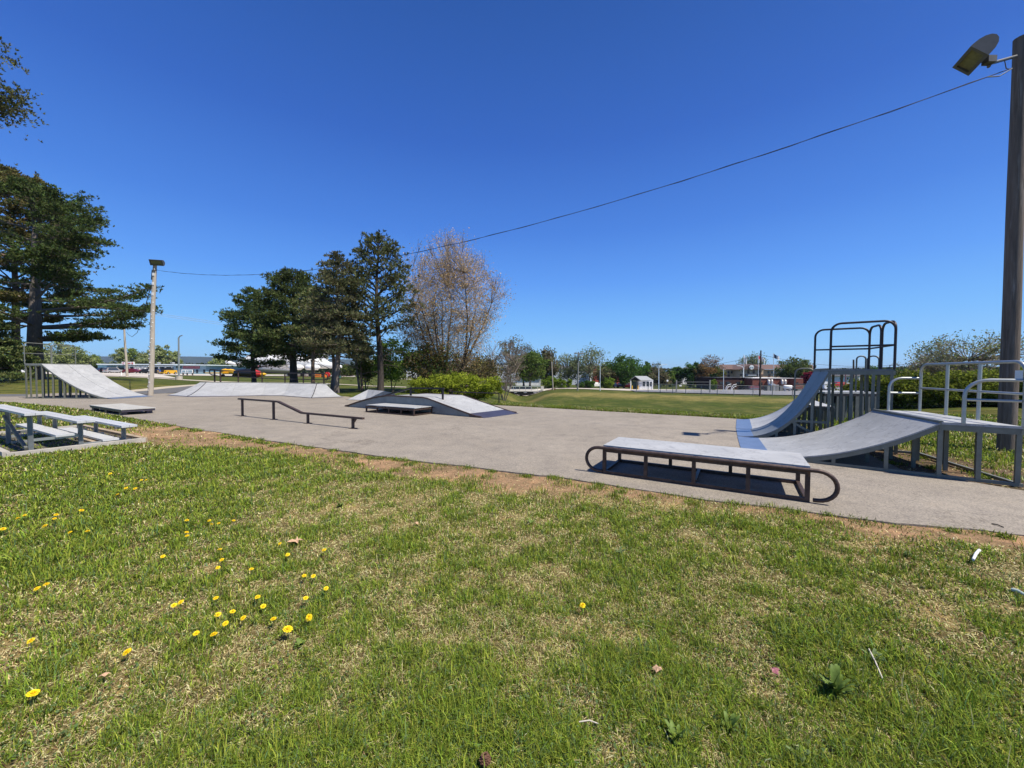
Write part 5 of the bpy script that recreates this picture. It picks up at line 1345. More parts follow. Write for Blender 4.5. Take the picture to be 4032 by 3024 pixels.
# ---- bridge
d = 92
rt = thing('road_bridge', 2050, d, 'low pale concrete road bridge with open metal railings over a dark culvert', 'bridge')
zb = zat(2050, 1539, d)
pbox('bridge_deck', m_kerb, rt, 1990, 2152, 1537.5, 1542.5, d, 9)
for (a, b, dd_) in ((1998, 2140, d), (1930, 2030, d + 9)):
    off_ = 0 if dd_ == d else -6
    pbox('top_rail', m_fascia, rt, a, b, 1521.5 + off_, 1523.5 + off_, dd_, .2); pbox('mid_rail', m_fascia, rt, a, b, 1528 + off_, 1529.2 + off_, dd_ + .02, .15)
    n_ = 7
    for i in range(n_):
        px = a + (b - a) * i / (n_ - 1); pbox('rail_post', m_kerb, rt, px - 1, px + 1, 1523.5 + off_, 1537.5 + off_, dd_ + .02, .25)
pbox('parapet', m_kerb, rt, 1995, 2007, 1522.5, 1537.5, d - .3, 1); pbox('parapet', m_kerb, rt, 2130, 2140, 1521.5, 1537.5, d - .3, 1)
pbox('culvert_opening', m_dark, rt, 2022, 2130, 1542.6, 1556, d + .3, 8.5)
for a in (2024, 2062, 2100): pbox('girder_end', m_whitew, rt, a, a + 12, 1544, 1546.5, d + .1, .3)
rt = thing('concrete_headwall', 2185, 86, 'low brown concrete block beside the right end of the bridge', 'block')
pbox('slab', m_redsign, rt, 2160, 2198, 1536, 1540.5, 86, 1.2); pbox('block', m_brick, rt, 2174, 2188, 1530, 1535.8, 86.2, .8)
# ---- road, far car park, fence line
sheet('road', [gp(1560, 100), gp(2000, 100), gp(2300, 99), gp(2560, 102), gp(2900, 108)], [gp(1560, 92), gp(2000, 92), gp(2300, 88), gp(2560, 74), gp(2900, 66)], .10, m_lot, n=40, m=10)
sheet('road', [gp(2480, 84), gp(2700, 96), gp(3000, 112), gp(3300, 120)], [gp(2500, 70.5), gp(2700, 66), gp(3000, 64), gp(3340, 64)], .14, m_road, n=30, m=10)
sheet('kerb', [gp(2570, 73.4), gp(2700, 74), gp(2810, 77)], [gp(2570, 72.6), gp(2700, 73.1), gp(2810, 76.0)], .32, m_kerb, m=2)
sheet('path_strip', [gp(3240, 92), gp(3400, 90), gp(3600, 86)], [gp(3240, 86), gp(3400, 84), gp(3600, 80)], .12, m_lot)
sheet('path_strip', [gp(3240, 74), gp(3400, 72), gp(3600, 68)], [gp(3240, 72), gp(3400, 70), gp(3600, 66)], .12, m_lot)
sheet('path_strip', [gp(3960, 40), gp(4150, 38)], [gp(3960, 38), gp(4150, 36)], .10, m_lot)

m_wire = M('fence_wire', (.42, .45, .46), .5, metal=.5)
def chainlink(label, pts, h, step=2.3, name='chain_link_fence'):
    """pts: ground positions; posts, top rail and a woven diagonal wire fabric"""
    root = empty(name, pts[0], label, 'fence'); mid = MB(); fab = []
    for a, b in zip(pts, pts[1:]):
        L = (b - a).length; n = max(1, round(L / step)); dirv = (b - a) / L
        for i in range(n + (1 if b is pts[-1] else 0)):
            q = a.lerp(b, i / n); q.z = Tz(q.x, q.y); mb = MB(); mb.tube([q - Vector((0, 0, .2)), q + Vector((0, 0, h + .03))], .05, 6); mb.build('post', m_polec, root)
        aa, bb = a.copy(), b.copy(); aa.z = Tz(a.x, a.y); bb.z = Tz(b.x, b.y)
        mb = MB(); mb.tube([aa + Vector((0, 0, h)), bb + Vector((0, 0, h))], .04, 6); mb.build('top_rail', m_polec, root)
        sp = .22; k = int(L / sp)
        for i in range(k):
            for s in (1, -1):
                p = aa.lerp(bb, i / k); q = p + (bb - aa) / L * h * s
                if 0 <= (i / k * L + h * s) <= L: fab.append((np.array(p + Vector((0, 0, .03))), np.array(q + Vector((0, 0, h))), .007, .007))
    v, n = segs_arr(fab, 3); npmesh('wire_fabric', v, n, 4, m_wire, root)
    return root
def fp_(px, d): b = B(px, d); return b
chainlink('grey chain link fence along the top of the green bank in front of the road', [fp_(2506, 68), fp_(2700, 63), fp_(2890, 59), fp_(3120, 57), fp_(3330, 56)], 1.55)
chainlink('pale chain link fence under the trees right of the bridge', [fp_(2090, 112), fp_(2190, 110)], 1.8)
rt = thing('gate_frame', 2780, 72, 'taller grey gate panel set in the chain link fence with a small white sign', 'gate')
for px in (2664, 2796): pbox('post', m_polec, rt, px - 1.6, px + 1.6, 1496, gy(px, 70), 70, .14)
pbox('top_rail', m_polec, rt, 2664, 2796, 1503, 1505, 70.02, .08); pbox('notice', m_whitew, rt, 2675, 2684, 1516, 1521, 69.9, .04)

# ---- guard booth
d = 96
rt = thing('guard_booth', 2525, d, 'small white guard booth with a pale gabled roof and dark open porch', 'building')
gb_ = gy(2525, d)
pbox('wall', m_whitew, rt, 2520, 2571, 1499, gb_, d, 4)
for a, b in ((2531, 2541), (2546, 2556), (2560, 2566)): pbox('window', m_glass, rt, a, b, 1503, 1521, d - .04, .06)
for px in (2484, 2517, 2569): pbox('porch_post', m_whitew, rt, px - 1, px + 1, 1499, gb_, d - .1, .2)
pbox('dark_interior', m_dark, rt, 2490, 2516, 1501, gb_ - .5, d + 2.5, .2); pbox('counter', m_plantg, rt, 2492, 2508, 1505, gb_, d + 1.2, .8)
g0, g1, g2 = A(2478, 1499, d + 3.2), A(2522, 1499, d - .9), A(2499.5, 1483, d + 1.2); r1 = A(2546, 1483, d + 2.4); r2 = A(2573, 1499, d + .3); T_ = Vector((0, 0, .16))
bk_ = (g0 - g1) + r2; 
mb = MB(); mb.hexa([g1, r2, r1, g2], [p + T_ for p in (g1, r2, r1, g2)]); mb.build('roof', m_roofg, rt)
mb = MB(); mb.hexa([g2, r1, bk_, g0], [p + T_ for p in (g2, r1, bk_, g0)]); mb.build('roof', m_roofg, rt)
mb = MB(); o_ = Vector((.15, .12, 0)); mb.add([g0 + o_, g1 + o_, g2 + o_], [(0, 1, 2)]); mb.build('gable', m_dark, rt)  # near-black triangle paints the shade inside the open gable
for px in (2489, 2512): 
    rb_ = thing('yellow_bollard', px, d - 2, 'yellow bollard at the ' + ('left' if px == 2489 else 'right') + ' corner of the guard booth porch', 'bollard', 'yellow bollards at the guard booth')
    b_ = B(px, d - 2); mb = MB(); mb.tube([b_, b_ + Vector((0, 0, .95))], .13, 8); mb.build('bollard_tube', m_yellow, rb_); mb = MB(); mb.lathe(b_ + Vector((0, 0, .95)), [(.13, 0), (.09, .06), (0, .08)], 8); mb.build('bollard_cap', m_yellow, rb_)
# ---- light grey building and red building
d = 150
rt = thing('grey_warehouse', 2240, d, 'light grey warehouse behind the thin grey tree', 'building')
pbox('wall', m_greyw, rt, 2178, 2334, 1453, gy(2240, d), d, 22); pbox('roof', m_roofg, rt, 2176, 2336, 1440, 1448, d + 1, 22); pbox('eave', m_roofd, rt, 2175, 2337, 1448.2, 1453, d - .3, 2)
for a in (2184, 2200): pbox('window', m_whitew, rt, a, a + 6, 1468, 1475, d - .05, .1)
rt = thing('red_building', 2370, d - 6, 'red walled building with a white corner beside the round dense tree', 'building')
pbox('wall', m_redw, rt, 2335, 2440, 1442, gy(2370, d - 6), d - 6, 18); pbox('white_corner', m_whitew, rt, 2322, 2334.5, 1444, gy(2330, d - 6), d - 5.9, 17); pbox('roof', m_roofd, rt, 2333, 2442, 1440, 1442, d - 6.3, 18.5)
rt = thing('white_hall', 2680, 190, 'pale building with a light gabled roof partly behind the round tree left of the school', 'building')
pbox('wall', m_whitew, rt, 2676, 2740, 1456, gy(2690, 190), 190, 30)
mb = MB(); mb.hexa([A(2670, 1456, 189), A(2745, 1456, 189), A(2745, 1456, 221), A(2670, 1456, 221)], [A(2700, 1444, 189), A(2745, 1440, 189), A(2745, 1440, 221), A(2700, 1444, 221)]); mb.build('roof', m_roofg, rt)
rt = thing('small_white_house', 2085, 130, 'low white building under the trees behind the bridge', 'building')
pbox('wall', m_whitew, rt, 2030, 2128, 1489, gy(2080, 130), 130, 9); pbox('roof', m_roofd, rt, 2027, 2131, 1483, 1489, 129.5, 10)
for a in (2040, 2058, 2100): pbox('window', m_glass, rt, a, a + 6, 1493, 1501, 129.95, .1)

# ---- school like building behind
d = 168
rt = thing('school_building', 3000, d, 'two storey tan building with brown roof and a round emblem on its gable', 'building')
pbox('wall', m_tanb, rt, 2832, 3200, 1454, 1500, d, 18)
for a in (2852, 2865, 2878, 3023, 3036, 3050, 3064, 3078, 3100, 3120): pbox('window', m_glass, rt, a, a + 7, 1461, 1471, d - .1, .2)
for a in (2852, 2865, 3025, 3050, 3078, 3110): pbox('window', m_roofb, rt, a, a + 9, 1474, 1484, d - .1, .2)
mb = MB(); r_ = [A(2826, 1454, d - 1), A(3205, 1454, d - 1), A(3205, 1454, d + 19), A(2826, 1454, d + 19)]; t_ = [A(2834, 1435.5, d + 8), A(3200, 1435.5, d + 8), A(3200, 1435.5, d + 10), A(2834, 1435.5, d + 10)]
mb.hexa(r_, t_); mb.build('roof', m_roofb, rt)
pbox('gable_wall', m_tanb, rt, 2914, 3005, 1455, 1487, d - 5, 5)
for a in (2926, 2943, 2964, 2985): pbox('window', m_roofb, rt, a, a + 8, 1458, 1471, d - 5.1, .2)
pbox('band', m_roofb, rt, 2914, 3005, 1473, 1480, d - 5.15, .2); pbox('name_strip', m_greyw, rt, 2939, 2979, 1475.5, 1479, d - 5.3, .2)
mb = MB(); f0, f1, f2 = A(2908, 1455, d - 6), A(3011, 1455, d - 6), A(2959, 1433, d - 6); kk = Vector((0, 12, 0))
mb.add([f0, f1, f2, f0 + kk, f1 + kk, f2 + kk], [(0, 1, 2), (5, 4, 3), (0, 3, 4, 1), (1, 4, 5, 2), (2, 5, 3, 0)]); mb.build('gable_roof', m_roofb, rt)
c_ = A(2959, 1446, d - 6.2); mb = MB(); mb.tube([c_, c_ + Vector((0, -.15, 0))], .95, 20); em = mb.build('emblem', m_whitew, rt)
for dx in (-.4, .4): mb = MB(); cc_ = c_ + Vector((dx, -.2, -.05)); mb.tube([cc_, cc_ + Vector((0, -.05, 0))], .28, 12); mb.build('emblem_disc', m_paleblue, em)
# ---- low dark brick building in front
d = 108
rt = thing('brick_building', 3000, d, 'low flat roofed dark brown brick building with air handling units before the tan school', 'building')
gb_ = gy(3000, d)
pbox('wall', M('brown_brick_darker', (.055, .022, .018), .85, var=.2, scale=3), rt, 2820, 2963, 1488, gb_, d + 4, 12); pbox('wall', m_brick, rt, 2963.5, 3160, 1490, gb_, d, 16); pbox('wall', m_brick, rt, 3128, 3162, 1492, gb_, d - 2, 2)  # left wing takes a darker copy of the brown brick
pbox('roof_edge', m_roofd, rt, 2818, 2963, 1486, 1488, d + 3.8, 12.4); pbox('roof_edge', m_whitew, rt, 2963.5, 3162, 1488.5, 1490, d - .2, 16.4)
for a in (2835, 2860, 2900): pbox('window', m_glass, rt, a, a + 16, 1503, 1512, d + 3.9, .2)
pbox('green_panel', M('olive_sign', (.16, .17, .04), .6), rt, 2916, 2934, 1500, 1512, d + 3.8, .2)
pbox('door', m_dark, rt, 2990, 3002, 1505, gb_, d - .1, .2); pbox('window', m_glass, rt, 3138, 3144, 1505, 1511, d - 2.1, .2)
for a in (3023, 3035, 3076, 3088):
    aa = A(a, 1497, d - 1.2); mb = MB(); pts_ = [A(a + 3.5, 1513, d - .9), A(a + 3.5, 1500, d - .9), A(a + 3.5, 1497.5, d - .6), A(a + 3.5, 1498, d - .1)]; mb.tube(pts_, .36, 10); mb.build('duct', m_silver, rt)
rt = thing('white_tank', 3100, 100, 'white horizontal cylindrical tank beside the brick building', 'tank')
c0_, c1_ = A(3089, 1524, 100), A(3116, 1525, 100); mb = MB(); mb.tube([c0_ - Vector((.15, 0, 0)), c0_, c1_, c1_ + Vector((.15, 0, 0))], [.3, .52, .52, .3], 16); mb.build('tank_body', m_whitew, rt)
for px in (3093, 3112): pbox('tank_foot', m_kerb, rt, px - 2, px + 2, 1530, gy(3100, 100), 99.8, .5)
for i, (a, b, y0, mm) in enumerate(((3020, 3034, 1517, m_drab), (3037, 3052, 1512, m_greyw), (3054, 3066, 1515, m_silver), (3070, 3084, 1518, m_drab), (3139, 3160, 1532, m_plantg))):
    rt = thing('service_cabinet', (a + b) / 2, 101, ['dark service cabinet left of the grey one by the brick wall', 'pale grey service cabinet by the brick wall', 'silver service cabinet with a round fan by the brick wall', 'dark low service cabinet beside the white tank', 'dark green low cabinet at the right end of the brick building'][i], 'cabinet', 'service cabinets by the brick building')
    pbox('cabinet_body', mm, rt, a, b, y0, gy(a, 101), 101, 1.2); pbox('cabinet_door', m_polec, rt, a + 2, b - 2, y0 + 2, gy(a, 101) - 2, 100.95, .06)
rt = thing('picnic_table', 2975, 98, 'reddish low bench block beside the utility pole', 'bench'); pbox('bench_seat', m_redsign, rt, 2955, 2992, 1519, 1528, 98, .8); pbox('bench_base', m_kerb, rt, 2957, 2990, 1528.2, 1532, 98.1, .6)
for i, px in enumerate((2857, 2878)):
    rt = thing('arched_pipe', px, 98, ['left', 'right'][i] + ' one of two curved white rails at the dark brick building', 'rail', 'curved white rails'); b_ = B(px, 98)
    mb = MB(); mb.tube([b_, b_ + Vector((.1, 0, .9)), b_ + Vector((.6, 0, 1.6)), b_ + Vector((1.4, 0, 1.8))], .08, 6); mb.build('rail_tube', m_whitew, rt); mb = MB(); mb.tube([b_ + Vector((.3, .1, 0)), b_ + Vector((.4, .1, .6)), b_ + Vector((.8, .1, 1.1)), b_ + Vector((1.4, .1, 1.25))], .08, 6); mb.build('rail_tube', m_whitew, rt)
# white van glimpsed right of the tall ramp
rt = thing('white_van', 3252, 84, 'white box truck glimpsed behind the edge of the tallest quarter pipe', 'truck')
pbox('cargo_box', m_whitew, rt, 3247, 3264, 1503, gy(3255, 84) - 3, 84, 5); pbox('cab', m_whitew, rt, 3240, 3247, 1519, gy(3255, 84) - 3, 84.2, 2)
for px in (3245, 3260): b_ = B(px, 84); mb = MB(); mb.tube([vec(b_.x, 83.9, b_.z + .35), vec(b_.x, 84.2, b_.z + .35)], .36, 12); mb.build('wheel', m_tire, rt)
# far white house on the right
d = 128
rt = thing('white_house', 3330, d, 'long white building with a dark grey roof far behind the ramp posts', 'building')
pbox('wall', m_whitew, rt, 3240, 3385, 1480, gy(3310, d), d, 10)
mb = MB(); mb.hexa([A(3236, 1481, d - .7), A(3389, 1481, d - .7), A(3389, 1481, d + 11), A(3236, 1481, d + 11)], [A(3240, 1466, d + 4), A(3385, 1466, d + 4), A(3385, 1466, d + 6), A(3240, 1466, d + 6)]); mb.build('roof', m_roofd, rt)
for a in (3275, 3307, 3335, 3346, 3370): pbox('window', m_glass, rt, a, a + 6, 1486, 1494, d - .05, .1)

# ---- poles, lamps and flags
def pole(name, label, px, d, ytop, r=.11, mat=None, group=None, cat='pole', lean=0):
    b = B(px, d); t = P(px + lean, ytop, d); rt = empty(name, b, label, cat, group)
    mb = MB(); mb.tube([b - Vector((0, 0, .3)), t], [r, r * .75], 8); mb.build('shaft', mat or m_polec, rt)
    return rt, b, t
rt, b, t = pole('sports_light', 'tall grey light pole with a crossbar of floodlights, at the road right of the bridge', 2274, 74, 1386, .16, m_polec, lean=4)
q = P(2277, 1402, 73.8); mb = MB(); mb.box(q, (1.75, .15, .14)); mb.build('crossarm', m_whitew, rt)
for i in range(3): q = P(2266 + i * 12, 1391 + (i % 2) * 2, 73.5); mb = MB(); mb.box(q, (.50, .35, .22)); mb.build('lamp_head', m_polec, rt)
pole('white_flagpole', 'thin white pole with a black box at its foot by the road', 2363, 76, 1440, .08, m_fascia)[0]
rt, b, t = pole('utility_pole', 'thin leaning utility pole carrying a transformer before the grey warehouse', 2178, 84, 1424, .13, m_pole, lean=-6)
rt, b, t = pole('utility_pole', 'utility pole with two white transformers before the grey warehouse', 2207, 118, 1432, .14, m_polew)
for px in (2201, 2211): q = P(px, 1447, 117.6); mb = MB(); mb.tube([q - Vector((0, 0, .4)), q + Vector((0, 0, .4))], .28, 10); mb.build('transformer', m_whitew, rt)
rt, b, t = pole('utility_pole', 'dark brown utility pole at the fence with white transformers near its top', 2992, 58, 1380, .13, m_polew, lean=4)
for px in (2986, 3008): q = P(px, 1422, 57.8); mb = MB(); mb.tube([q - Vector((0, 0, .32)), q + Vector((0, 0, .32))], .12, 10); mb.build('transformer', m_whitew, rt)
mb = MB(); mb.beam(P(2984, 1418, 57.9), P(3010, 1418, 57.9), .08, .08); mb.build('crossarm', m_polew, rt)
def streetlamp(label, px, d, ytop, ax, group='curved street lamps'):
    b = B(px, d); rt = empty('street_lamp', b, label, 'street lamp', group); t = P(px, ytop + 10, d)
    mb = MB(); mb.tube([b, t, P(px + ax * .15, ytop + 4, d), P(px + ax * .5, ytop + .8, d), P(px + ax, ytop, d)], [.10, .08, .07, .06, .06], 8); mb.build('shaft', m_fascia, rt)
    q = P(px + ax, ytop, d); mb = MB(); mb.box(q, (.7, .25, .14)); mb.build('lamp_head', m_fascia, rt)
streetlamp('curved pale street lamp right of the guard booth', 2594, 86, 1436, 26); streetlamp('curved pale street lamp left of the gabled centre of the school', 2927, 120, 1440, -22)
for i, (px, yt) in enumerate(((2849, 1453), )): pole('white_post', 'short white pole in front of the dark brick building', px, 90, yt, .08, m_fascia)
for i, (px, yt, fc, lb_, sc) in enumerate(((2929, 1396, m_whitew, 'flagpole with a limp white flag left of the school gable', .5), (2986, 1398, m_redp, 'flagpole with a red and white flag behind the brown utility pole', 1), (3046, 1391, m_navy, 'flagpole with a blue and white flag right of the school gable', 1))):
    rt, b, t = pole('flagpole', lb_, px, 140, yt, .12, m_whitew, 'flagpoles before the school', 'flagpole')
    w_ = 2.0 * sc; h_ = 1.4; rows = []
    for a in range(7):
        u = a / 6; rows.append([Vector((t.x + .1 + u * w_, t.y + .25 * math.sin(u * 6), t.z - .1 - u * 1.2 * (1.4 - sc * .4) - v * h_ * (1.6 if sc < 1 else 1))) for v in (0, .5, 1)])
    mb = MB(); mb.grid(rows[:4], True); mb.build('flag', fc, rt); mb = MB(); mb.grid(rows[3:], True); mb.build('flag_fly', m_whitew, rt)
pole('lamp_post', 'slim pale pole with a small sign arm at the left end of the bridge', 1960, 84, 1452, .09, m_fascia)
rt, b, t = pole('post', 'brown post with a round white sign left of the gate', 2625, 78, 1500, .05, m_polew, cat='sign post'); 
q = P(2628, 1499, 77.9); mb = MB(); mb.tube([q, q + Vector((0, -.05, 0))], .20, 12); mb.build('round_sign', m_whitew, rt)
for i, (px, yt, d_) in enumerate(((3504, 1438, 60), (3592, 1430, 52), (3712, 1424, 46))):
    rt, b, t = pole('lamp_post', ['dark lamp post with a short arm behind the end post of the tallest quarter pipe', 'dark lamp post with a short arm above the left part of the thicket', 'dark lamp post with a short arm beside the small grey blossom coloured tree'][i], px, d_, yt, .06, m_black, 'dark lamp posts behind the thicket', 'lamp post')
    mb = MB(); mb.box(t + Vector((.22, 0, 0)), (.55, .18, .10)); mb.build('lamp_head', m_black, rt)
rt, b, t = pole('utility_pole', 'dark pole top with a lamp rising behind the deck of the tallest quarter pipe', 3361, 56, 1416, .14, m_polew)
rt, b, t = pole('fence_post', 'rust red post seen between the legs of the tallest quarter pipe', 3329, 50, 1472, .07, m_redsign, cat='post')
rt, b, t = pole('marker_post', 'short white marker post at the edge of the car park left of the leaning pole', 478, 72, 1466, .09, m_whitew, cat='post')
rt, b, t = pole('sign_post', 'small blue sign on a thin post before the yellow off road vehicles', 630, 100, 1462, .06, m_polec, cat='sign post'); mb = MB(); mb.box(P(630, 1460, 99.8), (.45, .05, .45)); mb.build('sign_plate', M('blue_sign', (.03, .12, .45), .5), rt)
# power lines
for i, (a, b, s) in enumerate(((P(2178, 1432, 84), P(2992, 1400, 58), 2.2), (P(2992, 1395, 58), P(3600, 1430, 52), 1.0), (P(1300, 1434, 120), P(2178, 1428, 84), 1.6))):
    pts_ = [a.lerp(b, k / 24) - Vector((0, 0, s * 4 * k / 24 * (1 - k / 24))) for k in range(25)]
    mb = MB(); mb.tube(pts_, .018, 4); mb.build('power_line', m_cable, label=['thin power line sagging from the warehouse pole to the brown utility pole', 'thin power line running right from the brown utility pole', 'thin power line passing behind the budding maple'][i], cat='cable', group='thin power lines')
# stump
b = B(3419, 19.0); mb = MB(); mb.tube([b - Vector((0, 0, .1)), b + Vector((.02, 0, .18)), b + Vector((0, 0, .36))], [.16, .14, .13], 12)
tag(mb.build('tree_stump', M('fresh_cut_wood', (.42, .25, .07), .8, var=.3, scale=12), origin=b), 'yellowish cut tree stump seen between the tall ramp posts', 'stump')

# ---- background trees
GR = ((.060, .095, .020), (.085, .12, .030)); GB = ((.11, .10, .055), (.09, .075, .045), (.08, .10, .04)); DG = ((.035, .075, .018), (.055, .10, .022)); PG_ = ((.12, .14, .07), (.10, .12, .05))
def bt(label, px, wpx, ytop, d, cols, seed, dens=1.0, th=.18, yb=None, leaf=.28, bark=None, shape='round', name='background_tree', clus=90, lf=3200, fill=.3, group='trees beyond the road', up=.6):
    b = B(px, d); h = P(px, ytop, d).z - b.z; w = wpx * d / FPX
    broadleaf(name, label, b, h, w, seed=seed, trunk_r=.02 * h + .06, bark=bark, cols=cols, leaf=leaf, leafn=int(lf * dens), clus=clus, trunk_h=th, shape=shape, group=group, twig=.6 if dens >= .9 else 1.2, fill=fill, upright=up)
bt('grey brown half bare tree leaning over the left end of the bridge', 2010, 120, 1330, 98, GB, 101, .8, .15, leaf=.22, up=1)
bt('greyish twiggy tree behind the left end of the bridge', 2062, 100, 1350, 104, GB, 102, .8, .12, leaf=.2, up=1)
bt('green spreading tree with a forked dark trunk behind the bridge', 2085, 120, 1376, 100, GR, 103, 1.5, .22)
bt('brownish green tree right behind the bridge', 2148, 90, 1378, 106, GB, 104, 1.4, .22)
bt('grey green feathery tree left part of the wide one above the warehouse', 2240, 120, 1392, 112, PG_, 105, 1.0, .2, leaf=.22)
bt('tall airy grey green tree with a pale trunk right of the sports light', 2320, 150, 1372, 110, PG_, 106, 1.1, .2, leaf=.22, up=1)
bt('round dense dark green maple left of the guard booth', 2455, 150, 1412, 106, DG, 107, 2.4, .18, leaf=.26)
bt('brownish young tree in front of the red building', 2385, 70, 1448, 104, GB, 108, .9, .1)
bt('small dark green tree behind the guard booth', 2546, 34, 1424, 140, DG, 109, .8, .2)
bt('pale bare tree behind the guard booth', 2575, 50, 1426, 140, GB, 110, .5, .2, leaf=.2)
bt('olive shrub tree right of the guard booth roof', 2600, 70, 1455, 130, GB, 111, 1.0, .08)
bt('small light green tree beside the round sign', 2635, 40, 1460, 132, GR, 112, 1, .1)
bt('round dense green tree left of the pale hall', 2664, 52, 1450, 135, DG, 113, 1.6, .1)
bt('dark green maple left of the brown leaved tree', 2732, 66, 1426, 132, DG, 114, 1.8, .1)
bt('brown leaved tree beside the school', 2770, 70, 1438, 128, ((.13, .075, .03), (.09, .07, .03)), 115, 1.6, .12)
bt('tall pinkish brown tree at the left corner of the school', 2795, 84, 1401, 136, ((.15, .11, .08), (.10, .08, .05)), 116, 1.2, .15, leaf=.22)
bt('olive tree just left of the tan school wall', 2822, 60, 1450, 130, ((.08, .085, .025),), 117, 1.5, .1)
bt('pale green tree rising behind the school roof', 2962, 90, 1394, 200, PG_, 118, .9, .4, leaf=.3)
bt('rounded green tree in front of the right wing of the school', 3130, 104, 1408, 124, ((.075, .095, .03), (.06, .085, .02)), 119, 2.0, .16)
bt('crimson leaved small tree left of the tall ramp', 3192, 56, 1462, 110, ((.10, .008, .02), (.14, .015, .03)), 120, 1.5, .12)
for i, px in enumerate((2712, 2722, 2803, 2815)): bt(['left', 'second', 'third', 'right'][i] + ' narrow columnar cedar of four at the left side of the school', px, 14, 1470 - 6 * (i > 1), 122, ((.03, .06, .02),), 130 + i, .5, .02, clus=30, name='columnar_cedar', group='columnar cedars')
for i, (px, w_, yt, dd_, lb_) in enumerate(((2165, 60, 1488, 100, 'bright green spreading shrub at the roadside right of the bridge'), (2215, 70, 1489, 98, 'bright yellow green shrub left of the sports light'), (2310, 60, 1500, 102, 'dark green shrub between the sports light and the white pole'), (2395, 56, 1489, 101, 'bright green shrub right of the thin white pole'), (2810, 26, 1497, 104, 'small yellow green shrub at the left end of the brick building'))):
    bt(lb_, px, w_, yt, dd_, ((.10, .145, .02), (.07, .11, .02)) if i != 2 else DG, 140 + i, .9, .05, leaf=.2, name='roadside_shrub', group='shrubs along the road', clus=50)
# left background
for i, (px, w_, yt, dd_) in enumerate(((250, 90, 1338, 160), (300, 90, 1372, 165), (350, 90, 1398, 170), (200, 80, 1380, 165), (487, 56, 1372, 175), (530, 60, 1368, 178), (572, 60, 1382, 172), (612, 50, 1362, 176), (648, 46, 1360, 178), (688, 50, 1384, 172), (880, 70, 1408, 165), (60, 120, 1400, 150), (-40, 140, 1390, 150))):
    lb_ = ['tall pale green tree behind the thick trunk of the huge pine', 'pale green tree just right of the thick pine trunk', 'low green tree at the left end of the blue building', 'pale green tree left of the thick pine trunk', 'pale poplar left of the leaning pole above the blue building', 'bushy green tree above the white roof sign',
           'green tree between the leaning pole and the light pole', 'tall pale poplar directly behind the light pole', 'slim pale poplar right of the light pole', 'rounded green tree right of the slim poplar', 'yellow green tree left of the middle group of conifers', 'green tree behind the trunks at the left edge', 'green tree cut by the left edge'][i]
    bt(lb_, px, w_, yt, dd_, ((.17, .20, .07), (.20, .22, .11)) if i not in (2, 5) else ((.13, .17, .045),), 150 + i, 1.1, .06, leaf=.34, group='trees behind the blue building', clus=60)
for i, (px, w_, yt, dd_) in enumerate(((3440, 80, 1448, 130), (3530, 90, 1452, 110), (3640, 110, 1448, 100), (3760, 120, 1446, 95))):
    bt(['dark green tree behind the posts of the tallest quarter pipe', 'dark green tree behind the second lamp post', 'brownish green tree behind the thicket', 'broad green tree behind the right part of the thicket'][i], px, w_, yt, dd_, DG if i < 2 else GB, 170 + i, 1.3, .1, leaf=.3, group='trees behind the thicket')
# understorey behind the middle group
for i, (px, w_, yt, dd_) in enumerate(((1370, 90, 1440, 110), (1455, 100, 1430, 112), (1545, 90, 1420, 108), (1700, 110, 1425, 80), (1800, 120, 1440, 84), (1900, 110, 1420, 88))):
    bt(['dark hedge like tree behind the slim trunks', 'dark green tree behind the tallest red pine', 'green tree right behind the tallest red pine', 'dark green tree behind the left of the budding maple', 'dark green tree directly behind the budding maple', 'brownish green tree between the budding maple and the bridge'][i], px, w_, yt, dd_, ((.05, .075, .02), (.075, .095, .025)) if i < 5 else GB, 180 + i, 1.4, .04, leaf=.26, group='trees behind the middle group')

# ---- distant wood and hills
def woodline(name, px0, px1, d, hfn, cols, seed, n, leaf):
    rg = np.random.default_rng(seed); x0, x1 = col_x(px0, d), col_x(px1, d)
    x = rg.uniform(x0, x1, n); h = hfn(x) * (1 + .25 * (fbm(x * .05, x * 0, 1.0, 3) - .5)); y = d + rg.uniform(0, 30, n); z0 = tz(x, y)
    z = z0 + h * rg.uniform(0, 1, n) ** .6
    cen = np.stack([x, y, z], -1); v, nf = leafcards(cen, leaf, rg, up=.3)
    cb = np.array(cols)[rg.integers(0, len(cols), nf)] * (1 + rg.normal(size=(nf, 1)) * .2)
    return npmesh(name, v, nf, 4, leaf_m, None, np.repeat(np.clip(cb, .003, 1), 4, 0), kind='stuff')
woodline('distant_wood', -400, 1400, 260, lambda x: 5.5 + 0 * x, ((.05, .075, .03), (.07, .085, .04)), 201, 16000, 1.1)
woodline('distant_wood', 1400, 3000, 300, lambda x: 9.0 + 0 * x, ((.055, .07, .035), (.08, .08, .05)), 202, 14000, 1.1)
woodline('distant_wood', 2950, 4600, 240, lambda x: 7.0 + 0 * x, ((.04, .065, .03), (.06, .08, .035)), 203, 14000, 1.1)
for o in C.objects:
    if o.name.startswith('distant_wood'): o['label'] = 'far band of woodland along the horizon'; o['category'] = 'woodland'
m_hill = M('forested_hill', (.028, .045, .030), .95, var=.35, scale=.012, bump=0)
mb = MB(); rows = []
for j in range(9):
    yy = 2600 + j * 160; row = []
    for i in range(161):
        xx = -6000 + i * 75; r_ = xx / 2600
        h = np.interp(r_, [-2.2, -1.1, -.6, -.2, .2, .5, .9, 1.3, 2.2], [112, 112, 98, 82, 48, 25, 22, 62, 75]) + 18 * (float(fbm(np.array(xx * .0012), np.array(yy * .0008), 1.0, 3)) - .5)
        row.append(Vector((xx, yy, -6 + (h + 6) * math.sin(min(1, j / 3) * math.pi / 2))))
    rows.append(row)
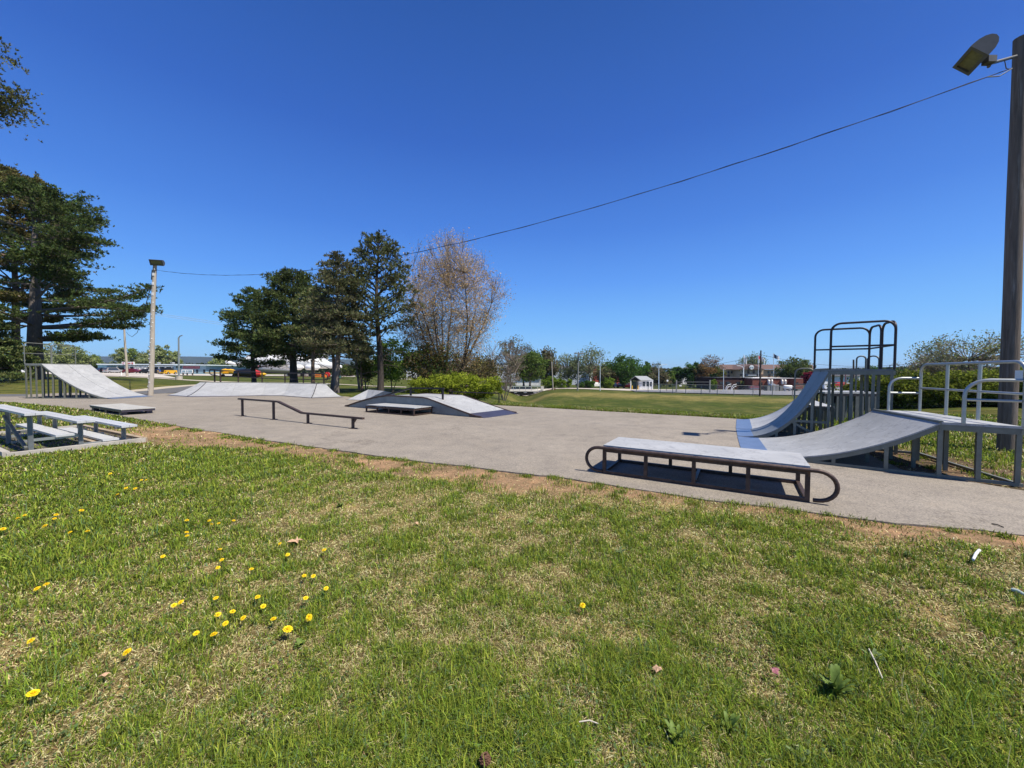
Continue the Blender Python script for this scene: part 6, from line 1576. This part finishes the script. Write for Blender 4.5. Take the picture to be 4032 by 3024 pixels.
mb.grid(rows, True); mb.build('hills', m_hill, kind='structure')

# contrail low in the sky on the left
m, nt, n, l, b_ = newmat('thin_cloud'); n.remove(b_)
df = n.new('ShaderNodeBsdfTransparent'); dd2 = n.new('ShaderNodeBsdfTranslucent'); mx = n.new('ShaderNodeMixShader'); mx.inputs[0].default_value = .16
dd2.inputs[0].default_value = (.9, .9, .9, 1); l.new(df.outputs[0], mx.inputs[1]); l.new(dd2.outputs[0], mx.inputs[2]); l.new(mx.outputs[0], n['Material Output'].inputs[0])
for k_, off_ in enumerate((0, 7)):
    mb = MB(); A_ = P(560, 1226 + off_, 5200); B_ = P(905, 1276 + off_, 5200); ps = [A_.lerp(B_, i / 12) for i in range(13)]
    mb.tube(ps, [4 + 5 * math.sin(i / 12 * math.pi) for i in range(13)], 8); mb.build('vapour_trail', m, kind='structure')
# ================================================================== grass, flowers and small litter of the near lawn
grass_m = leafmat('grass_blades', .35)
rg = np.random.default_rng(99)
def gz(x, y):
    z = tz(x, y); n = np.exp(-(np.hypot(x, y) / 14) ** 2)
    return z + n * (fbm(x, y, .8, 3) - .5) * .05
def scatter(n, r0, r1, pw, a0=-72, a1=72):
    """random ground points round the place where one stands; thinner further out"""
    u = rg.random(n); e = 2 - pw
    r = (r0 ** e + u * (r1 ** e - r0 ** e)) ** (1 / e); a = np.radians(rg.uniform(a0, a1, n))
    return r * np.sin(a), r * np.cos(a), r
def keep(x, y, m=.015):
    return ~(inside(x, y) & (edge_dist(x, y) > m))
def blades(x, y, h, w, col, lean, rgn, bend=.35):
    n = len(x); z = gz(x, y); b = np.stack([x, y, z], -1); az = rgn.uniform(0, 2 * np.pi, n)
    d = np.stack([np.cos(az), np.sin(az), 0 * az], -1); s = np.stack([-np.sin(az + rgn.normal(size=n) * .6), np.cos(az), 0 * az], -1); s = unit(s)
    ln = lean[:, None]; H = h[:, None]; W = w[:, None] * .5
    m = b + np.array([0, 0, 1.0]) * H * .55 * (1 - ln * .35) + d * H * ln * .45
    t = b + np.array([0, 0, 1.0]) * H * (1 - ln * .75) + d * H * (ln * 1.05)
    q = np.stack([b - s * W, b + s * W, m + s * W * .8, m - s * W * .8, m - s * W * .8, m + s * W * .8, t + s * W * .12, t - s * W * .12], 1)
    return q.reshape(-1, 3), 2 * n, np.repeat(col, 8, 0)
V_, N_, C_ = [], 0, []
def put(v, n, c):
    global N_
    V_.append(v); C_.append(c); N_ += n
GREEN = np.array((.155, .225, .028)); GREEN2 = np.array((.270, .320, .050)); STRAW = np.array((.66, .57, .29)); BROWN = np.array((.20, .13, .065)); BLUEG = np.array((.125, .190, .075))
def gcol(n, dryp, dirt):
    g = np.where(rg.random((n, 1)) < .5, GREEN, GREEN2); g = np.where(rg.random((n, 1)) < .15, BLUEG, g)
    p = np.clip(dryp * 1.0 - .14 + dirt * .4, .03, .85)[:, None]
    isdry = rg.random((n, 1)) < p
    dc = np.where(rg.random((n, 1)) < .72, STRAW, BROWN)
    c = np.where(isdry, dc, g) * 1.12 * (1 + rg.normal(size=(n, 1)) * .34) * (1 + rg.normal(size=(n, 3)) * .07)
    return np.clip(c, .01, .9), isdry[:, 0]
# standing blades
x, y, r = scatter(900000, 1.05, 15.0, 1.70)
dirt = dirtness(x, y); dryp = dryness(x, y)
lush = np.clip(1 - dryp, 0, 1)
k = keep(x, y) & (rg.random(len(x)) > dirt * .96) & (rg.random(len(x)) < .35 + lush * 1.0)
bl = lambda a: a[k]
x, y, r, dirt, dryp, lush = map(bl, (x, y, r, dirt, dryp, lush))
c, isd = gcol(len(x), dryp, dirt)
tuft = fbm(x, y, 3.2, 2)
h = (.022 + .038 * lush + .040 * np.clip(tuft - .55, 0, 1) * 2) * rg.uniform(.6, 1.5, len(x)) * (1 - .35 * isd)
long_ = rg.random(len(x)) < .05 * lush; h = np.where(long_, h * 1.9, h)
w = .0030 * np.maximum(1, r / 2.2) * rg.uniform(.7, 1.4, len(x))
put(*blades(x, y, h, w, c, np.where(isd, rg.uniform(.5, 1.25, len(x)), rg.uniform(.15, .85, len(x))), rg))
# lying straw and thatch
x, y, r = scatter(210000, 1.05, 13.0, 1.75)
dirt = dirtness(x, y); dryp = dryness(x, y)
k = keep(x, y) & (rg.random(len(x)) < .12 + dryp * 1.05) & (rg.random(len(x)) > dirt * .85)
x, y, r, dirt, dryp = map(bl, (x, y, r, dirt, dryp))
n = len(x); az = rg.uniform(0, 2 * np.pi, n); L = rg.uniform(.010, .038, n) * np.maximum(1, r / 5); W = .0020 * np.maximum(1, r / 2.2)
z = gz(x, y) + rg.uniform(.003, .020, n); a = np.stack([x, y, z], -1); dd_ = np.stack([np.cos(az), np.sin(az), rg.normal(size=n) * .22], -1); ss = np.stack([-np.sin(az), np.cos(az), rg.normal(size=n) * .4], -1)
q = np.stack([a - ss * W[:, None] / 2, a + ss * W[:, None] / 2, a + dd_ * L[:, None] + ss * W[:, None] * .3, a + dd_ * L[:, None] - ss * W[:, None] * .3], 1).reshape(-1, 3)
cc = np.where(rg.random((n, 1)) < .75, STRAW, BROWN) * (1 + rg.normal(size=(n, 1)) * .25); cc = np.clip(cc, .02, .85)
put(q, n, np.repeat(cc, 4, 0))
# clumps: broad tufts of longer, darker grass, also along the asphalt edge
tc = []
for _ in range(420):
    xx, yy, _r = scatter(1, 1.3, 11, 1.2); tc.append((xx[0], yy[0], rg.uniform(.05, .14), rg.uniform(.05, .09)))
for i in range(len(near) - 1):
    a_, b_ = near[i], near[i + 1]; m_ = int((a_ - b_).length / .22) + 1
    for j in range(m_):
        if rg.random() < .6:
            p_ = a_.lerp(b_, rg.random()) - V * rg.uniform(-.04, .30); tc.append((p_.x, p_.y, rg.uniform(.03, .09), rg.uniform(.03, .07)))
tc = np.array(tc); m_ = 120
x = np.repeat(tc[:, 0], m_) + rg.normal(size=len(tc) * m_) * np.repeat(tc[:, 2], m_); y = np.repeat(tc[:, 1], m_) + rg.normal(size=len(tc) * m_) * np.repeat(tc[:, 2], m_)
k = keep(x, y, .04); hh = np.repeat(tc[:, 3], m_)
x, y, hh = map(bl, (x, y, hh)); r = np.hypot(x, y)
c, isd = gcol(len(x), np.full(len(x), .22), np.zeros(len(x)))
put(*blades(x, y, hh * rg.uniform(.5, 1.3, len(x)), .003 * np.maximum(1, r / 2.2), c * .85, rg.uniform(.1, .8, len(x)), rg))
# rough taller fringe beyond the far edge of the pad and round the bleachers
fx, fy = [], []
Pf = [Vector((-10.2, 24.0, 0)), Vector((-1.1, 18.85, 0)), Vector((7.9, 13.6, 0)), Vector((9.3, 12.6, 0))]
for a_, b_ in zip(Pf, Pf[1:]):
    n_ = int((b_ - a_).length * 2600); t_ = rg.random(n_); o_ = rg.exponential(.9, n_) + .02
    fx.append(a_.x + (b_.x - a_.x) * t_ + V.x * o_); fy.append(a_.y + (b_.y - a_.y) * t_ + V.y * o_)
x = np.concatenate(fx); y = np.concatenate(fy); k = keep(x, y, .03); x, y = x[k], y[k]
dn = fbm(x, y, .9, 3)
c, isd = gcol(len(x), np.clip(.25 + 1.2 * (dn - .5), 0, 1), np.zeros(len(x)))
put(*blades(x, y, rg.uniform(.04, .16, len(x)), np.full(len(x), .016), c * .8, rg.uniform(.1, .7, len(x)), rg))
n_ = 60000
x = rg.uniform(-24, -4, n_); y = rg.uniform(6, 24, n_); k = keep(x, y, .03) & (rg.random(n_) > dirtness(x, y) * .95) & (.5 * x + .866 * y < 5.6); x, y = x[k], y[k]; r = np.hypot(x, y)
c, isd = gcol(len(x), dryness(x, y) * .8, np.zeros(len(x)))
put(*blades(x, y, rg.uniform(.03, .11, len(x)), .0016 * r, c * .85, rg.uniform(.1, .7, len(x)), rg))
n_ = 90000
x = rg.uniform(6.5, 20, n_); y = rg.uniform(3.0, 22, n_); k = keep(x, y, .02) & (rg.random(n_) > dirtness(x, y) * 1.0) & (x / y < 1.6); x, y = x[k], y[k]; r = np.hypot(x, y)
c, isd = gcol(len(x), dryness(x, y) * .6 + .1, np.zeros(len(x)))
put(*blades(x, y, rg.uniform(.04, .15, len(x)), .0016 * r, c * .85, rg.uniform(.1, .7, len(x)), rg))
go_ = npmesh('lawn_grass', np.concatenate(V_), N_, 4, grass_m, None, np.concatenate(C_), kind='stuff', label='short mixed green and straw coloured grass of the lawn', cat='grass')
# clover and small round leaves low in the turf
x, y, r = scatter(42000, 1.1, 9.0, 1.6); k = keep(x, y, .03) & (fbm(x, y, 1.7, 3) > .50) & (dirtness(x, y) < .3); x, y, r = x[k], y[k], r[k]
cv, cn = leafcards(np.stack([x, y, gz(x, y) + rg.uniform(.008, .035, len(x))], -1), .0075, rg, up=2.2, aspect=.8)
ccl = np.where(rg.random((cn, 1)) < .6, BLUEG, GREEN) * (1 + rg.normal(size=(cn, 1)) * .25)
npmesh('clover', cv, cn, 4, grass_m, None, np.repeat(np.clip(ccl, .01, .8), 4, 0), kind='stuff', label='small round clover leaves low between the grass blades', cat='clover')
# tall seed stalks at the lower right
def stalks(px, py, n, hmax, name, label, spread=.12):
    c0 = G(px, py); vs, ns, cs_ = [], 0, []
    x = c0.x + rg.normal(size=n) * spread; y = c0.y + rg.normal(size=n) * spread
    v, k_, c_ = blades(x, y, rg.uniform(.5, 1, n) * hmax, np.full(n, .0032), np.clip(np.where(rg.random((n, 1)) < .8, GREEN2, STRAW) * (1 + rg.normal(size=(n, 1)) * .15), .01, .9), rg.uniform(.05, .45, n), rg)
    return npmesh(name, v, k_, 4, grass_m, None, c_, origin=(c0.x, c0.y, 0), label=label, cat='grass tuft', kind='stuff')
stalks(3700, 2850, 34, .22, 'grass_tuft', 'tall thin stalked grass tuft in the lower right corner')
stalks(3900, 2990, 26, .20, 'grass_tuft', 'second tall stalked grass tuft at the lower right corner edge')
stalks(3180, 2250, 60, .07, 'grass_tuft', 'dense dark grass tuft near the middle right of the lawn', .045)
stalks(3700, 2075, 70, .06, 'grass_tuft', 'bright grass tuft on the dirt edge right of the grind box', .06)

# broad leaved weeds
weed_m = M('weed_leaf', (.115, .175, .030), .6, var=.25, scale=30, spec=.25)
weed_b = M('bluish_weed_leaf', (.125, .175, .065), .65, var=.25, scale=30, spec=.2)
def weed(px, py, n, L, W, label, mat, up=.5):
    n = int(n * 2.2); W *= .75
    c = G(px, py); c.z = float(gz(np.array(c.x), np.array(c.y)))
    mb = MB()
    for i in range(n):
        a = i * 2.4 + random.uniform(-.3, .3); l = L * random.uniform(.35, .9); w = W * random.uniform(.7, 1.2); u = up * random.uniform(.4, 1.5)
        d = Vector((math.cos(a), math.sin(a), 0)); s = Vector((-d.y, d.x, 0)); rows = []
        for k in range(6):
            t = k / 5; p = c + d * (l * t * (1 - .15 * t)) + Vector((0, 0, l * u * math.sin(t * 2.2) * .8 + .004)); ww = w * math.sin(min(1, t * 1.15 + .08) * math.pi) ** .7 * .5 * (1 if t < 1 else 0)
            rows.append([p - s * ww + Vector((0, 0, ww * .3)), p, p + s * ww + Vector((0, 0, ww * .3))])
        mb.grid(rows, True)
    return mb.build('broadleaf_weed', mat, origin=c, label=label, cat='weed', group='broad leaved weeds in the lawn')
weed(3285, 2720, 16, .15, .034, 'largest leafy weed, low in the lawn on the right', weed_m, .9)
weed(3440, 2590, 10, .10, .026, 'leafy weed beside the pale stick on the right', weed_b)
weed(2450, 2680, 9, .085, .028, 'grey green leafy weed low in the middle of the lawn', weed_b)
weed(2660, 2900, 9, .11, .026, 'leafy weed near the bottom edge right of the middle', weed_m, .8)
weed(2870, 2860, 7, .10, .022, 'narrow leafy weed right of the one near the bottom edge', weed_m, .8)
weed(1180, 2530, 8, .09, .026, 'leafy weed beside the biggest dandelion', weed_m)
weed(2060, 2760, 7, .07, .022, 'small leafy weed low in the lawn left of the grey green one', weed_b)
weed(3140, 2960, 9, .09, .028, 'pale leafy weed at the bottom edge on the right', weed_b)
weed(720, 2290, 7, .08, .022, 'leafy weed among the left dandelions', weed_m)
weed(450, 1950, 9, .11, .03, 'leafy dandelion rosette at the upper left of the lawn', weed_m)
weed(1340, 1990, 14, .12, .025, 'dark leafy patch in the upper middle of the lawn', weed_m)
weed(2090, 2060, 12, .11, .025, 'dark leafy patch below the middle of the asphalt edge', weed_m)
weed(2440, 2175, 12, .10, .025, 'dark leafy patch below the left end of the big grind box', weed_b)
weed(3560, 2185, 10, .09, .022, 'low dark weed below the right end of the big grind box', weed_b)

# dandelions
m_dand = M('dandelion_yellow', (.82, .60, .01), .6, var=.12, scale=60)
m_stem = M('dandelion_stem', (.16, .20, .06), .6, var=.15, scale=40)
def dandelion(px, py, diam, label, tilt=None):
    c = G(px, py, .05); s = max(.032, min(.055, diam * c.y / FPX / 2 * 1.45))
    root = empty('dandelion', vec(c.x, c.y, float(gz(np.array(c.x), np.array(c.y)))), label, 'dandelion', 'dandelions in the lawn')
    mb = MB(); b0 = root.location; top = vec(c.x, c.y, .05)
    mb.tube([b0 + Vector((random.uniform(-.012, .012), random.uniform(-.012, .012), 0)), b0.lerp(top, .6), top], [.0022, .002, .0018], 6); mb.build('stem', m_stem, root)
    ax = Vector((random.uniform(-.35, .35), random.uniform(-.5, .1), 1)).normalized() if tilt is None else Vector(tilt).normalized()
    u = ax.cross(Vector((0, 1, 0.2))).normalized(); v = ax.cross(u)
    mb = MB(); r = s / 2
    for ring, (k, rr, up, ln) in enumerate(((22, 1.0, .10, .26), (18, .78, .30, .30), (14, .52, .48, .34), (8, .26, .60, .34))):
        for i in range(k):
            a = 2 * math.pi * (i + .5 * ring) / k + random.uniform(-.08, .08); d = u * math.cos(a) + v * math.sin(a); e = -u * math.sin(a) + v * math.cos(a)
            p0 = top + d * r * .12 + ax * r * .15; p1 = top + d * r * rr * random.uniform(.9, 1.08) + ax * r * up; w = r * .13
            mb.add([p0 - e * w * .5, p0 + e * w * .5, p1 + e * w, p1 - e * w], [(0, 1, 2, 3)])
    mb.lathe(top - Vector((0, 0, r * .1)), [(r * .12, -r * .25), (r * .30, 0), (r * .26, r * .30), (r * .05, r * .34)], 8)
    mb.build('flower_head', m_dand, root)
DL = 'small yellow dandelion flower among the others in the left half of the lawn'
dl = [(12, 2083, 24), (70, 2041, 20), (97, 2029, 16), (177, 2071, 24), (215, 2042, 16), (221, 2027, 20), (321, 2010, 22), (345, 2092, 22), (276, 2096, 12), (434, 1865, 16), (496, 1922, 18), (532, 1924, 18), (462, 1948, 18),
      (575, 1890, 12), (557, 1890, 12), (736, 2049, 20), (735, 2096, 20), (736, 2110, 16), (833, 2065, 14), (861, 2061, 16), (920, 2050, 14), (824, 2050, 12), (641, 2191, 22), (866, 2163, 18), (874, 2204, 22), (858, 2235, 22), (990, 2241, 20),
      (1133, 2184, 22), (1102, 2141, 12), (1198, 2267, 16), (1234, 2268, 12), (1284, 2317, 18), (146, 2318, 28), (183, 2301, 26), (685, 2383, 26), (712, 2371, 28), (850, 2355, 18), (1014, 2351, 28), (1037, 2387, 28), (1204, 2355, 22),
      (858, 2420, 30), (916, 2408, 26), (888, 2455, 30), (958, 2433, 30), (1077, 2437, 30), (773, 2493, 30), (842, 2498, 36), (122, 2523, 32)]
for px, py, s_ in dl: dandelion(px, py, s_, DL)
dandelion(1276, 2166, 24, 'yellow dandelion furthest up and right of the left cluster, near the dry maple leaf')
dandelion(1217, 2431, 36, 'round yellow dandelion turned to the camera, right of the biggest one', tilt=(0, -.9, .6))
dandelion(1133, 2478, 50, 'biggest double looking yellow dandelion in the left cluster')
dandelion(2294, 2384, 32, 'lone yellow dandelion in the middle of the lawn')
dandelion(501, 2567, 42, 'yellow dandelion set apart at the lower left below the cluster')
dandelion(130, 2730, 50, 'lowest yellow dandelion, near the bottom left corner')
# litter
m_leafdry = M('dry_leaf', (.52, .33, .20), .8, var=.15, scale=60)
m_stick = M('pale_stick', (.55, .50, .42), .8, var=.15, scale=60); m_darkstick = M('dark_stick', (.03, .025, .02), .8)
def stick(px0, py0, px1, py1, r, mat, name, label, cat='stick', z=.02):
    a, b = G(px0, py0, z), G(px1, py1, z); mb = MB(); m_ = a.lerp(b, .5) + Vector((.004, .006, .006)); mb.tube([a, m_, b], [r, r * .95, r * .8], 7)
    mb.build(name, mat, origin=(a.x, a.y, 0), label=label, cat=cat)
stick(3856, 2166, 3832, 2203, .012, M('white_plastic', (.85, .85, .84), .4), 'plastic_stick', 'short white plastic strip lying in the lawn at the right', 'litter')
stick(3421, 2555, 3475, 2672, .004, m_stick, 'fallen_stick', 'pale thin broken stick lying beside a leafy weed on the right')
stick(3905, 2062, 3952, 2076, .006, m_darkstick, 'fallen_stick', 'thin dark stick lying on the asphalt at the right edge', z=.006)
stick(3985, 2322, 4040, 2345, .014, M('greenish_tube', (.35, .42, .38), .5), 'pale_tube', 'pale greenish tube end lying in the grass at the right edge', 'litter')
stick(2280, 2842, 2358, 2850, .003, m_stick, 'straw_stalk', 'pale straw stalk lying low in the middle of the lawn')
c = G(1165, 2131, .03); mb = MB(); pts_ = []
for i in range(14):
    a = 2 * math.pi * i / 14; r_ = .075 if i % 2 == 0 else .036; pts_.append(c + Vector((math.cos(a) * r_, math.sin(a) * r_ * .8, .012 * math.sin(i * 2.0) + .01)))
mb.add([c + Vector((0, 0, .012))] + pts_, [(0, i + 1, (i + 1) % 14 + 1) for i in range(14)]); mb.build('maple_leaf', m_leafdry, origin=c, label='dry pale brown maple leaf lying in the left half of the lawn', cat='leaf')
c = G(1910, 3004, .02); mb = MB(); mb.lathe(c, [(.004, -.01), (.012, 0), (.016, .012), (.012, .026), (.003, .034)], 10)
for i in range(60):
    t = i / 60; a = i * 2.4; r_ = .016 * math.sin(min(1, t + .2) * math.pi * .85) + .004; p_ = c + Vector((math.cos(a) * r_, math.sin(a) * r_, t * .034)); mb.box(p_, (.008, .008, .003), a)
mb.build('pine_cone', M('cone_brown', (.13, .065, .04), .8, var=.3, scale=50), origin=c, label='reddish brown pine cone at the bottom edge of the lawn', cat='pine cone')
for i, (px, py) in enumerate(((405, 2660), (2590, 2632), (3050, 2640), (1640, 2060))):
    c = G(px, py, .03); mb = MB(); pts_ = []
    for k_ in range(10):
        a = 2 * math.pi * k_ / 10 + i; r_ = .028 * (1 if k_ % 2 else .6); pts_.append(c + Vector((math.cos(a) * r_, math.sin(a) * r_ * .7, .01 * math.sin(k_))))
    mb.add([c + Vector((0, 0, .01))] + pts_, [(0, j + 1, (j + 1) % 10 + 1) for j in range(10)]); mb.build('dry_leaf', m_leafdry if i != 2 else m_redsign, origin=c, label=['small crumpled pale leaf above the lowest dandelion', 'small reddish dry leaf right of the grey green weed', 'dark crumpled leaf left of the largest leafy weed', 'small dry leaf near the asphalt edge in the upper middle'][i], cat='leaf', group='dry leaves in the lawn')
# ================================================================== thin air over the whole place
m = bpy.data.materials.new('thin_haze'); m.use_nodes = True; nt = m.node_tree; nt.nodes.remove(nt.nodes['Principled BSDF'])
pvn = nt.nodes.new('ShaderNodeVolumePrincipled'); pvn.inputs['Color'].default_value = (.62, .76, 1.0, 1); pvn.inputs['Density'].default_value = .00009; pvn.inputs['Anisotropy'].default_value = .2
nt.links.new(pvn.outputs[0], nt.nodes['Material Output'].inputs['Volume'])
mb = MB(); mb.box((0, 3300, 66), (12600, 7900, 152)); hz = mb.build('haze', m, kind='stuff', label='thin pale air that turns the far hills bluish', cat='haze')
